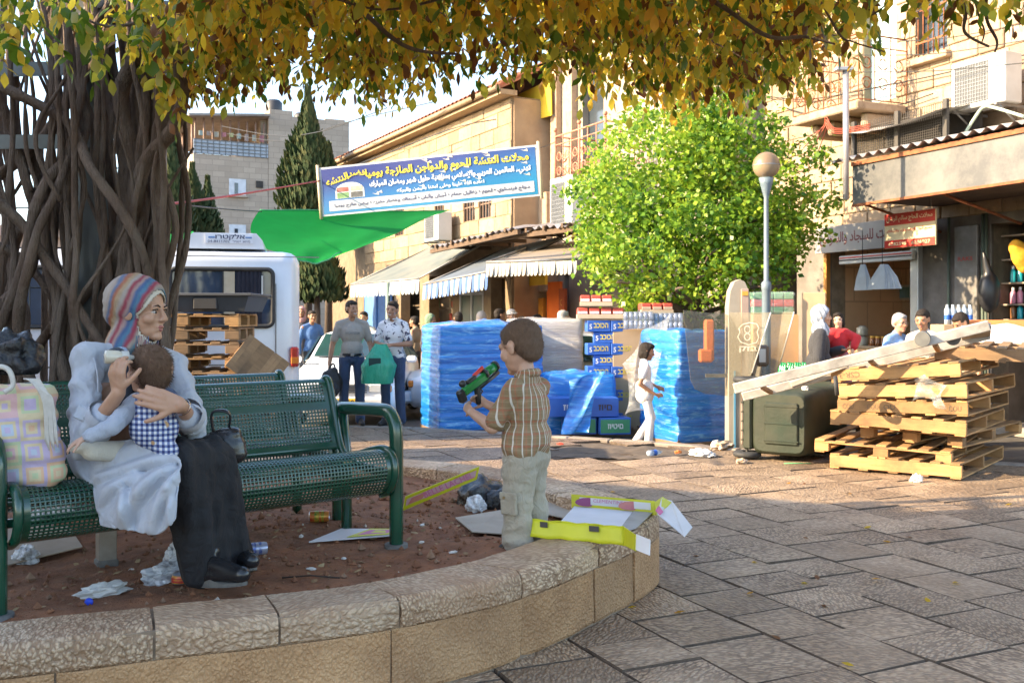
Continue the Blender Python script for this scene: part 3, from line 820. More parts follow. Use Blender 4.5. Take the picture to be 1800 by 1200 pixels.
for (p, q, a, b) in wins:
    wo = MB().box(((p + q) / 2, .2, (a + b) / 2), (q - p, .02, b - a)).build('window', m_glassd, rowB)
    f = MB()
    for i in range(5): f.box((p + (q - p) * i / 4, .08, (a + b) / 2), (.03, .03, b - a))
    for i in range(4): f.box(((p + q) / 2, .085, a + (b - a) * i / 3), (q - p, .025, .03))
    f.build('window_bars', mat('brown_bars', (.2, .12, .08), None, 5, .7), wo)
# roof: eaves gutter and rows of red tiles
ev = MB(); ev.box(((bX0 + bX1) / 2, -.1, 6.9), (bX1 - bX0 + .3, .45, .12)); ev.tube([(bX0, -.4, 6.98), (bX1 + .15, -.4, 6.98)], .07, 8); ev.build('eaves', m_stB, rowB)
m_tile = mat('red_roof_tile', (.42, .17, .085), (.30, .11, .055), 3, .85, rand=.2, bump=.3, dirt=(.18, .10, .07))
sl = R(27); RL = 4.3
rs = MB().box(((bX0 + bX1) / 2, -.35 + RL / 2 * math.cos(sl), 6.98 + RL / 2 * math.sin(sl)), (bX1 - bX0 + .2, RL, .05), (sl, 0, 0)); rs.box(((bX0 + bX1) / 2, -.35 + RL * math.cos(sl) * 1.5, 6.98 + RL / 2 * math.sin(sl)), (bX1 - bX0 + .2, RL, .05), (-sl, 0, 0)); ro = rs.build('roof', m_tile, rowB)
tl = MB()
nrow = 12; ncol = int((bX1 - bX0) / .26)
for i in range(ncol):
    for j in range(nrow):
        x_ = bX0 + .26 * (i + .5); t_ = (j + .5) / nrow * RL; lift = .045
        c_ = Vector((x_, -.35 + t_ * math.cos(sl) - lift * math.sin(sl), 6.98 + t_ * math.sin(sl) + lift * math.cos(sl)))
        pts = [c_ + Vector((0, -.2 * math.cos(sl), -.2 * math.sin(sl) + .02)), c_ + Vector((0, .2 * math.cos(sl), .2 * math.sin(sl) - .01))]
        tl.tube(pts, [.10, .085], 5, False)
stuff(tl.build('roof_tiles', m_tile, ro))
# ground floor of the row: doors, goods openings
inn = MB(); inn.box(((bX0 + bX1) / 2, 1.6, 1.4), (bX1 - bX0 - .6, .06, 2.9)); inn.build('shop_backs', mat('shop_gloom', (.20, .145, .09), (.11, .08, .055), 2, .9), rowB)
m_blue = mat('blue_paint', (.10, .24, .52), (.07, .18, .42), 3, .5, dirt=(.3, .3, .3), dirtamt=.3)
for k_ in range(4):
    xa = shops[0][0] + (shops[0][1] - shops[0][0]) * k_ / 4; xb = shops[0][0] + (shops[0][1] - shops[0][0]) * (k_ + 1) / 4
    MB().box(((xa + xb) / 2, .02 - .05 * (k_ % 2), 1.3), (xb - xa - .02, .05, 2.7)).build('blue_door_panel', m_blue, rowB)
sh = shops[3]
gd = MB().box(((sh[0] + sh[1]) / 2, .1, 1.0), (sh[1] - sh[0], .03, 2.2)).build('glass_door', mat('door_glass', (.12, .17, .15), (.2, .2, .17), 2, .15), rowB)
f = MB()
for t_ in (0, .5, 1): f.box((sh[0] + (sh[1] - sh[0]) * t_, .07, 1.25), (.07, .06, 2.7))
for zz in (2.15, 2.6): f.box(((sh[0] + sh[1]) / 2, .065, zz), (sh[1] - sh[0], .05, .08))
f.build('door_frame', mat('alu_frame', (.55, .55, .54)), gd)
for i, s_ in enumerate(shops[1:3] + shops[4:]):
    g = MB(); rr = random.Random(i)
    for zz in (.9, 1.35, 1.8):
        g.mat(0); g.box(((s_[0] + s_[1]) / 2, .75, zz), (s_[1] - s_[0], .4, .03))
        xx = s_[0] + .1
        while xx < s_[1] - .1:
            g.mat(rr.randint(1, 4)); hh = rr.uniform(.15, .3); g.box((xx, .7, zz + .02 + hh / 2), (.11, .12, hh), bev=.02); xx += .15
    g.build('goods_shelf', [mat('shelf_board', (.3, .24, .18)), mat('pack_red', (.55, .08, .05)), mat('pack_yellow', (.65, .42, .08)), mat('pack_green', (.12, .32, .12)), mat('pack_cream', (.6, .52, .4))], rowB)
# cream building nearer, with balcony, behind the street tree
nb = thing('cream_balcony_building', 'pale plastered building with rusty balcony behind the leafy tree', 'building', FB.o, FB.rz)
m_pl = mat('pale_plaster', (.42, .365, .30), (.33, .28, .22), 1.5, .9, bump=.3, dirt=(.2, .15, .105), dirtamt=.7)
nX0, nX1 = BX(968, 1.1), BX(1265, 1.1)
nwin = [(BX(1024, 1.1), BX(1024, 1.1) + .9, 5.0, 7.1)]
nsh = [(BX(962, 1.1) + .8, BX(1000, 1.1), -.15, 2.6)]
nn_ = MB(); wallpanel(nn_, nX0, nX1, -.15, 9.4, 1.1, .3, nwin + nsh); nn_.box((nX1 - .15, 4.8, 4.6), (.3, 6.8, 9.4)); nn_.box((nX0 + .15, 4.8, 4.6), (.3, 6.8, 9.4)); nn_.box(((nX0 + nX1) / 2, 4.6, 9.3), (nX1 - nX0 - .6, 6.3, .2)); nn_.box(((nX0 + nX1) / 2, 2.6, 1.4), (nX1 - nX0 - .6, .1, 3.0)); nn_.build('wall', m_pl, nb)
pl_ = MB()
for px_ in (976, 1003): pl_.box((BX(px_, 1.0), 1.02, 6.4), (.28, .16, 6.0), bev=.01)
pl_.box((nX0 + .1, 1.02, 3.35), (.5, .5, 2.4), bev=.02); pl_.build('pilaster', m_stA, nb)
for (p, q, a, b) in nwin:
    wo = MB().box(((p + q) / 2, 1.28, (a + b) / 2), (q - p, .03, b - a)).build('window', m_glassd, nb)
    MB().box(((p + q) / 2, 1.1, a - .05), (q - p + .2, .25, .1)).build('sill', m_stA, wo)
gx0, gx1 = BX(974, 0), BX(1062, .0); gz = BZ(1000, 318, 0)
bs = MB().box(((gx0 + gx1) / 2, .55, gz - .1), (gx1 - gx0, 1.1, .16)).build('balcony_slab', m_conc, nb)
g = MB(); scroll_rail(g, gx0, gx1, gz, 1.05, .03, .34, .014); rail_side(g, .03, 1.1, gz, 1.05, gx0, .34, .014); rail_side(g, .03, 1.1, gz, 1.05, gx1, .34, .014)
for xx in (gx0, (gx0 + gx1) / 2, gx1): g.tube([(xx, .03, gz - .05), (xx, .03, gz + 1.15)], .03, 8); g.ell((xx, .03, gz + 1.2), .05, 8, 6)
g.build('balcony_railing', mat('pink_rust', (.50, .22, .14), (.38, .15, .09), 6, .7), nb)
# orange door, yellow fascia
od = MB().box((BX(978, .9), .85, 1.15), (BX(990, .9) - BX(966, .9), .06, 2.45)).build('orange_door', mat('orange_paint', (.80, .17, .02), (.72, .14, .02), 3, .45), nb)
MB().box((BX(957, .9), .8, 1.0), (.35, .08, 2.0)).build('amber_panel', mat('amber', (.75, .36, .05), (.62, .26, .04), 4, .5), nb)
MB().box((BX(996, .9), .8, 1.1), (.25, .08, 2.2)).build('coffee_panel', mat('coffee_red', (.50, .10, .03), (.42, .08, .03), 4, .5), nb)
text('lettering', 'C\nO\nF\nF\nE\nE', mat('gold_ink', (.75, .45, .1)), .10, 1.2, frame((BX(996, .9), .75, 1.35), (1, 0, 0), (0, 0, 1)), nb)
MB().box((BX(926, .6), .55, BZ(926, 492, .6)), (BX(962, .6) - BX(890, .6), .08, .3)).build('yellow_fascia', mat('yellow_board', (.80, .50, .04), (.72, .42, .03), 3, .5), nb)
# yellow board
c4 = [FB.hit(900, 172, .85), FB.hit(969, 140, .85), FB.hit(970, 203, .85), FB.hit(905, 222, .85)]
yb = thing('yellow_signboard', 'blank bright yellow board hung high beside the tiled roof gable', 'sign', FB.o + FB.x * c4[0][0] + FB.y * .85 + Vector((0, 0, c4[3][1])), FB.rz)
b_ = MB().sheet([(c[0] - c4[0][0], 0, c[1] - c4[3][1]) for c in reversed(c4)], .03); b_.build('board', mat('yellow_sheet', (.86, .60, .05), (.80, .52, .04), 2, .5), yb)
b_ = MB()
for c in c4: b_.tube([(c[0] - c4[0][0], .01, c[1] - c4[3][1]), (c[0] - c4[0][0], .25, c[1] - c4[3][1])], .012, 5)
b_.build('fixing', m_greym, yb)
# AC units of the row
for (px_, py_, w_, h_, lab) in ((770, 424, .95, .75, 'large white air conditioner standing on ledge above the striped awnings'), (1000, 405, .9, 1.1, 'tall slatted white air conditioner on roof beside the leafy tree')):
    xx, zz = FB.hit(px_, py_, -.35); wl = FB.o + FB.x * xx + FB.y * -.35
    ac_unit('air_conditioner', lab, (wl.x, wl.y, zz), FB.rz, w_, h_, .4)
# awnings
def awning(label, fl_, fr_, rl_, rr_, val, stripes, mtop, ribs=True):
    o = (Vector(fl_) + Vector(fr_)) / 2; t = thing('shop_awning', label, 'awning', o)
    fl_, fr_, rl_, rr_ = [Vector(p) - o for p in (fl_, fr_, rl_, rr_)]
    mb = MB(); n = 40
    def f(u, v):
        a = fl_.lerp(fr_, u); b = rl_.lerp(rr_, u); p = a.lerp(b, v); p.z += (.022 * math.cos(u * n * PI) if ribs else 0) - .05 * math.sin(PI * v); return p
    mb.grid(f, n * 2 if ribs else 12, 6); mb.build('canopy_sheet', mtop, t)
    vb = MB(); ns = 22; L = (fr_ - fl_)
    for i in range(ns):
        vb.mat(i % 2 if stripes else 0)
        a = fl_ + L * (i / ns); b = fl_ + L * ((i + 1) / ns); m_ = (a + b) / 2
        out = Vector((-.02, -.05, 0)) * (1 + .4 * math.sin(i * 1.7))
        d1, d2 = Vector((0, 0, -val)), Vector((0, 0, -val * 1.22))
        q1 = a.lerp(b, .25); q3 = a.lerp(b, .75)
        vb.add([a, b, b + d1 + out, q3 + d2 + out, m_ + d2 * 1.03 + out, q1 + d2 + out, a + d1 + out], [(6, 5, 4, 3, 2, 1, 0)])
    vb.build('scalloped_valance', stripes or [mtop], t)
    fr = MB(); fr.tube([fl_, fr_], .025, 6); fr.tube([fl_, rl_], .02, 6); fr.tube([fr_, rr_], .02, 6); fr.build('frame', m_greym, t)
    return t
m_aw1 = mat('awning_grey_green', (.14, .16, .15), (.11, .13, .125), 2, .7, dirt=(.33, .28, .2), dirtamt=.4)
m_aw2 = mat('awning_blue_grey', (.13, .155, .19), (.105, .125, .15), 2, .7)
m_aw3 = mat('awning_cream', (.26, .215, .165), (.21, .175, .135), 2, .75)
st1 = [mat('valance_white', (.42, .40, .36)), mat('valance_pale', (.26, .31, .36))]
st2 = [mat('valance_white', (.42, .40, .36)), mat('valance_blue', (.05, .11, .30))]
st3 = [mat('valance_white', (.42, .40, .36)), mat('valance_sand', (.33, .30, .26))]
def bw(px, py, y): x, z = FB.hit(px, py, y); w_ = FB.o + FB.x * x + FB.y * y; return Vector((w_.x, w_.y, z))
awning('grey green ribbed awning with white scalloped valance over the blue doors', P(617, 500, 28), P(737, 489, 23.7), bw(752, 437, 0), bw(875, 414, 0), .30, st1, m_aw1)
awning('blue grey awning with blue and white striped valance over the glass door', P(744, 500, 23.4), P(858, 477, 20.3), bw(880, 440, 0), bw(1003, 412, 0), .30, st2, m_aw2)
awning('cream awning with white scalloped valance over the orange door', P(855, 461, 17.4), P(1014, 455, 16.6), bw(935, 432, .3), bw(1085, 415, .3), .21, st3, m_aw3, False)
pole = thing('awning_pole', 'thin green awning pole between blue doors and shop shelves', 'pole', P(682, 560, 25.4) * Vector((1, 1, 0)) if False else (P(682, 560, 25.4).x, 25.4, -.13))
MB().tube([(0, 0, 0), (0, 0, 2.55)], .06, 8).build('pole', mat('green_pole', (.18, .24, .2), None, 4, .6), pole)
# tin lean-to roofs over the awnings
for i, (q, lab) in enumerate(((((752, 436), (905, 400), 1.5), 'rusty corrugated lean-to roof above the grey green awning'), (((855, 414), (1005, 394), 1.3), 'wavy corrugated tin roof above the blue grey awning'))):
    (xa, za), (xb, zb) = FB.hit(*q[0], -q[2]), FB.hit(*q[1], -q[2]); o_ = FB.o + FB.x * xa
    t = thing('tin_roof', lab, 'roof', (o_.x, o_.y, 0), FB.rz)
    c = MB()
    def f(u, v, xa=xa, xb=xb, za=za, zb=zb, yy=q[2]):
        x_ = (xb - xa) * u; return Vector((x_, -yy + yy * v, za + (zb - za) * u + .22 * v + .03 * math.cos(x_ * 2 * PI / .3) + .06 * nz((x_, v * 3, i), 1.5)))
    c.grid(f, 150, 5); c.build('corrugated_sheet', m_corr, t)
    c = MB()
    for j in range(5): x_ = (xb - xa) * (j + .5) / 5; c.box((x_, -q[2] / 2, za + (zb - za) * (j + .5) / 5 - .0), (.08, q[2], .09))
    c.box(((xb - xa) / 2, -q[2] + .1, (za + zb) / 2 - .08), (xb - xa, .08, .1), (0, -math.atan2(zb - za, xb - xa), 0)); c.build('roof_timber', mat('dark_timber', (.12, .075, .045), (.08, .05, .03), 6, .85), t)

# ---------------------------------------------------------------- terraced house far up the street
m_hs = brickmat('house_stone', (.46, .37, .29), (.37, .295, .23), (.30, .245, .195), .62, .29)
FH = Fac((-16.0, 50.0), (.46, -.887))
hs = thing('terraced_stone_house', 'tall pale stone house with roofed terrace hung with washing beyond the cypress', 'house', FH.o, FH.rz)
HZ = lambda py: CAMZ - (py - HORIZ) / FPX * 51.0
y1, y2 = 3.75, 8.1
hb = MB(); hb.box((-4.5, y1 / 2, HZ(275) / 2), (9, y1, HZ(275))); hb.box((-4.6, (y1 + y2) / 2 + .02, HZ(196) / 2), (9.2, y2 - y1, HZ(196))); hb.box((-3, y2 - .6, HZ(190) / 2), (5, 1.1, HZ(190))); hb.box((-1.2, y1 + .7, HZ(186) / 2), (2.3, 1.2, HZ(186))); hb.build('wall', m_hs, hs)
pr = MB()
for i in range(13): pr.box((.03, .1 + (y1 - .2) * i / 12, HZ(262)), (.03, .03, HZ(250) - HZ(275)))
for zz in (250, 256, 262, 268, 274): pr.box((.035, y1 / 2, HZ(zz)), (.03, y1, .03))
pr.build('terrace_railing', mat('rail_dark', (.15, .16, .17)), hs)
MB().box((-.02, y1 / 2, HZ(262)), (.04, y1, HZ(250) - HZ(275))).build('terrace_sheet', mat('rail_sheet', (.42, .46, .52), None, 2, .6), hs)
rf = MB(); rf.sheet([(.5, -.3, HZ(212)), (.5, y1, HZ(200)), (-8, y1, HZ(218)), (-8, -.6, HZ(232))], .12); rf.build('terrace_roof', mat('terrace_roof', (.27, .23, .20), (.2, .17, .15), 2, .8), hs)
for i in range(9): MB().tube([(-.1, .1 + (y1 - .3) * i / 8, HZ(275)), (-.1, .1 + (y1 - .3) * i / 8, HZ(212))], .05, 6).build('terrace_post', mat('post_rust', (.28, .17, .12)), hs)
for i in range(6): MB().tube([(-.4 - 1.4 * i, .0, HZ(275)), (-.4 - 1.4 * i, .0, HZ(222))], .06, 6).build('terrace_post', mat('post_rust', (.28, .17, .12)), hs)
MB().box((-.6, y1 - .15, HZ(235)), (.5, .3, HZ(196) - HZ(272))).build('white_pier', mat('pale_plaster', (.62, .58, .52)), hs)
def housewin(name, ya, yb_, pa, pb, sub=True):
    o = MB().box((.02, (ya + yb_) / 2, (HZ(pa) + HZ(pb)) / 2), (.06, yb_ - ya, HZ(pa) - HZ(pb))).build(name, mat('shutter_white', (.62, .64, .68)), hs)
    MB().box((.06, ya + (yb_ - ya) * .42, (HZ(pa) + HZ(pb)) / 2 - .1), (.03, (yb_ - ya) * .2, (HZ(pa) - HZ(pb)) * .75)).build('pane', m_glassd, o)
    f = MB(); f.box((.07, (ya + yb_) / 2, HZ(pb) - .06), (.16, yb_ - ya + .2, .1)); f.build('sill', m_hs, o)
housewin('window', 1.75, 2.6, 315, 343); housewin('window', 1.75, 2.6, 395, 425); housewin('window', 6.0, 6.7, 229, 250); housewin('window', 5.6, 6.4, 330, 352)
MB().box((.03, 3.3, HZ(322)), (.06, .35, .35)).build('vent_window', m_dark, hs)
for (xx, yy) in ((-1.2, y1 + .6), (-3, y1 + 2.6)): MB().lathe([(.0, 0), (.42, 0), (.45, .1), (.45, .7), (.3, .85), (0, .9)], (xx, yy, HZ(190) if yy < 5 else HZ(196)), 12).build('water_tank', mat('tank_black', (.04, .04, .045), None, 3, .5), hs)
rl_ = random.Random(4)
for i in range(9):
    yy = .25 + i * .38; hh = rl_.uniform(.2, .36)
    c = MB(); c.grid(lambda u, v: Vector((.02 + .05 * math.sin(u * 6 + i), yy + .22 * u, HZ(247) + .35 - hh * v)), 4, 3); tag(c.build('hanging_laundry', mat('cloth_%d' % (i % 5), ((.3, .36, .33), (.36, .26, .22), (.36, .33, .26), (.36, .14, .16), (.36, .36, .16))[i % 5]), None, FH.o, (0, 0, FH.rz)),
        ('pale green', 'brick red', 'sand coloured', 'crimson', 'yellow')[i % 5] + ' washing hung on the house terrace rail' + (' nearer the white pier' if i > 4 else ''), 'laundry', 'washing on the terrace')
# plain street end, left backdrop house
def plain_house(name, label, fac, w_, d_, h_, m, wn=(), roof=None):
    t = thing(name, label, 'house', fac.o, fac.rz)
    b = MB().box((-w_ / 2, d_ / 2, h_ / 2), (w_, d_, h_)); b.box((-w_ / 2, d_ / 2, h_ + .15), (w_ + .2, d_ + .2, .3)); b.build('wall', m, t)
    for (side, a, zz, ww, hh) in wn:
        if side == 'f': o = MB().box((.02, a, zz), (.08, ww, hh)).build('window', m_glassd, t); MB().box((.05, a, zz - hh / 2 - .06), (.2, ww + .2, .1)).build('sill', m_stA, o)
        else: o = MB().box((a, -.02, zz), (ww, .08, hh)).build('window', m_glassd, t); MB().box((a, -.05, zz - hh / 2 - .06), (ww + .2, .2, .1)).build('sill', m_stA, o)
    return t
plain_house('street_end_house', 'low ochre house closing the street behind the cypress trunk', Fac((-17.5, 62), (.46, -.887)), 12, 9, 5.2, mat('ochre_wall', (.50, .38, .24), (.42, .31, .19), 1, .9), [('f', 1.5 + 2.2 * i, 1.6, 1.2, 2.2) for i in range(4)])
plain_house('pink_stone_house', 'rose stone house seen through the vine trunks', Fac((-17.5, 26.0), (.46, -.887)), 14, 6, 3.8, mat('rose_wall', (.52, .36, .26), (.43, .30, .22), 1.2, .9), [('f', .8 + 1.4 * i, zz, .8, 1.3) for i in range(4) for zz in (2.0,)])
fs_ = Fac((-5.5, 3.4), (.867, -.498))
plain_house('unseen_shade_house', 'unseen limestone house with a single row of windows, added to shade the planter and paving', Fac((-5.5 - .498 * 7, 3.4 - .867 * 7), (.867, -.498)), 10.5, 7, 5.2, m_stA, [('f', 1.2 + 1.6 * i, 1.9, .9, 1.4) for i in range(4)])  # unseen house, added so that planter and foreground lie in its shadow

# ================================================================== BENCHES
m_bench = mat('green_bench_paint', (.004, .066, .036), (.003, .048, .026), 5, .25, spec=.6, coat=.5, dirt=(.06, .09, .07), dirtamt=.25)
m_grime = mat('bench_foot', (.20, .19, .17), (.12, .11, .1), 10, .8)
BU = Vector((.758, .652, 0)).normalized(); BN = Vector((-BU.y, BU.x, 0))
B_ORG = Vector((-2.05, 4.04, .285)); B_ROT = math.atan2(BU.y, BU.x); BL = 1.86
def perf(prof, x0, x1, pitch=.0195, hole=.6, solid=lambda i, n: False):
    pr = catmull([(0, a, b) for a, b in prof], 24); L = [0]
    for i in range(len(pr) - 1): L.append(L[-1] + (pr[i + 1] - pr[i]).length)
    nv = max(2, round(L[-1] / pitch)); nu = round((x1 - x0) / pitch)
    pts = []
    j = 0
    for k in range(nv + 1):
        s = L[-1] * k / nv
        while j < len(L) - 2 and L[j + 1] < s: j += 1
        t = (s - L[j]) / max(L[j + 1] - L[j], 1e-9); pts.append(pr[j].lerp(pr[j + 1], min(1, t)))
    mb = MB(); vs = []
    for k in range(nv + 1):
        for i in range(nu + 1): vs.append((x0 + (x1 - x0) * i / nu, pts[k].y, pts[k].z))
    fs = []; W = nu + 1; a = (1 - hole) / 2
    for k in range(nv):
        for i in range(nu):
            q = (k * W + i, k * W + i + 1, (k + 1) * W + i + 1, (k + 1) * W + i)
            if solid(k, nv) or i < 2 or i >= nu - 2: fs.append(q); continue
            o = len(vs); p = [Vector(vs[t]) for t in q]
            for (u, v) in ((a, a), (1 - a, a), (1 - a, 1 - a), (a, 1 - a)):
                vs.append(tuple(p[0].lerp(p[1], u).lerp(p[3].lerp(p[2], u), v)))
            for e in range(4): fs.append((q[e], q[(e + 1) % 4], o + (e + 1) % 4, o + e))
    mb.add(vs, fs, True)
    return mb
seat_prof = [(.05, .285), (-.03, .32), (-.075, .40), (-.06, .49), (.01, .528), (.12, .515), (.28, .475), (.42, .455)]
back_prof = [(.455, .49), (.49, .56), (.53, .68), (.575, .81), (.60, .862), (.635, .872), (.66, .85)]
def make_bench(label):
    t = thing('park_bench', label, 'bench', B_ORG, B_ROT, 'green perforated benches')
    for nm, pr, sol in (('seat', seat_prof, lambda k, n: k < 2 or k >= n - 2), ('backrest', back_prof, lambda k, n: k < 2 or k > n - 5 or k in (n // 2, n // 2 + 1))):
        me = perf(pr, .03, BL - .03, solid=sol).mesh(nm, m_bench)
        o = link(nm, me, t); md = o.modifiers.new('thick', 'SOLIDIFY'); md.thickness = .004; o.parent = None; apply_mods(o); o.parent = t
    for x in (.025, BL - .025):
        f = MB().tube(catmull([(x, a, b) for a, b in seat_prof], 5), .021, 10); f.build('seat_end_tube', m_bench, t)
        f = MB().tube(catmull([(x, a, b) for a, b in [(.42, .455)] + back_prof], 5), .021, 10); f.build('back_end_tube', m_bench, t)
    for x in (-.035, BL + .035):
        l = MB().tube(catmull([(x, 0, -.02), (x, 0, .3), (x, 0, .58), (x, .018, .665), (x, .075, .715), (x, .17, .722), (x, .35, .715), (x, .56, .705)], 6), .037, 14); lo = l.build('arm_leg', m_bench, t)
        MB().cyl((x, 0, .0), .062, .05, seg=14).build('foot', m_grime, lo)
        b = MB().tube([(x, .02, .38), (x * .999, .4, .40), (x, .52, .41)], .024, 10); b.build('side_rail', m_bench, t)
        b = MB().tube([(x, .5, -.02), (x, .5, .44), (x, .55, .70)], .03, 12); b.build('rear_leg', m_bench, t)
    MB().tube([(0, .4, .40), (BL, .4, .40)], .022, 10).build('cross_bar', m_bench, t)
    MB().tube([(0, .02, .38), (BL, .02, .38)], .02, 10).build('cross_bar', m_bench, t)
    return t
bench = make_bench('green perforated metal bench on which the woman in the headscarf sits')
bench2 = copy_tree(bench); bench2['label'] = 'green perforated metal bench behind the one with the seated woman, in front of pallets'
o2 = Vector((-1.03, 5.90, .285)) - BU * (BL + .035); bench2.location = o2
sp = thing('square_post', 'short square grey steel post set in red earth under the occupied bench', 'post', (-2.03, 4.98, .26), .6)
MB().box((0, 0, .3), (.085, .085, .6), bev=.006).build('post', mat('post_paint', (.30, .27, .23), (.20, .17, .14), 7, .7, dirt=(.16, .08, .04)), sp)
MB().box((0, 0, .02), (.1, .1, .05), bev=.01).build('footing', m_grime, sp)

# ================================================================== PALLETS
def wood(name, c1, c2, dark, rand=.22):
    k = NT(name); oi = k.n('ObjectInfo'); tc = k.n('TexCoord')
    off = k.n('VectorMath', operation='ADD'); cx = k.n('CombineXYZ')
    for i in range(3): k.l(k.math('MULTIPLY', oi.outputs['Random'], 23.0 + i * 9), cx.inputs[i])
    k.l(tc.outputs['Object'], off.inputs[0]); k.l(cx.outputs[0], off.inputs[1])
    mp = k.n('Mapping'); k.l(off.outputs[0], mp.inputs[0]); mp.inputs['Scale'].default_value = (1.2, 14, 14)
    g = k.noise(mp.outputs[0], 3.0, 6, .6, .6); b = k.noise(off.outputs[0], 2.5, 5, .6)
    col = k.mix(k.ramp(g, [(.3, (0, 0, 0)), (.7, (1, 1, 1))]), c1, c2)
    col = k.mix(k.math('MULTIPLY', k.ramp(b, [(.42, (0, 0, 0)), (.68, (1, 1, 1))]), .8), col, dark)
    kn = k.ramp(k.noise(mp.outputs[0], 11, 2, .5, 2.0), [(.66, (0, 0, 0)), (.72, (.7, .7, .7))]); col = k.mix(kn, col, dark)
    v = k.math('MULTIPLY_ADD', oi.outputs['Random'], rand * 2, 1 - rand); cc = k.n('CombineColor')
    for i in range(3): k.l(v, cc.inputs[i])
    k.set(Base_Color=k.mix(1.0, col, cc.outputs[0], 'MULTIPLY'), Roughness=.8); k.bump(g, .35, .006)
    MATS[name] = k.m; return k.m
m_wood = wood('pallet_wood', (.50, .285, .115), (.40, .215, .08), (.13, .075, .038), .32)
m_woodd = wood('weathered_pallet_wood', (.36, .22, .11), (.27, .16, .08), (.13, .085, .05))
_bd = {}
def board(dx, dy, dz, m):
    k = (round(dx, 3), round(dy, 3), round(dz, 3), m.name)
    if k not in _bd: _bd[k] = MB().box((0, 0, 0), (dx, dy, dz), bev=.003).mesh('board', m)
    return _bd[k]
def pallet(label, loc, rot, group, lx=1.2, ly=1.15, style='stringer', m=None, seed=0, cat='pallet'):
    m = m or m_wood; r = random.Random(seed)
    t = thing('wooden_pallet', label, cat, loc, 0, group); t.rotation_euler = rot
    if style == 'stringer':
        for y in (-ly / 2 + .02, 0, ly / 2 - .02): link('stringer', board(lx, .042, .112, m), t, (r.uniform(-.005, .005), y, .015 + .056))
    else:
        for y in (-ly / 2 + .05, 0, ly / 2 - .05):
            for x in (-lx / 2 + .07, 0, lx / 2 - .07): link('block', board(.14, .1, .08, m), t, (x, y, .016 + .04))
            link('stretcher_board', board(lx, .1, .016, m), t, (0, y, .105))
    zt = .136 if style == 'stringer' else .122
    nb_ = 7
    for i in range(nb_):
        x = -lx / 2 + .05 + (lx - .1) * i / (nb_ - 1) + (r.uniform(-.012, .012) if 0 < i < nb_ - 1 else 0)
        b = link('deck_board', board(.095, ly, .018, m), t, (x, r.uniform(-.008, .008), zt)); b.rotation_euler = (0, r.uniform(-.01, .01), r.uniform(-.012, .012))
    for i in range(5 if style == 'stringer' else 3):
        n_ = 4 if style == 'stringer' else 2
        x = -lx / 2 + .05 + (lx - .1) * i / n_
        link('bottom_board', board(.095, ly, .016, m), t, (x, r.uniform(-.006, .006), .007))
    return t
px_, py_ = Vector((math.cos(R(-38)), math.sin(R(-38)), 0)), Vector((-math.sin(R(-38)), math.cos(R(-38)), 0))
CN = Vector((4.14, 9.22, 0))
def stackpos(dx, dy, z): c = CN - px_ * (.6 + dx) + py_ * (.86 + dy); return (c.x, c.y, z)
GP = 'pallets heaped on the paving'
stk = [
 ('bottom pallet of the sunny heap, lying flat on the paving', 0.0, 0.0, .012, (0, 0, R(-38)), 'stringer', 1.24),
 ('open block pallet jutting out left, second from bottom of the sunny heap', .20, .02, .150, (.01, .035, R(-33)), 'block', 1.28),
 ('small set back block pallet, third from bottom of the sunny heap', -.18, .22, .292, (0, .02, R(-44)), 'block', 1.0),
 ('solid sided pallet, fourth from bottom of the sunny heap', .0, .02, .425, (.0, .03, R(-37)), 'stringer', 1.27),
 ('pallet stencilled COU, fifth from bottom of the sunny heap', -.06, .03, .578, (.0, -.03, R(-38)), 'stringer', 1.22),
 ('splintered pallet wrapped with torn film, second from top of the sunny heap', -.10, .0, .745, (.01, -.05, R(-40)), 'stringer', 1.22),
 ('tilted top pallet stencilled with CSR-3 on the sunny heap', .02, .04, .925, (.02, -.085, R(-37)), 'stringer', 1.22)]
heap = []
for i, (lab, dx, dy, z, rot, sty, lx) in enumerate(stk):
    heap.append(pallet(lab, stackpos(dx, dy, z), rot, GP, lx, 1.72, sty, m_wood, 20 + i))
m_sten = mat('stencil_ink', (.10, .075, .05), (.16, .11, .07), 30, .9)
text('stencil', 'CSR-3', m_sten, .20, .055, frame((-.42, -.8635, .070), (-1, 0, 0), (0, 0, -1)), heap[6])
for xx, s in ((-.5, 'COU'), (-.26, 'COU'), (-.1, 'OU'), (.5, 'COU')): text('stencil', s, m_sten, .11, .05, frame((xx, -.8635, .07), (1, .0, 0), (.12, 0, 1)), heap[4])
pallet('grey weathered pallet resting on the rear of the sunny heap', (5.05, 10.2, 1.09), (.03, .03, R(-30)), GP, 1.2, 1.2, 'stringer', m_woodd, 77)
tf = MB(); tf.grid(lambda u, v: CN - px_ * (.40 - .28 * u) + Vector((-.02, -.03, .93 - .22 * v)) + Vector((.03 * math.sin(9 * u + 4 * v), -.02 * math.cos(7 * v), .05 * math.sin(5 * u))), 14, 8)
def film_mat(name, tint, alpha=.35, rough=.12, bump=.6):
    k = NT(name); tr = k.n('BsdfTransparent'); tr.inputs[0].default_value = lin(tint); mx = k.n('MixShader')
    nn = k.noise(k.co('Object', scale=(1, 1, 3)), 7, 6, .65, .8); k.set(Base_Color=tint, Roughness=rough); k.bump(nn, bump, .03)
    k.l(k.math('ADD', k.math('MULTIPLY', k.ramp(nn, [(.4, (0, 0, 0)), (.7, (1, 1, 1))]), alpha), alpha * .5), mx.inputs[0])
    k.l(tr.outputs[0], mx.inputs[1]); k.l(k.b.outputs[0], mx.inputs[2]); k.l(mx.outputs[0], k.out.inputs[0]); MATS[name] = k.m; return k.m
m_film = film_mat('clear_film', (.80, .83, .86), .22)
tag(tf.build('torn_film', m_film, None), 'torn scrap of clear stretch film caught between the sunny pallets', 'plastic film')
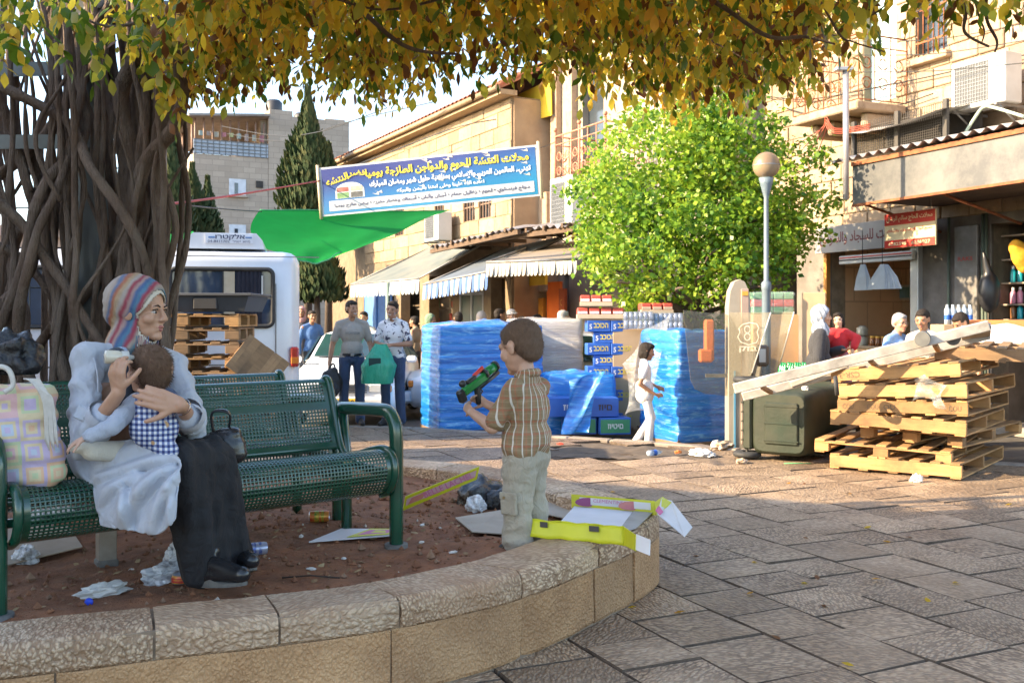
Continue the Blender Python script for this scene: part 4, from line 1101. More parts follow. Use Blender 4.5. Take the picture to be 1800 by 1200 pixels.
# pallets with crate beside the van
for i in range(10):
    lab = 'topmost weathered pallet of the stack beside the van, under a grey tub' if i == 9 else ('second', 'third', 'fourth', 'fifth', 'sixth', 'seventh', 'eighth', 'ninth', 'tenth')[i] + ' pallet from the ground in the tall stack beside the van'
    pallet(lab, (-3.36 + .015 * math.sin(i * 2.3), 10.45, -.012 + .1435 * i + .14), (0, 0, R(4 + 1.5 * math.sin(i * 1.9))), 'pallets beside the van', 1.15, .9, 'block', m_woodd if i % 3 else m_wood, 100 + i)
pallet('low pallet underneath the tall stack beside the white van', (-3.36, 10.45, -.01), (0, 0, R(4)), 'pallets beside the van', 1.2, .95, 'block', m_woodd, 99)
lp = pallet('small broken pallet leaning on its edge against the tall stack by the van', (-2.62, 10.2, 1.02), (R(80), R(38), R(15)), 'pallets beside the van', .5, .4, 'block', m_woodd, 98)
base = thing('timber_crate', 'rough timber crate propping the broken pallet beside the stack', 'crate', (-2.62, 10.3, .0), .1)
for z in range(5): MB().box((0, 0, .09 + .18 * z), (.45, .4, .13), bev=.004).build('slat', m_woodd, base)
for sx in (-.18, .18): MB().box((sx, -.21, .45), (.05, .02, .9)).build('corner_post', m_woodd, base)
tub = thing('plastic_tub', 'shallow dark grey plastic tub on the topmost pallet by the van', 'tub', (-3.2, 10.4, 1.573))
m_tub = mat('dark_grey_plastic', (.075, .078, .085), (.055, .058, .063), 4, .5)
tb = MB(); w0, w1, d0, d1, h = .50, .56, .36, .41, .17
ring = lambda w_, d_, z: [(-w_, -d_, z), (w_, -d_, z), (w_, d_, z), (-w_, d_, z)]
vs = ring(w0, d0, 0) + ring(w1, d1, h) + ring(w1 - .02, d1 - .02, h) + ring(w0 - .02, d0 - .02, .015)
fs = [(3, 2, 1, 0), (12, 13, 14, 15)]
for a in (0, 4, 8):
    for e in range(4): fs.append((a + e, a + (e + 1) % 4, a + 4 + (e + 1) % 4, a + 4 + e))
tb.add(vs, fs); tb.build('body', m_tub, tub)
rm = MB()
for (c, d) in (((0, -d1, h), (2 * w1 + .06, .04, .03)), ((0, d1, h), (2 * w1 + .06, .04, .03)), ((-w1, 0, h), (.04, 2 * d1, .03)), ((w1, 0, h), (.04, 2 * d1, .03))): rm.box(c, d, bev=.006)
rm.build('rim', m_tub, tub)
for x in (-.3, .12): MB().box((x, -d0 - .035, .085), (.24, .04, .13), bev=.01).build('hand_hold', mat('tub_shadow', (.03, .03, .033), None, 4, .6), tub)

# ================================================================== HANDCART with long white rails
cart = thing('market_handcart', 'upturned porter handcart with long scuffed white rails leaning over bin and pallets', 'handcart', (3.6, 9.9, 0))
m_rail = mat('scuffed_white_paint', (.62, .59, .53), (.50, .46, .40), 6, .7, bump=.3, bscale=40, dirt=(.13, .11, .09), dirtamt=.75)
O = Vector((3.6, 9.9, 0))
def beam(a, b, w_, h_, nm, m, par):
    a = Vector(a) - O; b = Vector(b) - O; d = b - a; mid = (a + b) / 2
    o = MB().box((0, 0, 0), (d.length, w_, h_), bev=.008).build(nm, m, par, mid); o.rotation_euler = d.to_track_quat('X', 'Z').to_euler(); return o
A1, A2 = P(1290, 683, 9.75), P(1738, 572, 9.35); B1, B2 = P(1305, 697, 10.2), P(1738, 588, 9.85)
beam(A1, A2, .07, .10, 'long_rail', m_rail, cart); beam(B1, B2, .07, .09, 'long_rail', m_rail, cart)
beam(P(1390, 676, 10.1), P(1490, 640, 9.9), .05, .06, 'short_rail', m_rail, cart)
for t in (.12, .55, .8): beam(A1.lerp(A2, t) + Vector((0, .02, -.06)), B1.lerp(B2, t) + Vector((0, 0, -.03)), .05, .04, 'cross_slat', m_woodd, cart)
for q, rr in ((P(1622, 595, 9.35), .07), (P(1676, 594, 9.5), .065)):
    d = (A2 - A1).normalized(); o = MB().cyl(q - O, rr, .10, axis=Vector((-.45, -.85, -.1)), seg=18).build('roller', mat('roller_grey', (.16, .16, .15), (.1, .1, .1), 8, .7), cart)
tr = MB().lathe([(.045, -.02), (.09, -.02), (.1, 0), (.09, .02), (.045, .02), (.045, -.02)], P(1470, 678, 9.5) - O, 18, rot=Vector((.9, -.3, .1)).to_track_quat('Z', 'Y').to_matrix()); tr.build('small_wheel', mat('black_rubber', (.025, .025, .026), (.04, .04, .04), 8, .7), cart)
ap = MB(); ap.sheet([P(1690, 575, 9.4) - O, P(1742, 570, 9.33) - O, P(1740, 590, 9.85) - O, P(1690, 596, 9.9) - O], .03); ap.build('head_board', m_rail, cart)

# ================================================================== OVERTURNED BIN
m_binb = mat('bin_green', (.014, .030, .016), (.010, .02, .011), 4, .5, dirt=(.075, .068, .045), dirtamt=.6, bump=.25, bscale=25)
m_rub = mat('black_rubber', (.025, .025, .026))
bin_ = thing('wheelie_bin', 'scuffed dark green wheelie bin lying overturned on its side by the pallets', 'bin', (2.80, 10.45, .0), R(-35))
# bin lies along +y (its mouth away), bottom faces -y; width runs up in z, depth runs in x
bb = MB(); rings_ = []
for (yy, dx, dz) in ((0.0, .27, .30), (.03, .295, .335), (.5, .325, .355), (1.0, .35, .375), (1.02, .39, .40), (1.08, .39, .40)):
    pts = []
    for k in range(24):
        a = 2 * PI * k / 24; c, s = math.cos(a), math.sin(a); e = .28
        pts.append((dx * (abs(c) ** e) * (1 if c > 0 else -1), yy, .40 + dz * (abs(s) ** e) * (1 if s > 0 else -1)))
    rings_.append(pts)
vs = [p for r_ in rings_ for p in r_]; fs = [(i * 24 + k, i * 24 + (k + 1) % 24, (i + 1) * 24 + (k + 1) % 24, (i + 1) * 24 + k) for i in range(5) for k in range(24)]
bb.add(vs, fs, True); bb.add(rings_[0], [tuple(reversed(range(24)))]); bb.build('body', m_binb, bin_)
pn = MB().box((.03, -.008, .40), (.36, .03, .44), bev=.012); pn.build('base_panel', m_binb, bin_)
for z in (.22, .4, .58): MB().box((.03, -.024, z), (.38, .012, .014), bev=.003).build('base_rib', m_binb, bin_)
MB().box((-.36, .12, .40), (.10, .20, .60), bev=.02).build('axle_housing', m_binb, bin_)
for i in range(5): MB().box((-.415, .12, .2 + .1 * i), (.02, .2, .016)).build('housing_rib', m_binb, bin_)
MB().tube([(-.38, .08, -.02), (-.38, .08, .82)], .014, 8).build('axle', m_greym, bin_)
for z in (.845, .045):
    wo = MB().lathe([(.05, -.03), (.13, -.03), (.15, -.015), (.15, .015), (.13, .03), (.05, .03)], (-.38, .08, z), 22).build('wheel', m_rub, bin_)
    MB().lathe([(.0, -.02), (.055, -.02), (.055, .02), (0, .02)], (-.38, .08, z), 14).build('hub', m_greym, wo)
MB().box((-.40, 1.08, .4), (.06, .1, .72), bev=.015).build('handle_bar', m_binb, bin_)
ld = MB(); ld.grid(lambda u, v: Vector((-.42 + .1 * math.sin(v * 1.2), 1.1 + .75 * v, .06 + .7 * u)), 8, 6); ld.build('open_lid', m_binb, bin_)
# ================================================================== PUBLIC TELEPHONE
ph = thing('public_telephone', 'public telephone pillar with clear curved acrylic hoods and orange handset panel', 'telephone', (2.72, 12.0, -.12))
m_beige = mat('phone_beige', (.40, .345, .27), (.33, .285, .22), 3, .5, dirt=(.3, .25, .2), dirtamt=.3)
prof = [(-.13, 0), (.13, 0), (.13, 1.75), (.11, 1.95), (.06, 2.06), (0, 2.09), (-.06, 2.06), (-.11, 1.95), (-.13, 1.75)]
b = MB(); vs = [(x, -.11, z) for x, z in prof] + [(x, .11, z) for x, z in prof]; n = len(prof)
b.add(vs, [tuple(range(n)), tuple(reversed(range(n, 2 * n)))] + [(i, n + i, n + (i + 1) % n, (i + 1) % n) for i in range(n)]); b.build('pillar', m_beige, ph)
MB().box((.06, -.118, 1.05), (.09, .016, 1.85), bev=.005).build('front_strip', mat('phone_strip', (.42, .30, .24), (.36, .26, .2), 4, .5), ph)
MB().box((.06, -.128, 1.92), (.07, .01, .05)).build('amber_lamp_plate', mat('amber', (.75, .36, .05)), ph)
MB().box((-.06, -.115, .5), (.02, .012, 1.0)).build('blue_edge', mat('phone_blue', (.12, .35, .55)), ph)
k = NT('acrylic'); tr = k.n('BsdfTransparent'); tr.inputs[0].default_value = (.90, .89, .84, 1); mx = k.n('MixShader'); k.set(Base_Color=(.36, .33, .27), Roughness=.1)
scr = k.noise(k.co('Object'), 40, 8, .75); k.l(k.math('MULTIPLY_ADD', k.ramp(scr, [(.45, (0, 0, 0)), (.75, (1, 1, 1))]), .28, .17), mx.inputs[0]); k.l(tr.outputs[0], mx.inputs[1]); k.l(k.b.outputs[0], mx.inputs[2]); k.l(mx.outputs[0], k.out.inputs[0]); m_acr = k.m
def hood(pts, nm='hood'):
    return MB().sheet(pts, .008).build(nm, m_acr, ph)
PHO = Vector((2.72, 12.0, -.12))
def ppt(px, py, Y): return P(px, py, Y) - PHO
hood([ppt(1201, 545, 11.55), ppt(1280, 553, 11.85), ppt(1279, 696, 11.85), ppt(1240, 692, 11.7), ppt(1222, 684, 11.62), ppt(1214, 668, 11.6)])
h2 = hood([ppt(1283, 549, 11.85), ppt(1355, 549, 11.5), ppt(1322, 655, 11.6), ppt(1310, 678, 11.7), ppt(1283, 696, 11.85)])
hood([ppt(1355, 548, 12.2), ppt(1396, 548, 11.75), ppt(1371, 640, 11.85), ppt(1340, 690, 12.15), ppt(1320, 692, 12.3)])
for (a, c) in (((1355, 549, 11.49), (1322, 655, 11.59)), ((1396, 548, 11.74), (1371, 640, 11.84))): MB().tube([ppt(*a), ppt(*c)], .008, 6).build('hood_edge', m_whitep, ph)
em = MB()
def e2(px, py): return ppt(px, py, 11.62 + (1300 - px) * .0035)
oct_ = [(1299, 577), (1306, 570), (1318, 567), (1330, 569), (1334, 576), (1331, 584), (1334, 593), (1330, 602), (1316, 606), (1302, 601), (1297, 592), (1301, 584)]
em.tube([e2(*q) for q in oct_ + oct_[:1]], .006, 6)
for cy_ in (579, 592): em.tube([e2(1314 + 5 * math.cos(a * PI / 6), cy_ + 6.3 * math.sin(a * PI / 6)) for a in range(13)], .006, 6)
em.build('etched_emblem', mat('etched', (.50, .45, .36), None, 5, .6), ph)
text('lettering', 'קזב', mat('etched', (.72, .66, .55)), .2, .075, frame(e2(1315, 614), (.95, -.25, 0), (0, 0, 1)), ph, .02)
oh = MB().box(ppt(1246, 598, 11.95), (.11, .12, .50), bev=.02); oh.box(ppt(1240, 625, 11.94), (.16, .12, .16), bev=.02); oh.build('orange_handset_panel', mat('orange_plastic', (.75, .20, .05), (.68, .17, .04), 4, .4), ph)
kb = MB().box(ppt(1340, 625, 12.0), (.15, .1, .26), bev=.03); kb.build('keypad_box', mat('phone_brown', (.16, .12, .09), None, 4, .4), ph)
MB().box(ppt(1340, 625, 11.94), (.08, .02, .16), bev=.004).build('keypad', m_whitep, ph)
MB().box(ppt(1262, 660, 11.98), (.3, .05, .04)).build('hood_bracket', m_greym, ph)
# ================================================================== STREET LAMP
lampp = P(1347, 560, 13.1); lamp = thing('street_lamp', 'blue grey street lamp with frosted globe in front of the leafy tree', 'lamp', (lampp.x, 13.1, -.13))
m_lp = mat('lamp_blue_grey', (.15, .20, .235), (.115, .155, .185), 4, .45, dirt=(.4, .38, .34), dirtamt=.25)
MB().lathe([(.09, 0), (.09, .1), (.058, .15), (.058, 2.0), (.066, 2.02), (.066, 2.1), (.034, 2.13), (.032, 3.22), (.045, 3.27), (.08, 3.40), (.10, 3.48), (.0, 3.48)], seg=16).build('pole', m_lp, lamp)
gl = thing; zc = P(0, 291, 13.1).z + .13
up, dn = MB(), MB()
for (mb_, t0, t1) in ((up, 0, PI * .5), (dn, PI * .5, PI)):
    mb_.lathe([(max(.002, .178 * math.sin(t0 + (t1 - t0) * i / 8)), .178 * math.cos(t0 + (t1 - t0) * i / 8)) for i in range(9)], (0, 0, zc), 24)
up.build('globe_cap', mat('globe_brown', (.24, .16, .095), (.2, .135, .08), 4, .3), lamp); dn.build('globe_diffuser', mat('globe_cream', (.30, .22, .135), (.26, .19, .12), 3, .2), lamp)
MB().lathe([(.181, -.006), (.181, .006)], (0, 0, zc), 24).build('globe_seam', m_greym, lamp)

# ================================================================== VAN
m_vanw = mat('van_white', (.70, .72, .76), (.66, .68, .72), 2, .28, spec=.5, coat=.4, dirt=(.45, .42, .38), dirtamt=.25)
VY = 12.0; vr = P(526, 560, VY).x
van = thing('white_van', 'white high roof minibus with curtained side window and roof air conditioner', 'van', (vr, VY, -.13), R(12))
VL, VW, VH = 5.3, 1.95, P(0, 441, VY).z + .13
def vsec(x, inset=0.0, lowz=.42, roof=0.0):
    hw = VW / 2 - inset; H = VH - roof
    pts = [(x, -hw + .03, lowz), (x, -hw, lowz + .25), (x, -hw, 1.15), (x, -hw + .02, 1.75), (x, -hw + .08, H - .14), (x, -hw + .13, H - .04), (x, -hw + .25, H), (x, 0, H + .03)]
    pts += [(p[0], -p[1], p[2]) for p in reversed(pts[:-1])]
    return [(p[0], p[1] + VW / 2, p[2]) for p in pts]
secs = [vsec(0, .20, .5, .12), vsec(-.04, .09, .46, .05), vsec(-.10, .03, .44, .015), vsec(-.2, 0), vsec(-1.5), vsec(-3.3), vsec(-3.9, .02, .42, .05), vsec(-4.5, .06, .42, .75), vsec(-5.1, .12, .42, 1.1), vsec(-5.3, .3, .45, 1.35)]
nn_ = len(secs[0]); b = MB(); b.add([p for s_ in secs for p in s_], [(i * nn_ + k, (i + 1) * nn_ + k, (i + 1) * nn_ + (k + 1) % nn_, i * nn_ + (k + 1) % nn_) for i in range(len(secs) - 1) for k in range(nn_)], True)
b.add(secs[0], [tuple(range(nn_))]); b.add(secs[-1], [tuple(reversed(range(nn_)))]); b.build('body', m_vanw, van)
def vx(px, Y=VY): return P(px, 560, Y).x - vr
def vz(py, Y=VY): return P(0, py, Y).z + .13
def rrect(x0, x1, z0, z1, r, y, n=5):
    pts = []
    for (cx, cz, a0) in ((x1 - r, z1 - r, 0), (x0 + r, z1 - r, 90), (x0 + r, z0 + r, 180), (x1 - r, z0 + r, 270)):
        for i in range(n + 1): a = R(a0 + 90 * i / n); pts.append(Vector((cx + r * math.cos(a), y, cz + r * math.sin(a))))
    return pts
def vwin(x0, x1, z0, z1):
    o = MB().tube(rrect(x0, x1, z0, z1, .07, .005) + rrect(x0, x1, z0, z1, .07, .005)[:1], .03, 6, False).build('window', m_rub, van)
    MB().add(rrect(x0, x1, z0, z1, .07, .012), [tuple(reversed(range(24)))]).build('pane', mat('van_glass', (.05, .075, .12), (.03, .045, .07), 2, .05, spec=1.0), o)
    return o
wo = vwin(vx(309), vx(481), vz(573), vz(474))
cm = MB(); cm.grid(lambda u, v: Vector((vx(418) + (vx(462) - vx(418)) * u, -.002 + .008 * math.sin(u * 40), vz(568) + (vz(478) - vz(568)) * v)), 44, 2); cm.build('curtain', mat('navy_curtain', (.022, .022, .035), (.014, .014, .024), 6, .9), wo)
MB().box((vx(407), -.0, (vz(478) + vz(568)) / 2), (vx(417) - vx(398), .008, vz(478) - vz(568))).build('cream_curtain', mat('cream_curtain', (.55, .46, .33), (.47, .38, .26), 6, .9), wo)
MB().box((vx(397), -.004, (vz(478) + vz(568)) / 2), (.018, .012, vz(476) - vz(570))).build('window_bar', m_rub, wo)
MB().box((vx(463), -.004, (vz(485) + vz(530)) / 2), (.02, .006, vz(485) - vz(530))).build('light_gap', m_whitep, wo)
vwin(vx(60), vx(250), vz(573), vz(474)); vwin(vx(-160), vx(20), vz(573), vz(474))
sm_ = MB().box((vx(486), -.001, 1.3), (.012, .006, 1.5)); sm_.build('panel_seam', m_greym, van); MB().box((vx(400), -.002, vz(452)), (2.2, .006, .012)).build('roof_gutter', m_greym, van); MB().box((vx(400), -.002, vz(640)), (2.2, .006, .014)).build('side_moulding', m_greym, van)
tl_ = MB().box((-.055, .03, vz(627)), (.10, .10, vz(610) - vz(645)), bev=.02); tl_.build('tail_light', mat('tail_red', (.45, .03, .02), None, 3, .2), van)
MB().box((-.05, .028, vz(633)), (.095, .10, .09), bev=.01).build('amber_light', mat('tail_amber', (.7, .22, .03), None, 3, .2), van)
for x in (-1.1, -4.3):
    wl_ = MB().lathe([(.18, -.1), (.31, -.1), (.345, -.05), (.345, .05), (.31, .1), (.18, .1)], (x, .12, .345), 24, rot=rotm(PI / 2, 0, 0)).build('wheel', m_rub, van)
    MB().lathe([(0, -.06), (.1, -.08), (.2, -.07), (.2, .07), (0, .06)], (x, .12, .345), 18, rot=rotm(PI / 2, 0, 0)).build('rim', m_greym, wl_)
    MB().lathe([(.18, -.1), (.31, -.1), (.345, -.05), (.345, .05), (.31, .1), (.18, .1)], (x, VW - .12, .345), 24, rot=rotm(PI / 2, 0, 0)).build('wheel', m_rub, van)
MB().box((-.03, VW / 2, .5), (.14, VW - .2, .2), bev=.04).build('bumper', m_tub, van)
ra = MB(); x0, x1, x2 = vx(303), vx(345), vx(466); za, zb = VH + .0, vz(409)
for yy in (.15,):
    pr_ = [(x0, VH + .03), (x1, zb), (x2 - .1, zb), (x2 - .03, zb - .08), (x2, VH + .03)]
    ra.add([(x, .22, z) for x, z in pr_] + [(x, 1.7, z) for x, z in pr_], [(0, 1, 2, 3, 4)[::-1], (5, 6, 7, 8, 9)] + [(i, (i + 1) % 5, 5 + (i + 1) % 5, 5 + i) for i in range(5)])
ro_ = ra.build('roof_air_conditioner', m_vanw, van)
MB().box(((vx(365) + vx(446)) / 2, .21, vz(419)), (vx(446) - vx(365), .012, vz(410) - vz(427))).build('label_panel', mat('label_white', (.75, .77, .82)), ro_)
m_navy = mat('navy_ink', (.02, .03, .10))
text('lettering', 'ורטקלא', m_navy, (vx(432) - vx(382)), .075, frame(((vx(407)), .200, vz(416.5)), (1, 0, 0), (0, 0, 1)), ro_, .015)
text('lettering', '04-8411702  ריווא גוזימ', m_navy, (vx(440) - vx(368)), .03, frame(((vx(405)), .200, vz(424)), (1, 0, 0), (0, 0, 1)), ro_)
for a, b_ in ((370, 381), (433, 444)): MB().box((vx((a + b_) / 2), .2, vz(417)), (vx(b_) - vx(a), .006, .02)).build('blue_bar', mat('blue_paint', (.1, .24, .52)), ro_)

# ================================================================== CARS
def make_car(label, loc, rz):
    t = thing('parked_car', label, 'car', loc, rz, 'cars parked in the street')
    W = .84
    # stations along x (front at x=0, rear at 4.1): belt height, half width, roof height
    def sec(x, hw, low, belt, roof, rw):
        h = [(x, -hw * .96, low), (x, -hw, low + .15), (x, -hw, belt - .12), (x, -hw * .97, belt), (x, -rw, roof - .04), (x, -rw * .8, roof), (x, 0, roof + .015)]
        return h + [(p[0], -p[1], p[2]) for p in reversed(h[:-1])]
    S = [sec(0, .66, .3, .62, .66, .55), sec(.08, .78, .22, .68, .73, .6), sec(.5, .83, .2, .76, .82, .66), sec(1.05, .84, .2, .84, .92, .70), sec(1.25, .84, .2, .87, 1.02, .71), sec(1.75, .84, .2, .89, 1.37, .60), sec(2.1, .84, .2, .90, 1.42, .60), sec(3.0, .84, .2, .91, 1.41, .60), sec(3.5, .83, .22, .92, 1.2, .62), sec(3.9, .80, .25, .90, .98, .68), sec(4.1, .72, .32, .80, .86, .62)]
    n = len(S[0]); b = MB(); b.add([p for s_ in S for p in s_], [(i * n + k, i * n + (k + 1) % n, (i + 1) * n + (k + 1) % n, (i + 1) * n + k) for i in range(len(S) - 1) for k in range(n)], True)
    b.add(S[0], [tuple(reversed(range(n)))]); b.add(S[-1], [tuple(range(n))]); b.build('body', m_vanw, t)
    gl_ = mat('car_glass', (.03, .06, .075), (.02, .04, .05), 2, .04, spec=1.0)
    MB().sheet([(1.22, -.62, 1.0), (1.70, -.52, 1.345), (1.70, .52, 1.345), (1.22, .62, 1.0)], .02).xf(Matrix.Translation((-.035, 0, .03))).build('windscreen', gl_, t)
    for s_ in (-1, 1):
        for (a, c) in ((1.5, 2.25), (2.33, 3.2)):
            q = [(a, s_ * .845, .94), (c, s_ * .845, .94), (min(c, 3.0), s_ * .65, 1.34), (max(a + .3 if a < 2 else a, a), s_ * .65, 1.34)]
            MB().sheet(q, .03).build('side_window', gl_, t)
        hl = MB().box((.03, s_ * .56, .60), (.1, .26, .13), bev=.02).build('headlight', mat('lamp_glass', (.6, .62, .64), None, 3, .1), t)
        MB().box((.04, s_ * .72, .59), (.1, .09, .11), bev=.02).build('indicator', mat('tail_amber', (.7, .22, .03)), t)
        MB().box((1.35, s_ * .93, .98), (.1, .16, .11), bev=.03).build('wing_mirror', m_vanw, t)
        for x in (.75, 3.3):
            w_ = MB().lathe([(.16, -.09), (.27, -.09), (.295, -.05), (.295, .05), (.27, .09), (.16, .09)], (x, s_ * .76, .295), 22, rot=rotm(PI / 2, 0, 0)).build('wheel', m_rub, t)
            MB().lathe([(0, -.07), (.15, -.085), (.17, -.06), (.17, .06), (.15, .085), (0, .07)], (x, s_ * .76, .295), 18, rot=rotm(PI / 2, 0, 0)).build('rim', m_greym, w_)
        MB().box((2.0, s_ * .845, .55), (2.2, .02, .04)).build('side_moulding', m_tub, t)
    MB().box((-.02, 0, .38), (.16, 1.5, .2), bev=.04).build('bumper', m_vanw, t)
    for i in range(4): MB().box((-.005, 0, .54 + .035 * i), (.05, .8, .014)).build('grille_bar', m_tub, t)
    pl = MB().box((-.105, 0, .40), (.012, .52, .115), bev=.004).build('number_plate', mat('plate_yellow', (.80, .50, .04), None, 3, .5), t)
    text('lettering', '67·312·60', mat('black_ink', (.02, .02, .02)), .46, .075, frame((-.1125, 0, .40), (0, -1, 0), (0, 0, 1)), pl, .02)
    return t
car = make_car('white hatchback with yellow number plate parked behind the two youths', (-2.55, 14.75, -.13), R(90))
car2 = copy_tree(car); car2['label'] = 'white car seen side on between the youths and blue wrapped goods'; car2.location = (-1.75, 16.6, -.13); car2.rotation_euler = (0, 0, R(8))

# ================================================================== WRAPPED GOODS
def wrapmat(name, a, b, c, sc=1.0):
    k = NT(name); co = k.co('Object', scale=(.7, .7, 15)); n1 = k.noise(co, 1.9 * sc, 7, .68, .5); n2 = k.noise(k.co('Object', scale=(.8, .8, 5)), 3.0, 6, .65, 1.4)
    col = k.mix(k.ramp(n1, [(.32, (0, 0, 0)), (.68, (1, 1, 1))]), a, b); col = k.mix(k.ramp(n2, [(.53, (0, 0, 0)), (.72, (.9, .9, .9))]), col, c)
    k.set(Base_Color=col, Roughness=.11); k.b.inputs['Specular IOR Level'].default_value = .7; k.b.inputs['Coat Weight'].default_value = .4; k.bump(k.math('ADD', n1, k.noise(co, 9, 5, .7, .5)), .7, .02); MATS[name] = k.m; return k.m
m_bw = wrapmat('blue_stretch_film', (.004, .10, .46), (.012, .28, .78), (.26, .66, .92))
m_gw = wrapmat('pale_stretch_film', (.50, .47, .46), (.62, .60, .60), (.72, .74, .78))
def wrapped(label, loc, rz, w_, d_, h_, layers, m, seed=0, topbump=.05, taper=.02):
    t = thing('wrapped_goods', label, 'goods', loc, rz, 'shrink wrapped goods at the kerb')
    MB().box((0, 0, .05), (w_, d_, .1)).build('pallet_base', m_woodd, t)
    mb = MB(); nh = layers * 6; NP = 72; vs = []
    for j in range(nh + 1):
        v = j / nh; z = .06 + (h_ - .06) * v; bul = .011 * abs(math.sin(v * layers * PI)) ** .5; tp_ = 1 - taper * v
        for k in range(NP):
            a = 2 * PI * k / NP + .0001; c, s_ = math.cos(a), math.sin(a); e = .09 + .03 * v
            x = (w_ / 2 + bul) * tp_ * (abs(c) ** e) * (1 if c > 0 else -1); y = (d_ / 2 + bul) * tp_ * (abs(s_) ** e) * (1 if s_ > 0 else -1)
            n_ = .010 * nz((x * 1.5 + seed, y * 1.5, z * 9)) + .008 * nz((x * 3, y * 3 + seed, z * 26))
            vs.append((x * (1 + n_), y * (1 + n_), z + (.03 * nz((x * 3, y * 3, seed)) if j == nh else 0)))
    fs = [(j * NP + k, j * NP + (k + 1) % NP, (j + 1) * NP + (k + 1) % NP, (j + 1) * NP + k) for j in range(nh) for k in range(NP)]
    base = len(vs); rt = 8
    for i in range(1, rt + 1):
        f_ = 1 - i / rt
        for k in range(NP):
            p = vs[nh * NP + k]; x, y = p[0] * f_, p[1] * f_; vs.append((x, y, h_ + topbump * nz((x * 4, y * 4, seed + 2)) + topbump * .6 * (1 - f_)))
    for i in range(rt):
        for k in range(NP):
            o1 = nh * NP if i == 0 else base + (i - 1) * NP; o2 = base + i * NP; fs.append((o1 + k, o1 + (k + 1) % NP, o2 + (k + 1) % NP, o2 + k))
    mb.add(vs, fs, True); mb.build('film_wrap', m, t)
    return t
def corner_box(px, Y, rz, w_, d_):   # position of a box whose near-left bottom corner shows at px
    c = Vector(((px - 900) / FPX * Y, Y, -.13)); x = Vector((math.cos(rz), math.sin(rz), 0)); y = Vector((-x.y, x.x, 0)); q = c + x * w_ / 2 + y * d_ / 2; return (q.x, q.y, -.13)
wrapped('tall blue film wrapped stack behind the boy with the toy gun', corner_box(772, 13.75, R(18), 1.55, 1.2), R(18), 1.55, 1.2, 1.53, 11, m_bw, 1, .10)
wrapped('tall blue film wrapped stack beside the telephone pillar', corner_box(1193, 12.55, R(24), .92, .95), R(24), .92, .95, 1.47, 9, m_bw, 5, .05)
wrapped('low blue film wrapped pile with green cartons behind the walking girl', corner_box(958, 13.5, R(8), 1.05, .8), R(8), 1.05, .8, .86, 3, m_bw, 9, .08, .12)
wrapped('pale film wrapped carton stack behind the boy head', corner_box(900, 15.0, R(6), 1.1, 1.0), R(6), 1.1, 1.0, 1.62, 6, m_gw, 13, .05)
def carton(label, loc, rz, sz, m, grp, texts=(), tm=None, band=None, cat='carton', flap=True):
    t = thing('carton', label, cat, loc, rz, grp)
    MB().box((0, 0, sz[2] / 2), sz, bev=.006).build('box', m, t)
    if flap: MB().box((0, 0, sz[2] + .001), (sz[0] * .98, .05, .003)).build('tape', mat('tape', (.42, .32, .2)), t)
    if band: MB().box((0, -sz[1] / 2 - .002, sz[2] * .5), (sz[0] * .94, .004, sz[2] * .8)).build('printed_panel', band, t)
    for (s, xx, zz, ww, hh, mm) in texts: text('lettering', s, mm, ww * sz[0], hh * sz[2], frame((xx * sz[0], -sz[1] / 2 - .0065, zz * sz[2]), (1, 0, 0), (0, 0, 1)), t, .02)
    return t
m_kraft = mat('kraft_card', (.46, .32, .19), (.40, .27, .16), 3, .85, rand=.1); m_bluec = mat('blue_carton', (.03, .13, .48), (.025, .10, .40), 3, .5); m_ylw = mat('yellow_ink', (.80, .60, .06)); m_wht = mat('white_ink', (.75, .75, .75))
m_grnc = mat('green_carton', (.05, .28, .13), (.04, .22, .1), 3, .5)
GC = 'blue printed cartons in a stack'
rows = [(1032, 550), (1030, 573), (1033, 596), (1040, 626), (1046, 650)]
k_ = 0
for r_ in range(9):
    for c_ in range(2):
        z = -.13 + .15 + .162 * r_; q = P(1055 + c_ * 42 + (9 if r_ % 2 else -4), 560, 14.1)
        carton('blue printed carton, layer %s from the ground, %s' % (('one', 'two', 'three', 'four', 'five', 'six', 'seven', 'eight', 'nine')[r_], ('on the pale wrapped stack side', 'on the film drape side')[c_]), (q.x, 14.15 + .02 * (r_ % 2), z), R(3 - 5 * (r_ % 2)), (.33, .3, .16), m_bluec, GC, [('בכוכה', .08, .55, .62, .42, m_ylw), ('5', -.36, .45, .12, .45, m_wht)], flap=False)
pb = thing('carton_pallet', 'low wooden pallet under the blue printed cartons', 'pallet', (P(1076, 560, 14.1).x, 14.15, -.13))
for i in range(5): MB().box((-.4 + .2 * i, 0, .12), (.12, .8, .03)).build('deck_board', m_woodd, pb)
for i in range(3): MB().box((0, -.3 + .3 * i, .05), (.95, .09, .1)).build('bearer', m_woodd, pb)
for i, (px0, xx) in enumerate(((985, 'green banded carton in the blue pile, left of its neighbour'), (1045, 'green banded carton in the blue pile, nearer the girl'))):
    q = P(px0 + 20, 560, 13.2); carton(xx, (q.x + .1, 13.32 - .02 * i, -.03), R(8), (.42, .3, .22), m_bluec, 'green banded cartons', [('זויטים', 0, .5, .5, .3, m_wht)], band=m_grnc, flap=False)
for i in range(2):
    q = P(985 + 62 * i, 560, 13.2); carton(('plain blue carton with black lettering in the low pile' if i else 'plain blue carton with white label in the low pile'), (q.x + .06, 13.34, .2), R(8), (.46, .3, .25), m_bluec, 'plain blue cartons', [('זוים', .1, .5, .4, .3, m_ink if i else m_wht)], flap=False)
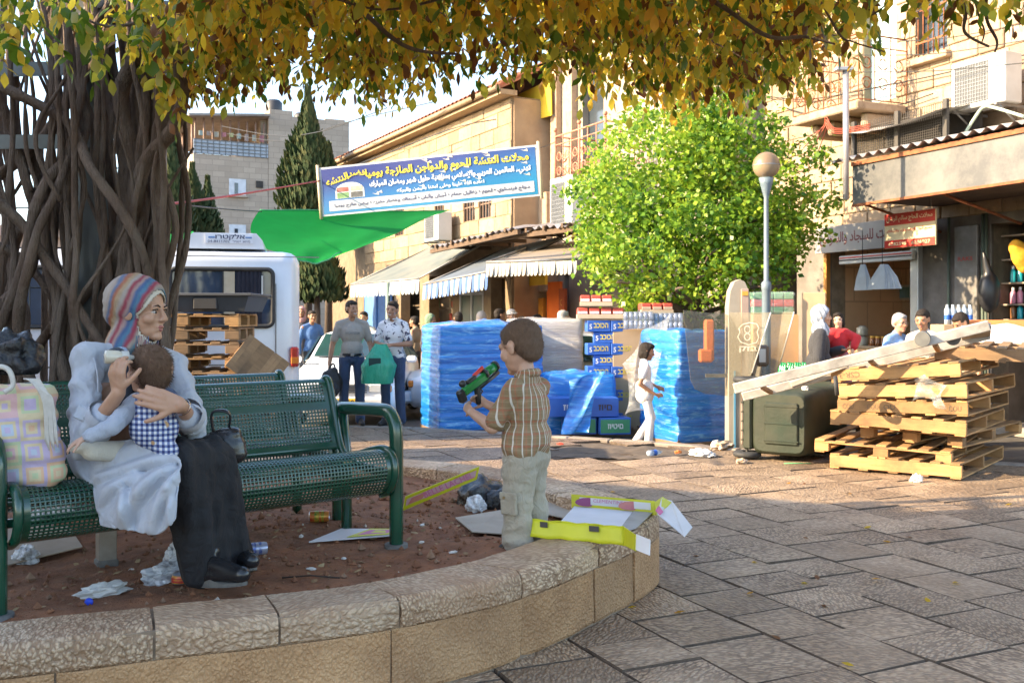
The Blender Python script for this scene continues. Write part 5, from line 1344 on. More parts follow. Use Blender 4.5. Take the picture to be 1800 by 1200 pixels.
# trays of packs
m_tray = mat('tray_card', (.52, .42, .30), (.46, .36, .25), 4, .8)
m_packr = mat('pack_red', (.55, .08, .05)); m_packw = mat('pack_white', (.68, .68, .7), (.6, .6, .63), 12, .4)
def tray(label, px, py, Y, w_, n, rows_, m1, m2, grp, rz=0.0):
    q = P(px, py, Y); t = thing('pack_tray', label, 'tray', q, rz, grp)
    MB().box((w_ / 2, .15, .03), (w_, .32, .06), bev=.004).build('tray', m_tray, t)
    for i in range(n):
        for j in range(rows_):
            o = MB().box((w_ * (i + .5) / n, .15, .10 + .115 * j), (w_ / n * .93, .28, .11), bev=.015).build('pack', m1, t)
            MB().box((w_ * (i + .5) / n, .004, .085 + .115 * j), (w_ / n * .8, .008, .035), bev=.003).build('pack_band', m2, o)
    return t
tray('tray of red and white packs on top of another tray above the blue cartons', 1019, 538, 14.0, .46, 3, 1, m_packr, m_packw, 'trays of packs', R(-4)).location.z += 0.0
tray('longer tray of red packs under the small tray on the blue cartons', 1014, 560, 14.0, .66, 4, 1, m_packr, m_packw, 'trays of packs', R(-2))
tray('tray of red and cream packs on the silver cans', 1127, 552, 14.0, .46, 3, 1, m_packr, m_tray, 'trays of packs', R(3))
def canpack(label, px, py, Y, nx, nz_, m, grp):
    q = P(px, py, Y); t = thing('can_pack', label, 'can pack', q, 0, grp)
    for i in range(nx):
        for j in range(nz_): MB().cyl((.035 + .068 * i, 0, .06 + .12 * j), .032, .115, seg=10).build('can', m, t)
    MB().box((.034 * nx, .0, .06 * nz_), (.068 * nx + .01, .075, .12 * nz_)).build('film', m_film, t)
m_can = mat('silver_can', (.55, .56, .62), (.38, .4, .52), 18, .3, .5)
canpack('shrink wrapped block of silver cans beside the blue cartons', 1096, 578, 13.9, 6, 2, m_can, 'cans')
canpack('shrink wrapped block of silver cans under the cream tray', 1140, 580, 13.95, 7, 2, m_can, 'cans')
# pallets carrying those packs
for (px0, w_, top, lab) in ((1092, .95, 578, 'brown carton base under the silver cans'),):
    q = P(px0 + 45, 560, 14.0); h_ = P(0, top, 14.0).z + .13; carton(lab, (q.x, 14.4, -.13), 0, (w_, .8, h_ - .002), m_kraft, None)
# clear film drape
dr = MB()
c0, c1, c2, c3 = P(1095, 640, 13.0), P(1168, 545, 13.3), P(1150, 720, 12.6), P(1098, 735, 12.9)
dr.grid(lambda u, v: c0.lerp(c1, u).lerp(c3.lerp(c2, u), v) + Vector((.06 * math.sin(8 * u + 3 * v), -.10 * math.sin(PI * v) + .05 * math.cos(9 * u), .06 * math.sin(6 * v + 5 * u))), 26, 22)
tag(dr.build('film_drape', m_film), 'loose sheet of clear stretch film hanging between cartons and blue stack', 'plastic film')
db = MB(); c0, c1, c2, c3 = P(1000, 668, 12.98), P(1062, 652, 13.05), P(1030, 762, 12.75), P(990, 765, 12.8)
db.grid(lambda u, v: c0.lerp(c1, u).lerp(c3.lerp(c2, u), v) + Vector((.03 * math.sin(9 * u + 5 * v), -.05 * math.sin(6 * u + 7 * v), .03 * math.sin(7 * v))), 18, 22)
tag(db.build('torn_blue_film', m_bw), 'torn flap of blue film hanging over the low carton pile', 'plastic film')
# green packs, tan box, bottles behind the telephone
q = P(1324, 552, 13.6); gp = thing('paper_pack', 'bale of green and red tissue packs behind the telephone pillar', 'pack', (q.x, 13.6, q.z))
for j in range(3):
    for i in range(4): MB().box((.07 + .14 * i, .15, .05 + .10 * j), (.135, .3, .098), bev=.012).build('pack', (m_grnc, mat('tissue_red', (.62, .07, .05)), mat('tissue_green', (.22, .48, .22)))[j], gp)
MB().box((.28, .15, .15), (.6, .33, .32), bev=.03).build('film', m_film, gp)
carton('tall brown carton under the tissue bale', (q.x + .28, 13.75, -.13), 0, (.62, .5, q.z + .13 - .004), m_kraft, None)
q = P(1435, 580, 13.2); carton('tall tan cardboard box behind the woman in the grey headscarf', (q.x, 13.3, -.13), R(-18), (.30, .34, P(0, 514, 13.2).z + .13), m_kraft, None)
m_sprite = mat('green_bottle', (.02, .30, .10), (.015, .24, .08), 4, .12, spec=.7)
q = P(1376, 645, 12.3); cr_ = thing('bottle_crate', 'crate of green soda bottles behind the clear telephone hood', 'crate', (q.x, 12.3, q.z - .32))
MB().box((.28, .17, .08), (.58, .38, .16), bev=.01).build('crate', m_bluec, cr_)
bot = MB().lathe([(0, 0), (.042, 0), (.045, .02), (.045, .18), (.03, .24), (.014, .28), (.014, .31), (0, .31)], seg=12).mesh('bottle', m_sprite)
for i in range(6):
    for j in range(3): link('bottle', bot, cr_, (.05 + .092 * i, .06 + .1 * j, .06))
carton('grey carton under the crate of green bottles', (q.x + .28, 12.47, -.13), 0, (.6, .42, q.z - .32 + .13 - .002), mat('grey_card', (.35, .33, .31)), None)
q = P(1660, 570, 12.6); wp = thing('water_pack', 'shrink wrapped pack of blue labelled water bottles beside the pillar', 'bottle pack', (q.x, 12.6, q.z))
for i in range(5): o = MB().lathe([(0, 0), (.034, 0), (.036, .18), (.016, .23), (.016, .25), (0, .25)], (.035 + .072 * i, 0, 0), 10).build('bottle', mat('water_clear', (.55, .62, .68), None, 4, .1), wp); MB().lathe([(.0368, .06), (.0368, .12)], (.035 + .072 * i, 0, 0), 10).build('label', m_bluec, o)
carton('brown carton under the pack of water bottles', (q.x + .18, 12.72, -.13), 0, (.45, .4, q.z + .13 - .002), m_kraft, None)
# white cloth stall top with orange edge at the right
st = thing('market_stall', 'market stall with orange rail and printed white cover behind the pallets', 'stall', (5.6, 10.95, -.1))
SO = Vector((5.6, 10.95, -.1))
cv = MB(); a, b_, c, d = P(1655, 612, 10.9), P(1695, 573, 11.6), P(1830, 578, 11.3), P(1850, 625, 10.6)
cv.grid(lambda u, v: a.lerp(d, u).lerp(b_.lerp(c, u), v) - SO + Vector((0, 0, .04 * math.sin(PI * u) + .012 * math.sin(14 * u + 6 * v))), 20, 10)
k = NT('printed_cover'); n_ = k.noise(k.co('Object', scale=(2, 2, 6)), 9, 3, .7, 1.0); k.set(Base_Color=k.mix(k.ramp(n_, [(.60, (0, 0, 0)), (.66, (.7, .7, .7))]), (.72, .66, .60), (.6, .16, .1)), Roughness=.7); cv.build('cover', k.m, st)
for (e, f) in ((P(1693, 572, 11.62), P(1832, 577, 11.32)),): MB().box(((e + f) / 2 - SO + Vector((0, .05, .02))), ((f - e).length, .1, .12), (0, 0, math.atan2((f - e).y, (f - e).x))).build('orange_rail', mat('orange_rail', (.65, .20, .06), None, 4, .5), st)
for q in (a, b_, c, d): MB().tube([(q - SO) * Vector((1, 1, 0)), (q - SO) + Vector((0, 0, -.02))], .025, 8).build('leg', m_greym, st)
# green shade cloth and banner
gt = thing('green_shade_cloth', 'bright green shade cloth stretched above the van and street', 'shade cloth', P(560, 400, 17))
GO = P(560, 400, 17); g = MB()
L_ = [P(457, 369, 17.5), P(440, 405, 16.8), P(470, 437, 16.2), P(512, 452, 15.8)]; Rr = [P(790, 368, 20.0), P(745, 388, 19.0), P(668, 421, 17.5), P(600, 446, 16.4)]
def gtf(u, v):
    def bz(c, t): cc = catmull(c, 8); i = min(int(t * (len(cc) - 1)), len(cc) - 2); return cc[i].lerp(cc[i + 1], t * (len(cc) - 1) - i)
    p = bz(L_, v).lerp(bz(Rr, v), u); p.z -= .10 * math.sin(PI * u) * (.3 + .7 * v) ; p.z += .02 * math.sin(9 * v + 5 * u) + .03 * nz((u * 5, v * 5, 1)); return p - GO
g.grid(gtf, 30, 16)
k = NT('green_mesh_cloth'); n_ = k.noise(k.co('Object', scale=(1, 1, 3)), 2.5, 5, .6, .5); colr = k.mix(n_, (.0, .22, .03), (.0, .33, .05)); k.set(Base_Color=colr, Roughness=.7)
tr = k.n('BsdfTranslucent'); k.l(colr, tr.inputs[0]); mx = k.n('MixShader'); mx.inputs[0].default_value = .55; k.l(k.b.outputs[0], mx.inputs[1]); k.l(tr.outputs[0], mx.inputs[2]); k.l(mx.outputs[0], k.out.inputs[0]); m_gt = k.m
g.build('cloth', m_gt, gt)
ed = MB(); ed.tube([Vector(gtf(u / 20, 1)) for u in range(21)], .012, 5); ed.tube([Vector(gtf(u / 20, 0)) for u in range(21)], .012, 5); ed.build('hem_cord', m_grnc, gt)
g2 = MB(); q0, q1, q2, q3 = P(262, 407, 18), P(340, 406, 18), P(345, 428, 17), P(285, 440, 17); g2.grid(lambda u, v: q0.lerp(q1, u).lerp(q3.lerp(q2, u), v) + Vector((0, 0, -.05 * math.sin(PI * u))), 10, 8)
tag(g2.build('green_shade_cloth', m_gt), 'small scrap of green shade cloth above the van roof by the vine', 'shade cloth')
bq = [P(557, 294, 18.0), P(940, 257, 17.0), P(955, 341, 17.0), P(570, 383, 18.0)]
bc = (bq[0] + bq[1] + bq[2] + bq[3]) / 4; ban = thing('street_banner', 'blue Arabic shop banner with white border strung above the street', 'banner', bc)
xd = ((bq[1] - bq[0]) + (bq[2] - bq[3])).normalized(); yd = ((bq[0] - bq[3]) + (bq[1] - bq[2])).normalized()
bw_ = ((bq[1] - bq[0]).length + (bq[2] - bq[3]).length) / 2; bh = ((bq[0] - bq[3]).length + (bq[1] - bq[2]).length) / 2
F0 = frame((0, 0, 0), xd, yd)
def bpt(u, v, off=0.0): return F0 @ Vector((bw_ * u, bh * v, off + .015 * math.sin(u * 9) + .01 * math.sin(v * 5 + u * 4)))
def bquad(u0, u1, v0, v1, off, nm, m, nu=16):
    mb = MB(); mb.grid(lambda u, v: bpt(u0 + (u1 - u0) * u, v0 + (v1 - v0) * v, off), nu, 4); return mb.build(nm, m, ban)
bquad(-.5, .5, -.5, .5, 0, 'border', mat('banner_white', (.40, .42, .45)), 30)
k = NT('banner_blue'); tc = k.n('TexCoord'); dt = k.n('VectorMath', operation='DOT_PRODUCT'); k.l(tc.outputs['Object'], dt.inputs[0]); dt.inputs[1].default_value = tuple(yd)
k.set(Base_Color=k.ramp(k.math('MULTIPLY_ADD', dt.outputs['Value'], 1.0 / bh, .5), [(.1, (.006, .17, .33)), (.5, (.008, .10, .28)), (.9, (.015, .028, .16))]), Roughness=.45)
bquad(-.488, .488, -.46, .46, .006, 'print_ground', k.m, 30)
bquad(-.46, .475, -.41, -.20, .011, 'white_strip', mat('banner_white', (.40, .42, .45)), 24)
def btext(s, u, v, w_, h_, m, rot=0.0, bold=.02):
    o = text('lettering', s, m, w_ * bw_, h_ * bh, Matrix.Rotation(rot, 4, 'Z'), ban, bold)
    for q in o.data.vertices: q.co = bpt(u + q.co.x / bw_, v + q.co.y / bh, .018)
    return o
m_byel = mat('banner_yellow', (.55, .45, .02))
btext(arabic('محلات النتشة للحوم والدواجن الطازجة يوميا'), .09, .26, .74, .24, m_byel, 0, .035)
btext(arabic('تهنيء العالمين العربي والإسلامي بمناسبة حلول شهر رمضان المبارك'), .10, .045, .73, .17, m_wht, 0, .03)
btext(arabic('اعاده الله علينا وعلى امتنا باليمن والبركه'), .06, -.12, .40, .095, m_wht, 0, .02)
btext(arabic('دجاج فرنساوي • لحوم • زغاليل حمام • أجبان وألبان • أسماك وخضار مفرزه • بيض طازج يوميا'), .01, -.305, .89, .125, m_navy, 0, .025)
btext(arabic('خضر'), -.315, .30, .09, .15, m_byel, -.05, .03); btext(arabic('النتشه'), -.415, .235, .11, .15, m_byel, .22, .03)
am = MB(); av = [bpt(-.36 + .068 * math.cos(a * PI / 12), -.02 + .17 * math.sin(a * PI / 12), .010) for a in range(13)]; am.add([bpt(-.428, -.17, .010)] + list(reversed(av)) + [bpt(-.292, -.17, .010)], [tuple(range(15))[::-1]]); am.build('picture_arch', mat('arch_pale', (.55, .56, .55)), ban)
for i, (u0, u1, v0, v1, c) in enumerate(((-.42, -.365, -.03, .06, (.45, .12, .1)), (-.355, -.30, -.03, .06, (.55, .4, .3)), (-.42, -.365, -.16, -.05, (.18, .32, .12)), (-.355, -.30, -.16, -.05, (.1, .1, .1)))): bquad(u0, u1, v0, v1, .014, 'picture', mat('pic_%d' % i, c, tuple(x * .5 for x in c), 14), 3)
rb = random.Random(2)
for i in range(26):
    u, v = rb.uniform(-.27, .47), rb.uniform(-.16, .44); l_ = .03
    MB().add([bpt(u, v, .012), bpt(u + .016, v + .035, .012), bpt(u + .02, v - .02, .012), bpt(u - .012, v + .03, .012)], [(0, 2, 1), (0, 2, 3)]).build('bird_motif', mat('bird_cream', (.62, .55, .42)), ban)
for sd in (-1, 1): MB().tube([bpt(.503 * sd, -.56), bpt(.503 * sd, .56)], .028, 8).build('end_pole', mat('pale_pole', (.62, .48, .32)), ban)
def cable(label, pts, r, m, cat='cable', n=10):
    p = catmull(pts, n); o = p[0]; mb = MB().tube([q - o for q in p], r, 5); return tag(mb.build('overhead_cable', m, None, o), label, cat)
m_blk = mat('black_cable', (.03, .03, .03)); m_rdc = mat('red_cord', (.45, .05, .05))
cable('red cord tying the banner across to the vine post', [P(280, 360, 9), P(350, 352, 11), P(450, 337, 14), P(562, 318, 18)], .014, m_rdc)
cable('thin black line running below the red banner cord', [P(280, 356, 9), P(400, 368, 14), P(460, 372, 17)], .009, m_blk)
cable('upper black cable from the terraced house to the tiled roof', [P(390, 222, 44), P(480, 238, 38), P(560, 232, 30), P(680, 190, 26)], .014, m_blk)
cable('lower black cable from the terraced house past the cypress', [P(400, 235, 44), P(500, 248, 38), P(610, 215, 30), P(760, 180, 26)], .014, m_blk)
cable('black cable crossing the old shop row facade', [P(600, 300, 30), P(700, 262, 26), P(800, 225, 23), P(872, 210, 22.5)], .014, m_blk)
cable('cord tying the banner to the balcony building', [P(942, 262, 17), P(965, 255, 18), P(975, 250, 20)], .008, m_blk)
for i, (y0, y1) in enumerate(((60, 40), (85, 70), (115, 110))): cable(('upper', 'middle', 'lowest')[i] + ' black wire in front of the balcony window', [P(1480, y0 + 12, 15), P(1640, y0 + 10, 14), P(1810, y1, 13)], .007, m_blk)
for i in range(4): cable(('first', 'second', 'third', 'fourth')[i] + ' strand of orange cable tangled over the canopy', [P(1400 + 12 * i, 255 + 6 * i, 14.8), P(1445 + 4 * i, 225 - 4 * i, 14.6), P(1452, 206 + 5 * i, 14.5), P(1470, 226 + 3 * i, 14.4), P(1530, 218 + i * 3, 14.2)], .007, mat('orange_cable', (.50, .10, .05), None, 4, .5))
pp = P(1487, 560, 13.4); vp = thing('vent_pipe', 'galvanised standpipe with flat cap in front of the iron balcony', 'pipe', (pp.x, 13.4, P(0, 312, 13.4).z))
hh = P(0, 122, 13.4).z - P(0, 312, 13.4).z
MB().tube([(0, 0, -.3), (0, 0, hh)], .04, 10).build('pipe', m_corr, vp); MB().box((-.03, 0, hh), (.24, .12, .05), bev=.008).build('cap', m_corr, vp)
# shop interior A: counter, jars, picture frames, hanging bags
def lw(fac, x, y, z=0.0): w_ = fac.o + fac.x * x + fac.y * y; return Vector((w_.x, w_.y, z))
ct = thing('shop_counter', 'tan tiled shop counter inside the open bay', 'counter', lw(FR, (bayA[0] + bayA[1]) / 2, .5, -.0), FR.rz)
MB().box((0, 0, .5), (bayA[1] - bayA[0] - .05, .5, 1.0), bev=.01).build('body', m_tan, ct); MB().box((0, 0, 1.02), (bayA[1] - bayA[0], .56, .04), bev=.008).build('top', mat('counter_top', (.42, .30, .19), None, 4, .5), ct)
m_jar = mat('jar_amber', (.25, .09, .03), (.18, .06, .02), 5, .15); m_lid = mat('jar_lid', (.70, .38, .05)); m_glz = mat('pale_glass', (.42, .40, .33), None, 4, .15)
for i in range(9):
    q = lw(FR, bayA[0] + .62 + .13 * i, .38, 1.042); t = thing('honey_jar', 'amber jar with orange lid in the row on the shop counter', 'jar', q, 0, 'jars on the shop counter')
    MB().lathe([(0, 0), (.05, 0), (.052, .02), (.052, .11), (.04, .13), (.04, .14)], seg=12).build('jar', m_jar, t); MB().lathe([(.045, .135), (.045, .165), (0, .165)], seg=12).build('lid', m_lid, t)
for i in range(2):
    q = lw(FR, bayA[0] + .38, .38, 1.042 + .17 * i); t = thing('glass_canister', ('upper' if i else 'lower') + ' pale glass canister stacked at the end of the jar row', 'jar', q)
    MB().lathe([(0, 0), (.09, 0), (.095, .02), (.095, .13), (.06, .15)], seg=14).build('glass', m_glz, t); MB().lathe([(.06, .145), (.06, .168), (0, .168)], seg=14).build('lid', m_greym, t)
for (px0, px1, py0, py1, lab, mm) in ((1570, 1602, 500, 528, 'landscape picture in pale frame on the shop back wall', mat('landscape', (.12, .22, .12), (.2, .35, .45), 3)), (1544, 1564, 520, 548, 'small blue picture leaning on the shop back wall', mat('small_pic', (.2, .35, .5), (.5, .4, .3), 3))):
    (xa, za), (xb, zb) = FR.hit(px0, py1, 1.62), FR.hit(px1, py0, 1.62); t = thing('framed_picture', lab, 'picture', lw(FR, (xa + xb) / 2, 1.64, (za + zb) / 2), FR.rz)
    MB().box((0, 0, 0), (xb - xa, .04, zb - za), bev=.006).build('frame', mat('pale_frame', (.55, .5, .4)), t); MB().box((0, -.022, 0), (xb - xa - .08, .006, zb - za - .08)).build('picture', mm, t)
MB().box((lw(FR, 0, 0)), (.001, .001, .001)) 
for (px0, py0, py1, w_, lab) in ((1516, 462, 510, .27, 'single pale bag hanging on a hook before the shop'), (1551, 462, 508, .36, 'fan of pale printed bags hanging on a hook before the shop')):
    (xa, za), (_, zb) = FR.hit(px0, py0, -.8), FR.hit(px0, py1, -.8); o = lw(FR, xa, -.8, zb); t = thing('hanging_bags', lab, 'bag', o, FR.rz)
    H_ = za - zb; b_ = MB(); n_ = 3 if w_ < .3 else 7
    for i in range(n_):
        a_ = (i - (n_ - 1) / 2) * .09; l_ = MB().sheet([(-w_ / 2 + a_ * .5, .012 * i, 0), (w_ / 2 + a_ * .5, .012 * i, 0), (w_ * .4 + a_ * .3, .012 * i, H_ * .45), (.04, .012 * i, H_ * .95), (-.04, .012 * i, H_ * .95), (-w_ * .4 + a_ * .3, .012 * i, H_ * .45)], .004); l_.build('bag', mat('pale_bag_%d' % (i % 2), ((.55, .60, .66), (.45, .52, .62))[i % 2], None, 6, .3), t)
    MB().tube([(0, 0, H_ * .93), (0, 0, H_ + .5)], .006, 5).build('string', m_blk, t)
q = FR.hit(1739, 545, -.2); bk = fuse(MB().ell((0, 0, .3), (.16, .12, .3), 14, 10).cap((0, 0, .5), (-.08, 0, .85), .08, .03), 'hanging_sack', mat('black_bag', (.02, .02, .022), (.03, .03, .033), 6, .35), .03, 3, None, lw(FR, q[0], -.2, q[1] - .05)); tag(bk, 'black cloth sack hanging on the steel door edge', 'sack')
rb = random.Random(6)
colsB = [mat('teal_bottle', (.02, .35, .42), None, 4, .25), mat('yellow_pack', (.65, .42, .05), None, 4, .4), mat('pink_bottle', (.65, .25, .35), None, 4, .3), mat('blue_bottle', (.10, .25, .5), None, 4, .3), mat('brown_bottle', (.22, .10, .04), None, 4, .25)]
names_ = ['teal', 'yellow', 'pink', 'blue', 'brown']
for zi, zz in enumerate((RZ(1770, 562), RZ(1770, 535), RZ(1770, 497), RZ(1770, 455))):
    for i in range(9):
        ci_ = rb.randrange(5) if zi != 2 else 0
        q = lw(FR, bayB[0] + .12 + .115 * i, .3, zz + .0135); t = thing('shelf_bottle', names_[ci_] + (' bottle on the lowest', ' bottle on the second', ' bottle on the third', ' bottle on the top')[zi] + ' filled shelf beside the steel door', 'bottle', q, 0, 'bottles on the shop shelves')
        MB().lathe([(0, 0), (.04, 0), (.042, .02), (.042, .15), (.02, .19), (.02, .2)], seg=10).build('bottle', colsB[ci_], t); MB().lathe([(.022, .195), (.022, .235), (0, .235)], seg=10).build('cap', m_whitep, t)
q = FR.hit(1795, 448, -.15); yb_ = fuse(MB().ell((0, 0, 0), (.14, .1, .18)).ell((.06, .02, -.12), (.12, .1, .14)).ell((-.07, 0, .1), (.1, .09, .12)), 'yellow_duster', mat('yellow_fluff', (.75, .40, .03), (.65, .3, .02), 20, .9, bump=.8), .03, 2, None, lw(FR, q[0], -.15, q[1])); tag(yb_, 'bunch of yellow fluffy dusters hanging by the shelves', 'duster')

# ================================================================== VEGETATION
def leafmat(name, c1, c2, transl=.5, rough=.45):
    k = NT(name); geo = k.n('NewGeometry'); n_ = k.noise(geo.outputs['Position'], 9, 3, .6)
    col = k.mix(k.ramp(n_, [(.35, (0, 0, 0)), (.65, (1, 1, 1))]), c1, c2); k.set(Base_Color=col, Roughness=rough)
    tr = k.n('BsdfTranslucent'); k.l(k.mix(.5, col, (1.0, .8, .1), 'ADD') if transl > .5 else col, tr.inputs[0]); mx = k.n('MixShader'); mx.inputs[0].default_value = transl
    k.l(k.b.outputs[0], mx.inputs[1]); k.l(tr.outputs[0], mx.inputs[2]); k.l(mx.outputs[0], k.out.inputs[0]); MATS[name] = k.m; return k.m
VL_ = [leafmat('leaf_olive', (.20, .24, .02), (.28, .27, .03), .55), leafmat('leaf_yellow', (.66, .44, .02), (.56, .40, .03), .6), leafmat('leaf_gold', (.54, .25, .02), (.44, .19, .015), .55), leafmat('leaf_russet', (.22, .09, .025), (.17, .065, .02), .45), leafmat('leaf_green', (.11, .20, .015), (.15, .24, .02), .5)]
m_bark = mat('vine_bark', (.17, .105, .07), (.095, .058, .038), 6, .9, bump=1.0, bscale=34, bdist=.035, stretch=(3, 3, .45), dirt=(.30, .235, .185), dirtamt=.6)
m_twig = mat('twig', (.06, .04, .028), (.04, .028, .02), 8, .9)
LEAF = [Vector(v) for v in ((0, 0, 0), (.30, .22, -.05), (.62, .26, -.07), (1.0, 0, -.16), (.62, -.26, -.07), (.30, -.22, -.05), (.5, 0, .03))]
LEAFF = [(0, 6, 1), (1, 6, 2), (2, 6, 3), (3, 6, 4), (4, 6, 5), (5, 6, 0)]
def env_y(px):   # how far below the top of the picture the fringe hangs
    xs = (-400, 0, 150, 300, 420, 500, 600, 700, 760, 820, 880, 1000, 1080, 1180, 1300, 1400, 1440, 1500, 1560, 1620, 1700, 1780, 2200)
    ys = (140, 130, 120, 200, 195, 165, 182, 182, 170, 140, 150, 165, 185, 205, 205, 195, 150, 110, 45, 80, 55, 70, 70)
    return float(np.interp(px, xs, ys))
vine = thing('pergola_vine', 'old twisted climbing vine with yellow and russet leaves roofing the square', 'vine', (-2.8, 6.1, .28))
VO = Vector((-2.8, 6.1, .28))
rv = random.Random(21)
def stem(pts, r0, r1, seed, nm='stem', n=9, wig=.035):
    p = catmull(pts, n); m_ = len(p); q = []
    for i, a in enumerate(p):
        w_ = Vector((nz(a, 2.3, seed), nz(a, 2.3, seed + 5), 0)) * wig; q.append(a + w_ - VO)
    rs = [(r0 + (r1 - r0) * i / (m_ - 1)) * (1 + .22 * nz(p[i], 6, seed + 9) + .16 * nz(p[i], 17, seed + 3)) for i in range(m_)]
    return MB().tube(q, rs, 9).build(nm, m_bark, vine)
# right-hand dense bundle climbing the posts
for i in range(17):
    t = i / 16; px0 = 178 + 108 * t + rv.uniform(-8, 8); Y = rv.uniform(5.75, 6.5)
    pxm = 215 + 70 * t + rv.uniform(-14, 14); pxt = 190 + 110 * t + rv.uniform(-25, 25)
    stem([P(px0, 720, Y), P(px0 + rv.uniform(-10, 10), 560, Y), P(pxm, 400, Y + rv.uniform(-.2, .2)), P(pxm + rv.uniform(-18, 18), 260, Y), P(pxt, 110, Y), P(pxt + rv.uniform(-30, 30), -60, Y - .1)], rv.uniform(.028, .05), rv.uniform(.018, .032), i * 3.1)
# crossing stems on the left
cr_ = [((-30, 330), (60, 420), (150, 560), (215, 680)), ((0, 150), (120, 215), (170, 300), (235, 420), (270, 520)), ((60, 700), (30, 560), (60, 420), (100, 330), (140, 180), (165, 60), (240, -40)), ((-40, 660), (30, 480), (75, 330), (150, 240), (130, 120), (110, -40)),
       ((130, 700), (100, 600), (88, 500), (70, 420), (85, 360), (105, 300)), ((-20, 560), (50, 470), (60, 380), (20, 250), (-20, 130)), ((170, 700), (120, 560), (40, 460), (-30, 420)), ((20, 720), (60, 620), (150, 520), (210, 430), (230, 330)), ((-30, 330), (40, 280), (110, 200), (170, 100), (215, -20)),
       ((95, 640), (110, 520), (75, 400), (65, 260), (100, 130), (80, -40)), ((150, 690), (170, 560), (140, 470), (120, 360), (140, 250)), ((-30, 760), (10, 640), (45, 560), (20, 470), (35, 400))]
for i, c in enumerate(cr_):
    Y0 = 5.6 + .07 * i
    stem([P(a, b, Y0 + .12 * math.sin(j * 1.3 + i)) for j, (a, b) in enumerate(c)], rv.uniform(.026, .045), rv.uniform(.018, .03), 60 + i * 2.7)
stem([P(240, 720, 5.9), P(215, 560, 5.85), P(232, 400, 5.8), P(258, 290, 5.7), P(300, 235, 5.6), P(322, 175, 5.55), P(316, 90, 5.5), P(308, -40, 5.5)], .055, .03, 99, wig=.02)
stem([P(205, 700, 6.0), P(200, 470, 6.0), P(240, 320, 5.9), P(215, 160, 5.8), P(290, 30, 5.6), P(380, -30, 5.5)], .06, .03, 92, wig=.02)
for i in range(34):   # slender upright stems
    px0 = rv.uniform(-20, 300); Y = rv.uniform(5.6, 6.6); a_ = rv.uniform(-30, 30)
    stem([P(px0, 720, Y), P(px0 + a_ * .3, 560, Y), P(px0 + a_ + rv.uniform(-10, 10), 400, Y), P(px0 + a_ * .6 + rv.uniform(-15, 15), 240, Y), P(px0 + a_ + rv.uniform(-20, 20), 90, Y), P(px0 + a_ * 1.5, -60, Y)], rv.uniform(.016, .030), rv.uniform(.011, .02), 140 + i * 1.9)
for i in range(26):   # thin shoots
    px0 = rv.uniform(-20, 300); Y = rv.uniform(5.5, 6.4); y0 = rv.uniform(300, 680)
    stem([P(px0, y0, Y), P(px0 + rv.uniform(-40, 40), y0 - 120, Y), P(px0 + rv.uniform(-70, 70), y0 - 260, Y), P(px0 + rv.uniform(-80, 80), y0 - 420, Y)], .014, .007, 200 + i, 'shoot', 6, .05)
# pergola steel
perg = thing('steel_pergola', 'grey steel pergola frame with square and round posts buried in the vine', 'pergola', (-2.62, 6.2, .25))
GO_ = Vector((-2.62, 6.2, .25)); m_gal = mat('galvanised_post', (.20, .215, .21), (.145, .155, .15), 3, .5, .5, dirt=(.12, .1, .08), dirtamt=.5)
MB().box((0, 0, 1.6), (.165, .165, 3.3), bev=.006).build('square_post', m_gal, perg)
q = P(277, 560, 6.9) - GO_; MB().tube([(q.x, q.y, -.05), (q.x, q.y, 3.4)], .062, 14).build('round_post', mat('brown_post', (.17, .125, .095), (.12, .09, .07), 4, .6, .3), perg)
q2 = Vector((-4.3, 6.3, 0)) - GO_; MB().box((q2.x, q2.y, 1.6), (.165, .165, 3.3), bev=.006).build('square_post', m_gal, perg)
for (x, y) in ((3.7, 2.0), (-3.6, 1.2)): MB().box((x - GO_.x, y - GO_.y, 1.5), (.165, .165, 3.5), bev=.006).build('square_post', m_gal, perg)
def angle_iron(a, b, par):
    a = Vector(a) - GO_; b = Vector(b) - GO_; d = b - a; o = MB().box((0, .0, -.035), (d.length, .012, .08)).box((0, .04, .005), (d.length, .08, .012)).build('angle_iron', m_gal, par, (a + b) / 2); o.rotation_euler = d.to_track_quat('X', 'Z').to_euler(); return o
angle_iron(P(-60, 240, 5.95), P(175, 240, 6.08), perg); angle_iron(P(165, 235, 6.08), P(232, 262, 6.9), perg); angle_iron(P(120, 112, 6.05), P(205, 132, 6.8), perg); angle_iron(P(-60, 115, 5.95), P(150, 110, 6.08), perg)
for (a, b) in (((-2.62, 6.1, 3.45), (3.7, 2.0, 3.45)), ((-4.3, 6.2, 3.42), (-3.6, 1.2, 3.42)), ((-3.6, 1.2, 3.46), (3.7, 2.0, 3.46)), ((-2.62, 6.15, 3.43), (2.4, 5.6, 3.47)), ((2.4, 5.6, 3.5), (3.7, 2.0, 3.5))): angle_iron(a, b, perg)
fn = thing('wire_fence', 'dark welded wire mesh fence panel behind the vine stems', 'fence', (-3.6, 6.75, .26))
f = MB()
for i in range(17): f.tube([(-.75 + .12 * i, 0, 0), (-.75 + .12 * i, 0, 2.25)], .004, 4)
f.build('upright_wires', mat('fence_wire', (.05, .055, .05), None, 4, .6), fn)
f = MB()
for i in range(9): f.tube([(-.75, .006, .1 + .27 * i), (1.18, .006, .1 + .27 * i)], .005, 4)
stuff(f.build('level_wires', mat('fence_wire', (.05, .055, .05)), fn)); stuff(fn.children[0])
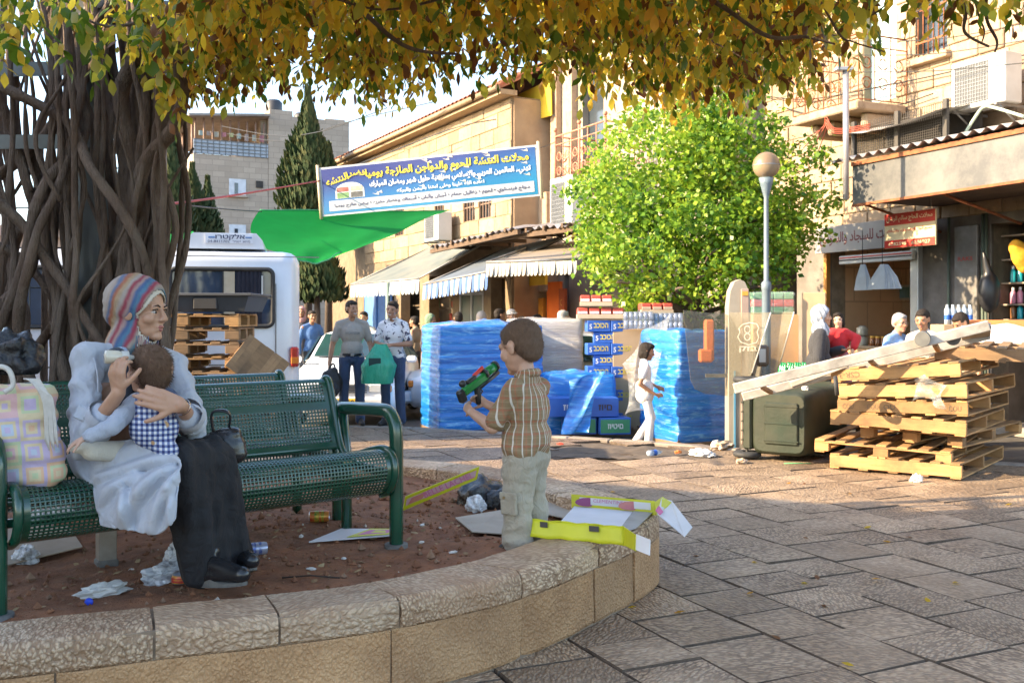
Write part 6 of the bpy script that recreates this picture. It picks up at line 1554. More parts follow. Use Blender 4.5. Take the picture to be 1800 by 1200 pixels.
# leaf canopy
ZB = 2.78
def y_edge(px): return FPX * (ZB - CAMZ) / (HORIZ - env_y(px))
can = MB(); lone = []
def put_leaf(mb, base, d, up, L, mi):
    d = d.normalized(); s = d.cross(up); s = s.normalized() if s.length > 1e-4 else d.orthogonal().normalized(); u = s.cross(d)
    mb.mat(mi); mb.add([base + d * (v.x * L) + s * (v.y * L) + u * (v.z * L) for v in LEAF], LEAFF, True)
def spray(base, L, heading, n, sz, mi_fn, near=False):
    p = base.copy(); d = Vector((math.cos(heading) * .6, math.sin(heading) * .6, -.55)).normalized(); st = L / n
    for i in range(n):
        p = p + d * st; d = (d + Vector((0, 0, -.16))).normalized()
        sd = Vector((-math.sin(heading), math.cos(heading), 0)) * (1 if i % 2 else -1)
        ld = (sd * .8 + d * .45 + Vector((rv.gauss(0, .25), rv.gauss(0, .25), -.45 + rv.gauss(0, .4)))) if i < n - 1 else d + Vector((0, 0, -.4))
        l_ = sz * rv.uniform(.55, 1.3); mi = mi_fn(p)
        up = Vector((rv.gauss(0, .5), rv.gauss(0, .5), 1))
        q = HORIZ - (p.z - CAMZ) / p.y * FPX if p.y > .5 else -999; pxx = 900 + p.x / max(p.y, .1) * FPX
        if near and len(lone) < 300 and -20 < pxx < 1820 and -10 < q < 320: lone.append((p.copy(), ld.normalized(), up, l_, mi))
        else: put_leaf(can, p, ld, up, l_, mi)
def tone(p):
    a = nz(p, .9, 4) + .35 * nz(p, 3.1, 8); px = 900 + p.x / max(p.y, .5) * FPX; r_ = rv.random()
    if a > .22: w_ = (.22, .36, .22, .08, .12)
    elif a > -.05: w_ = (.38, .18, .18, .08, .18)
    else: w_ = (.40, .07, .17, .18, .18)
    if px < 260: w_ = (.35, .2, .05, .02, .38)
    c = 0
    for i, x in enumerate(w_):
        c += x
        if r_ < c: return i
    return 3
ns = 0
while ns < 4100:
    Y = rv.uniform(3.3, 6.6); px = rv.uniform(-170, 1960); ye = y_edge(px)
    if Y > ye + .08: continue
    if px > 1430 and rv.random() < .45: continue
    if px < 290 and rv.random() < .86: continue
    X = (px - 900) / FPX * Y; top = 3.40 - .2 * rv.random()
    z = ZB + .14 + (top - ZB) * rv.random() ** 1.25
    edge = max(0, 1 - (ye - Y) / .5)
    z = min(z, 3.75); L = rv.uniform(.16, .30)
    spray(Vector((X, Y, z + .05)), L, rv.uniform(0, 2 * PI), rv.randint(6, 9), rv.uniform(.052, .078), tone)
    ns += 1
# low leafy shoots around the trunk and the near corner
for i in range(60):
    px = rv.uniform(-40, 210) if i < 34 else rv.uniform(230, 330); Y = rv.uniform(4.6, 5.7) ; py = rv.uniform(-20, 130 if px < 230 else 205)
    spray(P(px, py - 30, Y), rv.uniform(.12, .24), rv.uniform(0, 2 * PI), rv.randint(4, 7), rv.uniform(.075, .105), tone, near=True)
k_ = 0
while len(lone) < 300 and k_ < 900:
    px = rv.uniform(300, 1480); k_ += 1; Y = y_edge(px) - rv.uniform(.0, .25)
    spray(P(px, env_y(px) - rv.uniform(20, 90), Y), rv.uniform(.14, .24), rv.uniform(0, 2 * PI), rv.randint(6, 9), rv.uniform(.07, .095), tone, near=True)
# wider roof of leaves outside the picture, so that the square lies in its shade
for i in range(110):
    Y = rv.uniform(-1.5, 3.3); X = rv.uniform(-4.5, 4.3); z = rv.uniform(2.95, 3.6)
    for j in range(6): put_leaf(can, Vector((X + rv.gauss(0, .1), Y + rv.gauss(0, .1), z + rv.gauss(0, .08))), Vector((rv.gauss(0, 1), rv.gauss(0, 1), -.5)), Vector((0, 0, 1)), .12, rv.randint(0, 4))
can.v = [(v[0] - VO.x, v[1] - VO.y, v[2] - VO.z) for v in can.v]
stuff(can.build('leaves', VL_, vine))
lm = []
for mi in range(5):
    for j in range(2):
        mb = MB(); put_leaf(mb, Vector((0, 0, 0)), Vector((1, 0, 0)), Vector((0, .15 * j, 1)), 1.0, 0); lm.append(mb.mesh('leaf', VL_[mi]))
for (p, d, up, l_, mi) in lone:
    o = link('leaf', lm[mi * 2 + rv.randrange(2)], vine, p - VO); o.scale = (l_, l_, l_); o.rotation_euler = frame((0, 0, 0), d, Vector(up).cross(d)).to_3x3().to_euler()
for i in range(70):
    px = rv.uniform(280, 1800); Y = rv.uniform(4.2, 5.9); Y = min(Y, y_edge(px) - .1); a = P(px, 0, Y); a.z = rv.uniform(2.95, 3.5); b = a + Vector((rv.uniform(-.8, .8), rv.uniform(-.4, .4), rv.uniform(-.2, .15)))
    stem([a, a.lerp(b, .35) + Vector((0, 0, rv.uniform(-.06, .06))), a.lerp(b, .7) + Vector((0, 0, rv.uniform(-.08, .06))), b], rv.uniform(.006, .016), .003, 300 + i, 'branch', 5, .05)
for (c, r0) in ((((1690, -40), (1705, 20), (1700, 60), (1740, 85)), .012), (((1740, -30), (1745, 30), (1760, 70), (1755, 92)), .009), (((1715, -20), (1725, 30), (1732, 55), (1727, 75)), .006), (((1200, -30), (1330, 60), (1420, 62), (1480, 75)), .012), (((1420, -20), (1470, 60), (1500, 75), (1560, 90)), .007), (((560, -30), (640, 30), (720, 85), (800, 95)), .014)):
    stem([P(a, b, 4.4) for a, b in c], r0, r0 * .4, 500 + c[0][0], 'branch', 8, .05)

# ---------------------------------------------------------------- street tree with bright small leaves
TL = [leafmat('tree_leaf_lime', (.27, .42, .03), (.36, .48, .05), .45, .35), leafmat('tree_leaf_mid', (.15, .30, .025), (.21, .36, .035), .45, .35), leafmat('tree_leaf_dark', (.05, .14, .018), (.075, .18, .02), .4, .35), leafmat('tree_leaf_yellow', (.38, .40, .05), (.32, .40, .04), .45, .35)]
TX, TY = P(1222, 560, 15.1).x, 15.1
tree = thing('street_tree', 'bushy street tree with bright lime green leaves behind the lamp', 'tree', (TX, TY, -.13)); TO = Vector((TX, TY, -.13))
rt = random.Random(8)
tk = MB(); tk.tube(catmull([(0, 0, 0), (.03, .02, .8), (-.04, 0, 1.5), (.02, .03, 2.1)], 6), [.17 - .09 * i / 18 for i in range(19)], 12); tk.build('trunk', mat('tree_bark', (.13, .095, .07), (.085, .06, .045), 6, .9, bump=.7), tree)
tips = []
for i in range(22):
    a = 2 * PI * i / 22 + rt.uniform(-.2, .2); el = rt.uniform(.05, 1.25); L = rt.uniform(1.2, 2.0)
    d = Vector((math.cos(a) * math.cos(el), math.sin(a) * math.cos(el) * .8, math.sin(el))); s = Vector((0, 0, rt.uniform(1.3, 2.1))); e = s + d * L
    pts = catmull([s, s + d * L * .4 + Vector((0, 0, .12)), s + d * L * .75 + Vector((rt.uniform(-.15, .15), 0, .1)), e], 5); MB().tube(pts, [.05 - .04 * j / (len(pts) - 1) for j in range(len(pts))], 6).build('branch', mat('tree_bark', (.13, .095, .07)), tree)
    tips += [pts[-1], pts[-5], pts[-9]]
cm_ = MB(); nc = 0
CZ = 3.22 + .13
while nc < 1050:
    u = Vector((rt.gauss(0, 1), rt.gauss(0, 1), rt.gauss(0, 1))).normalized() * rt.random() ** .38
    p = Vector((u.x * 1.95, u.y * 1.55, CZ + u.z * 1.95))
    prof = 1 - .35 * max(0, u.z) ** 2
    p.x *= prof; c_ = Vector((0, 0, CZ)); p = c_ + (p - c_) * (1 + .30 * nz(p, .75, 3) + .14 * nz(p, 1.9, 5)); p.x += .16 * nz(p, .9, 7)
    if u.z < -.55 and abs(u.x) > .55 and rt.random() < .5: continue
    if nz(p, 1.5, 11) < -.20: continue
    rad = rt.uniform(.10, .24); n_ = int(30 * (rad / .2) ** 1.2) + 8; cs = nz(p, .8, 5)
    for j in range(n_):
        q = p + Vector((rt.gauss(0, 1), rt.gauss(0, 1), rt.gauss(0, .8))) * rad * .62
        dd = Vector((rt.gauss(0, 1), rt.gauss(0, 1), rt.gauss(-.5, .7))).normalized(); l_ = rt.uniform(.04, .115)
        sd = dd.orthogonal().normalized() * .38 * l_; sd.rotate(Matrix.Rotation(rt.uniform(0, 6.28), 3, dd))
        r_ = rt.random(); mi = (0 if r_ < .5 else 1 if r_ < .85 else 3 if r_ < .95 else 2) if cs > -.15 else (1 if r_ < .45 else 2 if r_ < .7 else 0)
        cm_.mat(mi); cm_.add([q, q + dd * l_ * .45 + sd, q + dd * l_, q + dd * l_ * .45 - sd], [(0, 1, 2, 3)], True)
    nc += 1
cm_.build('crown', TL, tree)
# ---------------------------------------------------------------- cypresses
CY = [leafmat('cypress_dark', (.035, .065, .02), (.05, .085, .025), .15, .7), leafmat('cypress_olive', (.10, .11, .035), (.075, .095, .03), .15, .7)]
def cypress(label, px, y_top, y_bot, Y, rmax, seed, base_h=.0, trunk_to=None, n=2600, lean=0.0):
    q = P(px, 560, Y); zt = P(0, y_top, Y).z; zb = P(0, y_bot, Y).z
    t = thing('cypress_tree', label, 'tree', (q.x, Y, -.13), 0, 'cypresses up the street'); r = random.Random(seed)
    MB().tube([(0, 0, 0), (.03, 0, zt * .5), (0, 0, zt * .95)], [.16, .1, .02], 8).build('trunk', mat('tree_bark', (.13, .095, .07)), t)
    mb = MB()
    for i in range(n):
        v = r.random() ** .8; z = zb + (zt - zb) * v; rr = rmax * (math.sin(PI * min(1, (v * .92 + .14)) ** .75)) ** .8 * (1 - .75 * v ** 2.2); rr *= 1 + .3 * nz((v * 7, seed, 0)) + .3 * nz((r.random() * 0 + math.floor(v * 14), seed, 3))
        a = r.uniform(0, 2 * PI); rad = rr * r.uniform(.55, 1.05); p = Vector((rad * math.cos(a) * (1 + .25 * math.sin(3 * a + seed)), rad * math.sin(a), z + .13))
        d = Vector((math.cos(a) * .35, math.sin(a) * .35, 1)).normalized(); l_ = r.uniform(.16, .38); s = Vector((-math.sin(a), math.cos(a), 0)) * .06
        mb.mat(0 if r.random() < .6 else 1)
        for w_ in (-.05, .05): mb.add([p + s * 0, p + d * l_ * .5 + s + Vector((math.cos(a), math.sin(a), 0)) * w_, p + d * l_, p + d * l_ * .5 - s], [(0, 1, 2, 3)], True)
    mb.build('crown', CY, t); return t
cypress('tall ragged cypress rising above the banner end', 541, 163, 440, 33, .95, 3, n=5200)
cypress('bushy dark evergreen under the green shade cloth', 556, 425, 535, 31, 1.0, 5, n=3400)
cypress('short broad cypress in front of the terraced house', 338, 296, 470, 42, 1.1, 7, n=3600)
cypress('small twin cypress beside the broad one by the house', 365, 318, 470, 43, .6, 9, n=1800)
cypress('tall dark cypress beside the round pergola post', 297, 205, 500, 40, 1.0, 12, n=4200)
cypress('lopsided cypress shoot at the banner end', 577, 262, 420, 34, .55, 15, n=1400)

# ================================================================== PEOPLE
def skinmat(name, c1, c2):
    k = NT(name); n_ = k.noise(k.co('Object'), 14, 4, .6); k.set(Base_Color=k.mix(k.ramp(n_, [(.35, (0, 0, 0)), (.7, (1, 1, 1))]), c1, c2), Roughness=.5)
    k.b.inputs['Subsurface Weight'].default_value = .12; k.b.inputs['Subsurface Radius'].default_value = (.02, .008, .004); k.b.inputs['Subsurface Scale'].default_value = .4
    k.bump(k.noise(k.co('Object'), 160, 4, .6), .08, .004); MATS[name] = k.m; return k.m
m_sk1 = skinmat('skin_light_olive', (.50, .29, .19), (.44, .24, .15)); m_sk2 = skinmat('skin_tan', (.38, .20, .12), (.32, .16, .09)); m_sk3 = skinmat('skin_child', (.55, .34, .24), (.50, .29, .20))
def clothm(name, c1, c2=None, wr=.5, sc=9, rough=.85, weave=True):
    if name in MATS: return MATS[name]
    k = NT(name); c2 = c2 or tuple(x * .85 for x in c1); n_ = k.noise(k.co('Object', scale=(1, 1, .55)), sc, 5, .55, .6)
    k.set(Base_Color=k.mix(k.ramp(n_, [(.3, (0, 0, 0)), (.7, (1, 1, 1))]), c1, c2), Roughness=rough); k.b.inputs['Sheen Weight'].default_value = .1
    n2 = k.noise(k.co('Object', scale=(1, 1, .7)), sc * 2.1, 3, .5, 1.2); rid = k.math('ABSOLUTE', k.math('SUBTRACT', n2, .5)); n3 = k.noise(k.co('Object'), 420, 2, .5)
    k.bump(k.math('ADD', k.math('ADD', n_, k.math('MULTIPLY', rid, -1.6)), k.math('MULTIPLY', n3, .06)), wr, .028); MATS[name] = k.m; return k.m
def hairmat(name, c1, c2):
    k = NT(name); n_ = k.noise(k.co('Object', scale=(1, 1, .35)), 90, 4, .6, .3); k.set(Base_Color=k.mix(n_, c1, c2), Roughness=.75); k.b.inputs['Specular IOR Level'].default_value = .25; k.bump(n_, .6, .012); MATS[name] = k.m; return k.m
m_hblk = hairmat('hair_black', (.012, .009, .008), (.035, .026, .02)); m_hbr = hairmat('hair_brown', (.045, .025, .015), (.10, .058, .032)); m_hgr = hairmat('hair_grey', (.25, .24, .23), (.42, .41, .40)); m_hbaby = hairmat('hair_baby', (.085, .05, .03), (.22, .13, .085))
m_eyew = mat('eye_white', (.50, .47, .44), None, 3, .2); m_iris = mat('iris', (.025, .015, .01), None, 3, .1); m_lip = mat('lips', (.40, .14, .11), (.34, .11, .09), 20, .4); m_brow = mat('brow', (.02, .014, .01), None, 20, .8)
def headmat(c, yaw, pitch=0.0, roll=0.0, s=1.0): return Matrix.Translation(c) @ Euler((roll, pitch, yaw), 'XYZ').to_matrix().to_4x4() @ Matrix.Scale(s, 4) if False else Matrix.Translation(c) @ Matrix.Rotation(yaw, 4, 'Z') @ Matrix.Rotation(pitch, 4, 'Y') @ Matrix.Rotation(roll, 4, 'X') @ Matrix.Scale(s, 4)
def head_prims(mb, M, child=False, female=False):
    h = MB()
    h.ell((-.014, 0, .034), (.098, .077, .084)); h.ell((.018, 0, -.035), (.070, .060, .072)); h.ell((.026, 0, -.072), (.058, .050, .042))
    ck = .024 if not child else .03
    h.ell((.066, 0, -.098), (.024, .026, .018)); h.cap((.076, -.036, .019), (.076, .036, .019), .013, .013)
    if child: h.cap((.086, 0, -.008), (.097, 0, -.026), .008, .011)
    else: h.cap((.084, 0, .010), (.104, 0, -.028), .0085, .0125); 
    for s in (-1, 1):
        h.ell((.094, s * .011, -.032), (.011, .008, .007)); h.ell((.055, s * .040, -.028), (.028, .024, ck)); h.ell((-.008, s * .079, -.008), (.021, .008, .032)); h.ell((-.004, s * .084, .004), (.014, .006, .016))
    for s in (-1, 1): h.ell((.0725, s * .031, .0065), (.0135, .0165, .0075)); h.ell((.0725, s * .031, -.0085), (.0125, .015, .005))
    h.cap((.080, -.016, -.059), (.080, .016, -.059), .0085, .0085); h.cap((.078, -.014, -.071), (.078, .014, -.071), .009, .009)
    h.xf(M); mb.add(h.v, h.f, True)
def face_parts(par, M, brow=True, smile=False, lipm=None, glasses=False):
    for s in (-1, 1):
        e = MB().ell((.0735, s * .031, -.0005), (.0115, .0125, .0085), 12, 8).xf(M).build('eye', m_eyew, par)
        MB().ell((.0828, s * .031 , -.0008), (.0032, .0060, .0062), 10, 6).xf(M).build('iris', m_iris, e)
        MB().tube([Vector((.080, s * .016, .0075)), Vector((.0885, s * .030, .0115)), Vector((.078, s * .046, .006))], .0028, 6).xf(M).build('upper_lash', m_brow, e)
        if brow: MB().tube([Vector((.090, s * .014, .020)), Vector((.091, s * .030, .0265)), Vector((.080, s * .047, .021))], [.0026, .0032, .0014], 6).xf(M).build('eyebrow', m_brow, par)
    if smile:
        MB().tube([Vector((.078, -.028, -.056)), Vector((.0875, -.014, -.0645)), Vector((.089, 0, -.067)), Vector((.0875, .014, -.0645)), Vector((.078, .028, -.056))], [.003, .006, .0065, .006, .003], 8).xf(M).build('teeth', m_eyew, par)
        MB().tube([Vector((.078, -.029, -.055)), Vector((.0885, 0, -.0745)), Vector((.078, .029, -.055))], .004, 6).xf(M).build('lower_lip', lipm or m_lip, par)
    else:
        MB().tube([Vector((.080, -.021, -.063)), Vector((.0885, -.008, -.0585)), Vector((.0885, .008, -.0585)), Vector((.080, .021, -.063))], [.003, .0052, .0052, .003], 8).xf(M).build('upper_lip', lipm or m_lip, par)
        MB().tube([Vector((.080, -.019, -.066)), Vector((.0875, 0, -.072)), Vector((.080, .019, -.066))], [.003, .0062, .003], 8).xf(M).build('lower_lip', lipm or m_lip, par)
    if glasses:
        g = MB()
        for s in (-1, 1): g.tube([Vector((.098, s * .031 + .02 * math.cos(a * PI / 7), .0 + .015 * math.sin(a * PI / 7))) for a in range(15)], .0018, 5); g.tube([(.096, s * .052, .003), (.0, s * .08, .008)], .0018, 5)
        g.tube([(.098, -.011, .003), (.098, .011, .003)], .0018, 5); g.xf(M).build('spectacles', mat('thin_metal', (.3, .3, .3), None, 4, .3, .8), par)
def hair_cap(par, M, m, style='short', vox=.008):
    h = MB(); h.ell((-.022, 0, .045), (.099, .081, .083), 20, 14); h.ell((-.048, 0, .0), (.068, .0795, .074), 18, 12); h.ell((.008, 0, .038), (.058, .0805, .045))
    if style == 'fringe': h.ell((.045, 0, .085), (.045, .06, .03))
    if style == 'bob':
        h.ell((-.045, 0, -.045), (.07, .088, .085)); h.ell((.0, .068, -.03), (.035, .025, .085)); h.ell((.0, -.068, -.03), (.035, .025, .085)); h.ell((.02, 0, .085), (.07, .07, .04))
    if style == 'short': h.ell((.04, 0, .078), (.045, .058, .03))
    h.xf(M)
    return fuse(h, 'hair', m, vox, 2, par, disp=lambda c, n: c + n * (.004 * nz(c, 45)))
def fuzz(o, n, L, m, seed=0, lean=(0, 0, -.5)):
    r = random.Random(seed); mb = MB(); ps = o.data.polygons; vv = o.data.vertices
    for i in range(n):
        f = ps[r.randrange(len(ps))]; c = f.center + Vector((r.gauss(0, .003), r.gauss(0, .003), r.gauss(0, .003))); d = (f.normal * .55 + Vector(lean) + Vector((r.gauss(0, .3), r.gauss(0, .3), r.gauss(0, .3)))).normalized(); s_ = d.cross(f.normal); s_ = (s_.normalized() if s_.length > 1e-4 else d.orthogonal().normalized()) * .0011; l_ = L * r.uniform(.6, 1.3)
        mb.add([c - s_, c + s_, c + d * l_], [(0, 1, 2)])
    return stuff(mb.build('hair_strands', m, o))
def hand_prims(mb, wrist, d, nrm, side, s=1.0, curl=(.35, .4, .45, .5), spread=.06, thumb=.5):
    d = Vector(d).normalized(); nrm = Vector(nrm); nrm = (nrm - d * nrm.dot(d)).normalized(); lat = d.cross(nrm) * side; w = Vector(wrist)
    kn = []
    for i, (o, l) in enumerate(((.031, .083), (.0105, .089), (-.0105, .085), (-.029, .077))):
        k_ = w + d * (l * s) + lat * (o * s); kn.append(k_); mb.cap(w + lat * (o * .55 * s) + d * .008 * s, k_, .0155 * s, .0125 * s, 10)
    mb.cap(w + d * .03 * s + lat * .02 * s, w + d * .06 * s - lat * .02 * s, .016 * s, .015 * s, 10)
    for i, L in enumerate((.072, .080, .075, .060)):
        a = spread * (1.5 - i); dd = (d * math.cos(a) + lat * math.sin(a)); p = kn[i]; ang = curl[i] * .6
        for j, f in enumerate((.46, .30, .24)):
            q = p + (dd * math.cos(ang) + nrm * math.sin(ang)) * (L * f * s); r0 = (.0104 - .0009 * j) * s; mb.cap(p, q, r0, r0 * .92, 10); p = q; ang += curl[i]
    p = w + d * .028 * s + lat * .026 * s; dd = (d * .62 + lat * .72 + nrm * thumb * .5).normalized()
    for j, (L, r) in enumerate(((.040, .0135), (.032, .0115), (.024, .010))):
        q = p + dd * (L * s); mb.cap(p, q, r * s, r * .9 * s, 10); p = q; dd = (dd + d * .25 + nrm * thumb * .35).normalized()
def arm_prims(mb, sh, el, wr, s=1.0, r=(.05, .040, .027)):
    mb.cap(sh, el, r[0] * s, r[1] * s); mb.cap(el, wr, r[1] * s * 1.02, r[2] * s)
def add_person(label, loc, rz, cat='person', group=None): return thing('person', label, cat, loc, rz, group)
def shoe(par, ank, toe, m, s=1.0, vox=.01):
    a = Vector(ank); t = Vector(toe); d = (t - a); d.z = 0; L = d.length; d.normalize(); h = MB()
    z0 = min(a.z, t.z)
    h.cap(a + Vector((0, 0, -.01)), a - d * .015 + Vector((0, 0, -.045 * s)), .043 * s, .04 * s); h.cap(a - d * .02 + Vector((0, 0, -.04 * s)), Vector((t.x, t.y, a.z - .045 * s)), .038 * s, .034 * s); h.cap(a + d * .05, Vector((t.x, t.y, a.z - .05 * s)), .036 * s, .03 * s)
    return fuse(h, 'shoe', m, vox, 2, par)
def adult(label, loc, rz, H=1.72, shirt=None, trousers=None, skin=None, hair='short', hairm=None, arms=None, yaw=0.0, pitch=0.0, roll=0.0, sleeve=1.0, vox=.016, robe=None, scarf=None, cap=None, smile=False, glasses=False, wide=1.0, group=None, legs=None, detail=True, hands=None, belt=None, hs=1.0):
    """standing figure: x forward, y to its left, z up; arms = {'L': (elbow, wrist, hand_dir, palm), 'R': ...}"""
    s = H / 1.75; t = add_person(label, loc, rz, group=group); skin = skin or m_sk2
    V = lambda x, y, z: Vector((x * s, y * s, z * s))
    sh = {k: V(-.01, y * .175 * wide, 1.42) for k, y in (('L', 1), ('R', -1))}
    A = {}
    for k, y in (('L', 1), ('R', -1)):
        if arms and k in arms: A[k] = tuple(Vector(v) for v in arms[k])
        else: A[k] = (V(-.03, y * .25 * wide, 1.14), V(.04, y * .27 * wide, .90), Vector((.1, 0, -1)), Vector((.1, -y, 0)))
    hc = V(.035, 0, 1.635); M = headmat(hc, yaw, pitch, roll, s * hs)
    L = legs or {k: (V(.0, y * .095, .92), V(.02, y * .11, .50), V(-.03, y * .115, .085), V(.13, y * .145, .03)) for k, y in (('L', 1), ('R', -1))}
    b = MB(); head_prims(b, M); b.cap(V(-.012, 0, 1.46), hc + Vector((-.012 * s, 0, -.06 * s)), .054 * s, .050 * s)
    b.ell(V(0, 0, 1.27), (.095 * s, .14 * s * wide, .19 * s)); b.ell(V(0, 0, 1.02), (.09 * s, .13 * s * wide, .14 * s)); b.cap(sh['L'], sh['R'], .045 * s, .045 * s)
    for k in 'LR':
        e, w = A[k][0], A[k][1]; arm_prims(b, sh[k], e, w, s); b.cap(L[k][0], L[k][1], .070 * s, .050 * s); b.cap(L[k][1], L[k][2], .05 * s, .036 * s)
        hand_prims(b, w, A[k][2], A[k][3], (1 if k == 'L' else -1), s * .98, curl=(.5, .55, .6, .65) if not hands else hands)
    fuse(b, 'body', skin, min(vox, .011), 2, t)
    if detail: face_parts(t, M, smile=smile, glasses=glasses)
    c = MB(); wd = wide
    if robe:
        c.ell(V(0, 0, 1.28), (.125 * s, .165 * s * wd, .2 * s)); c.cap(V(0, 0, 1.1), V(0, 0, .12), .15 * s, .25 * s); c.cap(sh['L'], sh['R'], .065 * s, .065 * s)
        for k in 'LR': arm_prims(c, sh[k], A[k][0], A[k][1], s, (.075, .065, .05))
        fuse(c, 'robe', robe, vox, 3, t, disp=lambda p, n: p + n * (.012 * nz((p.x * 9, p.y * 9, p.z * 2))))
    else:
        c.ell(V(0, 0, 1.29), (.118 * s * wd, .162 * s * wd, .17 * s)); c.ell(V(.005, 0, 1.08), (.115 * s * wd, .148 * s * wd, .16 * s)); c.cap(V(0, .09, .98), V(0, -.09, .98), .085 * s, .085 * s); c.cap(sh['L'] * .97, sh['R'] * .97, .056 * s, .056 * s)
        for k in 'LR':
            c.cap(V(-.015, .03 if k == 'L' else -.03, 1.475), sh[k] + V(0, 0, .0), .052 * s, .055 * s)
            e = sh[k].lerp(A[k][0], min(1, sleeve * 1.25) if sleeve < 1 else 1); c.cap(sh[k] + V(0, 0, -.015), e, .056 * s, .058 * s)
            if sleeve >= 1: c.cap(A[k][0], A[k][0].lerp(A[k][1], .95), .056 * s, .042 * s)
        c.cap(V(-.02, 0, 1.47), V(-.012, 0, 1.50), .066 * s, .058 * s)
        fuse(c, 'shirt', shirt, vox, 3, t, disp=lambda p, n: p + n * (.007 * nz((p.x * 11, p.y * 11, p.z * 7))))
        c = MB(); c.ell(V(0, 0, .95), (.112 * s, .148 * s * wd, .10 * s))
        for k in 'LR': c.cap(L[k][0], L[k][1], .092 * s, .070 * s); c.cap(L[k][1], L[k][2] + Vector((0, 0, .0)), .070 * s, .068 * s)
        fuse(c, 'trousers', trousers, vox, 3, t, disp=lambda p, n: p + n * (.006 * nz((p.x * 14, p.y * 14, p.z * 9))))
    if belt: MB().lathe([(.128 * s, -.018), (.134 * s, 0), (.128 * s, .018)], V(.0, 0, 1.0), 24).xf(Matrix.Diagonal((.93, 1.14 * wd, 1, 1))).build('belt', belt, t)
    for k in 'LR': shoe(t, L[k][2], L[k][3], mat('dark_shoe', (.03, .025, .022), (.05, .04, .035), 8, .45), s, vox)
    if scarf:
        c = MB(); c.ell((-.022, 0, .035), (.118, .098, .112)); c.ell((-.05, 0, -.03), (.085, .09, .09)); c.cap((-.01, 0, -.07), (-.02, 0, -.17), .085, .11); c.xf(M)
        o = fuse(c, 'headscarf', scarf, vox * .6, 2, t, disp=lambda p, n: p + n * (.005 * nz(p, 22))); cut_face(o, M)
    elif hair: hair_cap(t, M, hairm or m_hblk, hair, .010)
    if cap:
        c = MB(); c.ell((-.018, 0, .065), (.105, .088, .075)); c.ell((.09, 0, .06), (.065, .07, .012)); c.xf(M); fuse(c, 'cap', cap, .008, 2, t)
    return t
def cut_face(o, M, ax=.030, ry=.073, rz=.105, cz=-.022):
    inv = M.inverted(); bm = bmesh.new(); bm.from_mesh(o.data); kill = []
    for v in bm.verts:
        p = inv @ v.co
        if p.x > ax and (p.y / ry) ** 2 + ((p.z - cz) / rz) ** 2 < 1: kill.append(v)
    bmesh.ops.delete(bm, geom=kill, context='VERTS'); bm.to_mesh(o.data); bm.free()
    md = o.modifiers.new('thick', 'SOLIDIFY'); md.thickness = .005; md.offset = -1
    pr = o.parent; o.parent = None; apply_mods(o); o.parent = pr

# ---------------------------------------------------------------- the seated woman
WR = Vector((-1.8, 4.55, .285)); woman = add_person('seated woman in striped headscarf and pale jacket bottle feeding a baby on the green bench', WR, 0)
W = lambda px, py, Y: P(px, py, Y) - WR
hcW = W(250, 547, 4.5); MW = headmat(hcW, R(-14), R(2), 0, 1.13)
shR, shL = W(152, 628, 4.36), W(305, 638, 4.62); elR, wrR = W(150, 775, 4.22), W(209, 690, 4.10); elL, wrL = W(342, 750, 4.42), W(318, 712, 4.09)
pel = W(205, 820, 4.62); kR, kL = W(318, 812, 4.22), W(372, 806, 4.40); aR, aL = W(368, 978, 4.36), W(424, 968, 4.56)
b = MB(); head_prims(b, MW, female=True); b.cap(W(222, 632, 4.5), hcW + Vector((-.02, 0, -.08)), .06, .055)
b.cap(W(215, 700, 4.5), pel, .13, .14); b.cap(shR, shL, .036, .036)
arm_prims(b, shR, elR, wrR, 1.05, (.036, .038, .027)); arm_prims(b, shL, elL, wrL, 1.05, (.036, .038, .027))
hand_prims(b, wrR, W(203, 640, 4.07) - wrR, Vector((.35, .9, .1)), -1, 1.05, curl=(.75, .7, .7, .75), spread=.05, thumb=.6)
hand_prims(b, wrL, W(252, 694, 4.05) - wrL, Vector((-.15, 1, -.1)), 1, 1.12, curl=(.14, .12, .13, .16), spread=.035, thumb=.1)
for h_, k__, a_ in ((pel, kR, aR), (pel, kL, aL)): b.cap(h_, k__, .085, .055); b.cap(k__, a_, .045, .03)
fuse(b, 'body', m_sk1, .0055, 4, woman)
face_parts(woman, MW, lipm=mat('lips_rose', (.42, .16, .14), (.36, .12, .10), 20, .4))
# headscarf: coloured stripes running over the crown
k = NT('striped_scarf'); tc = k.n('TexCoord'); mp = k.n('Mapping'); k.l(tc.outputs['Object'], mp.inputs[0]); mp.inputs['Location'].default_value = tuple(-hcW); 
vr_ = k.n('VectorRotate', rotation_type='Y_AXIS'); k.l(mp.outputs[0], vr_.inputs[0]); vr_.inputs['Angle'].default_value = R(-22)
sp_ = k.n('SeparateXYZ'); k.l(vr_.outputs[0], sp_.inputs[0]); nn_ = k.noise(mp.outputs[0], 9, 3, .5)
coord = k.math('ADD', k.math('MULTIPLY_ADD', sp_.outputs[0], 3.3, .52), k.math('MULTIPLY_ADD', nn_, .16, -.08))
cols = [(.50, .43, .36), (.44, .36, .30), (.12, .18, .31), (.44, .14, .06), (.47, .33, .18), (.46, .40, .35), (.34, .025, .06), (.42, .28, .26), (.04, .12, .30), (.06, .21, .36), (.38, .025, .07), (.44, .37, .32), (.07, .24, .34), (.27, .02, .05), (.44, .38, .32), (.06, .14, .30), (.38, .09, .11)]
st_ = [(i / len(cols), c) for i, c in enumerate(cols)]
fine = k.noise(k.co('Object', scale=(60, 60, 4)), 2, 2, .5)
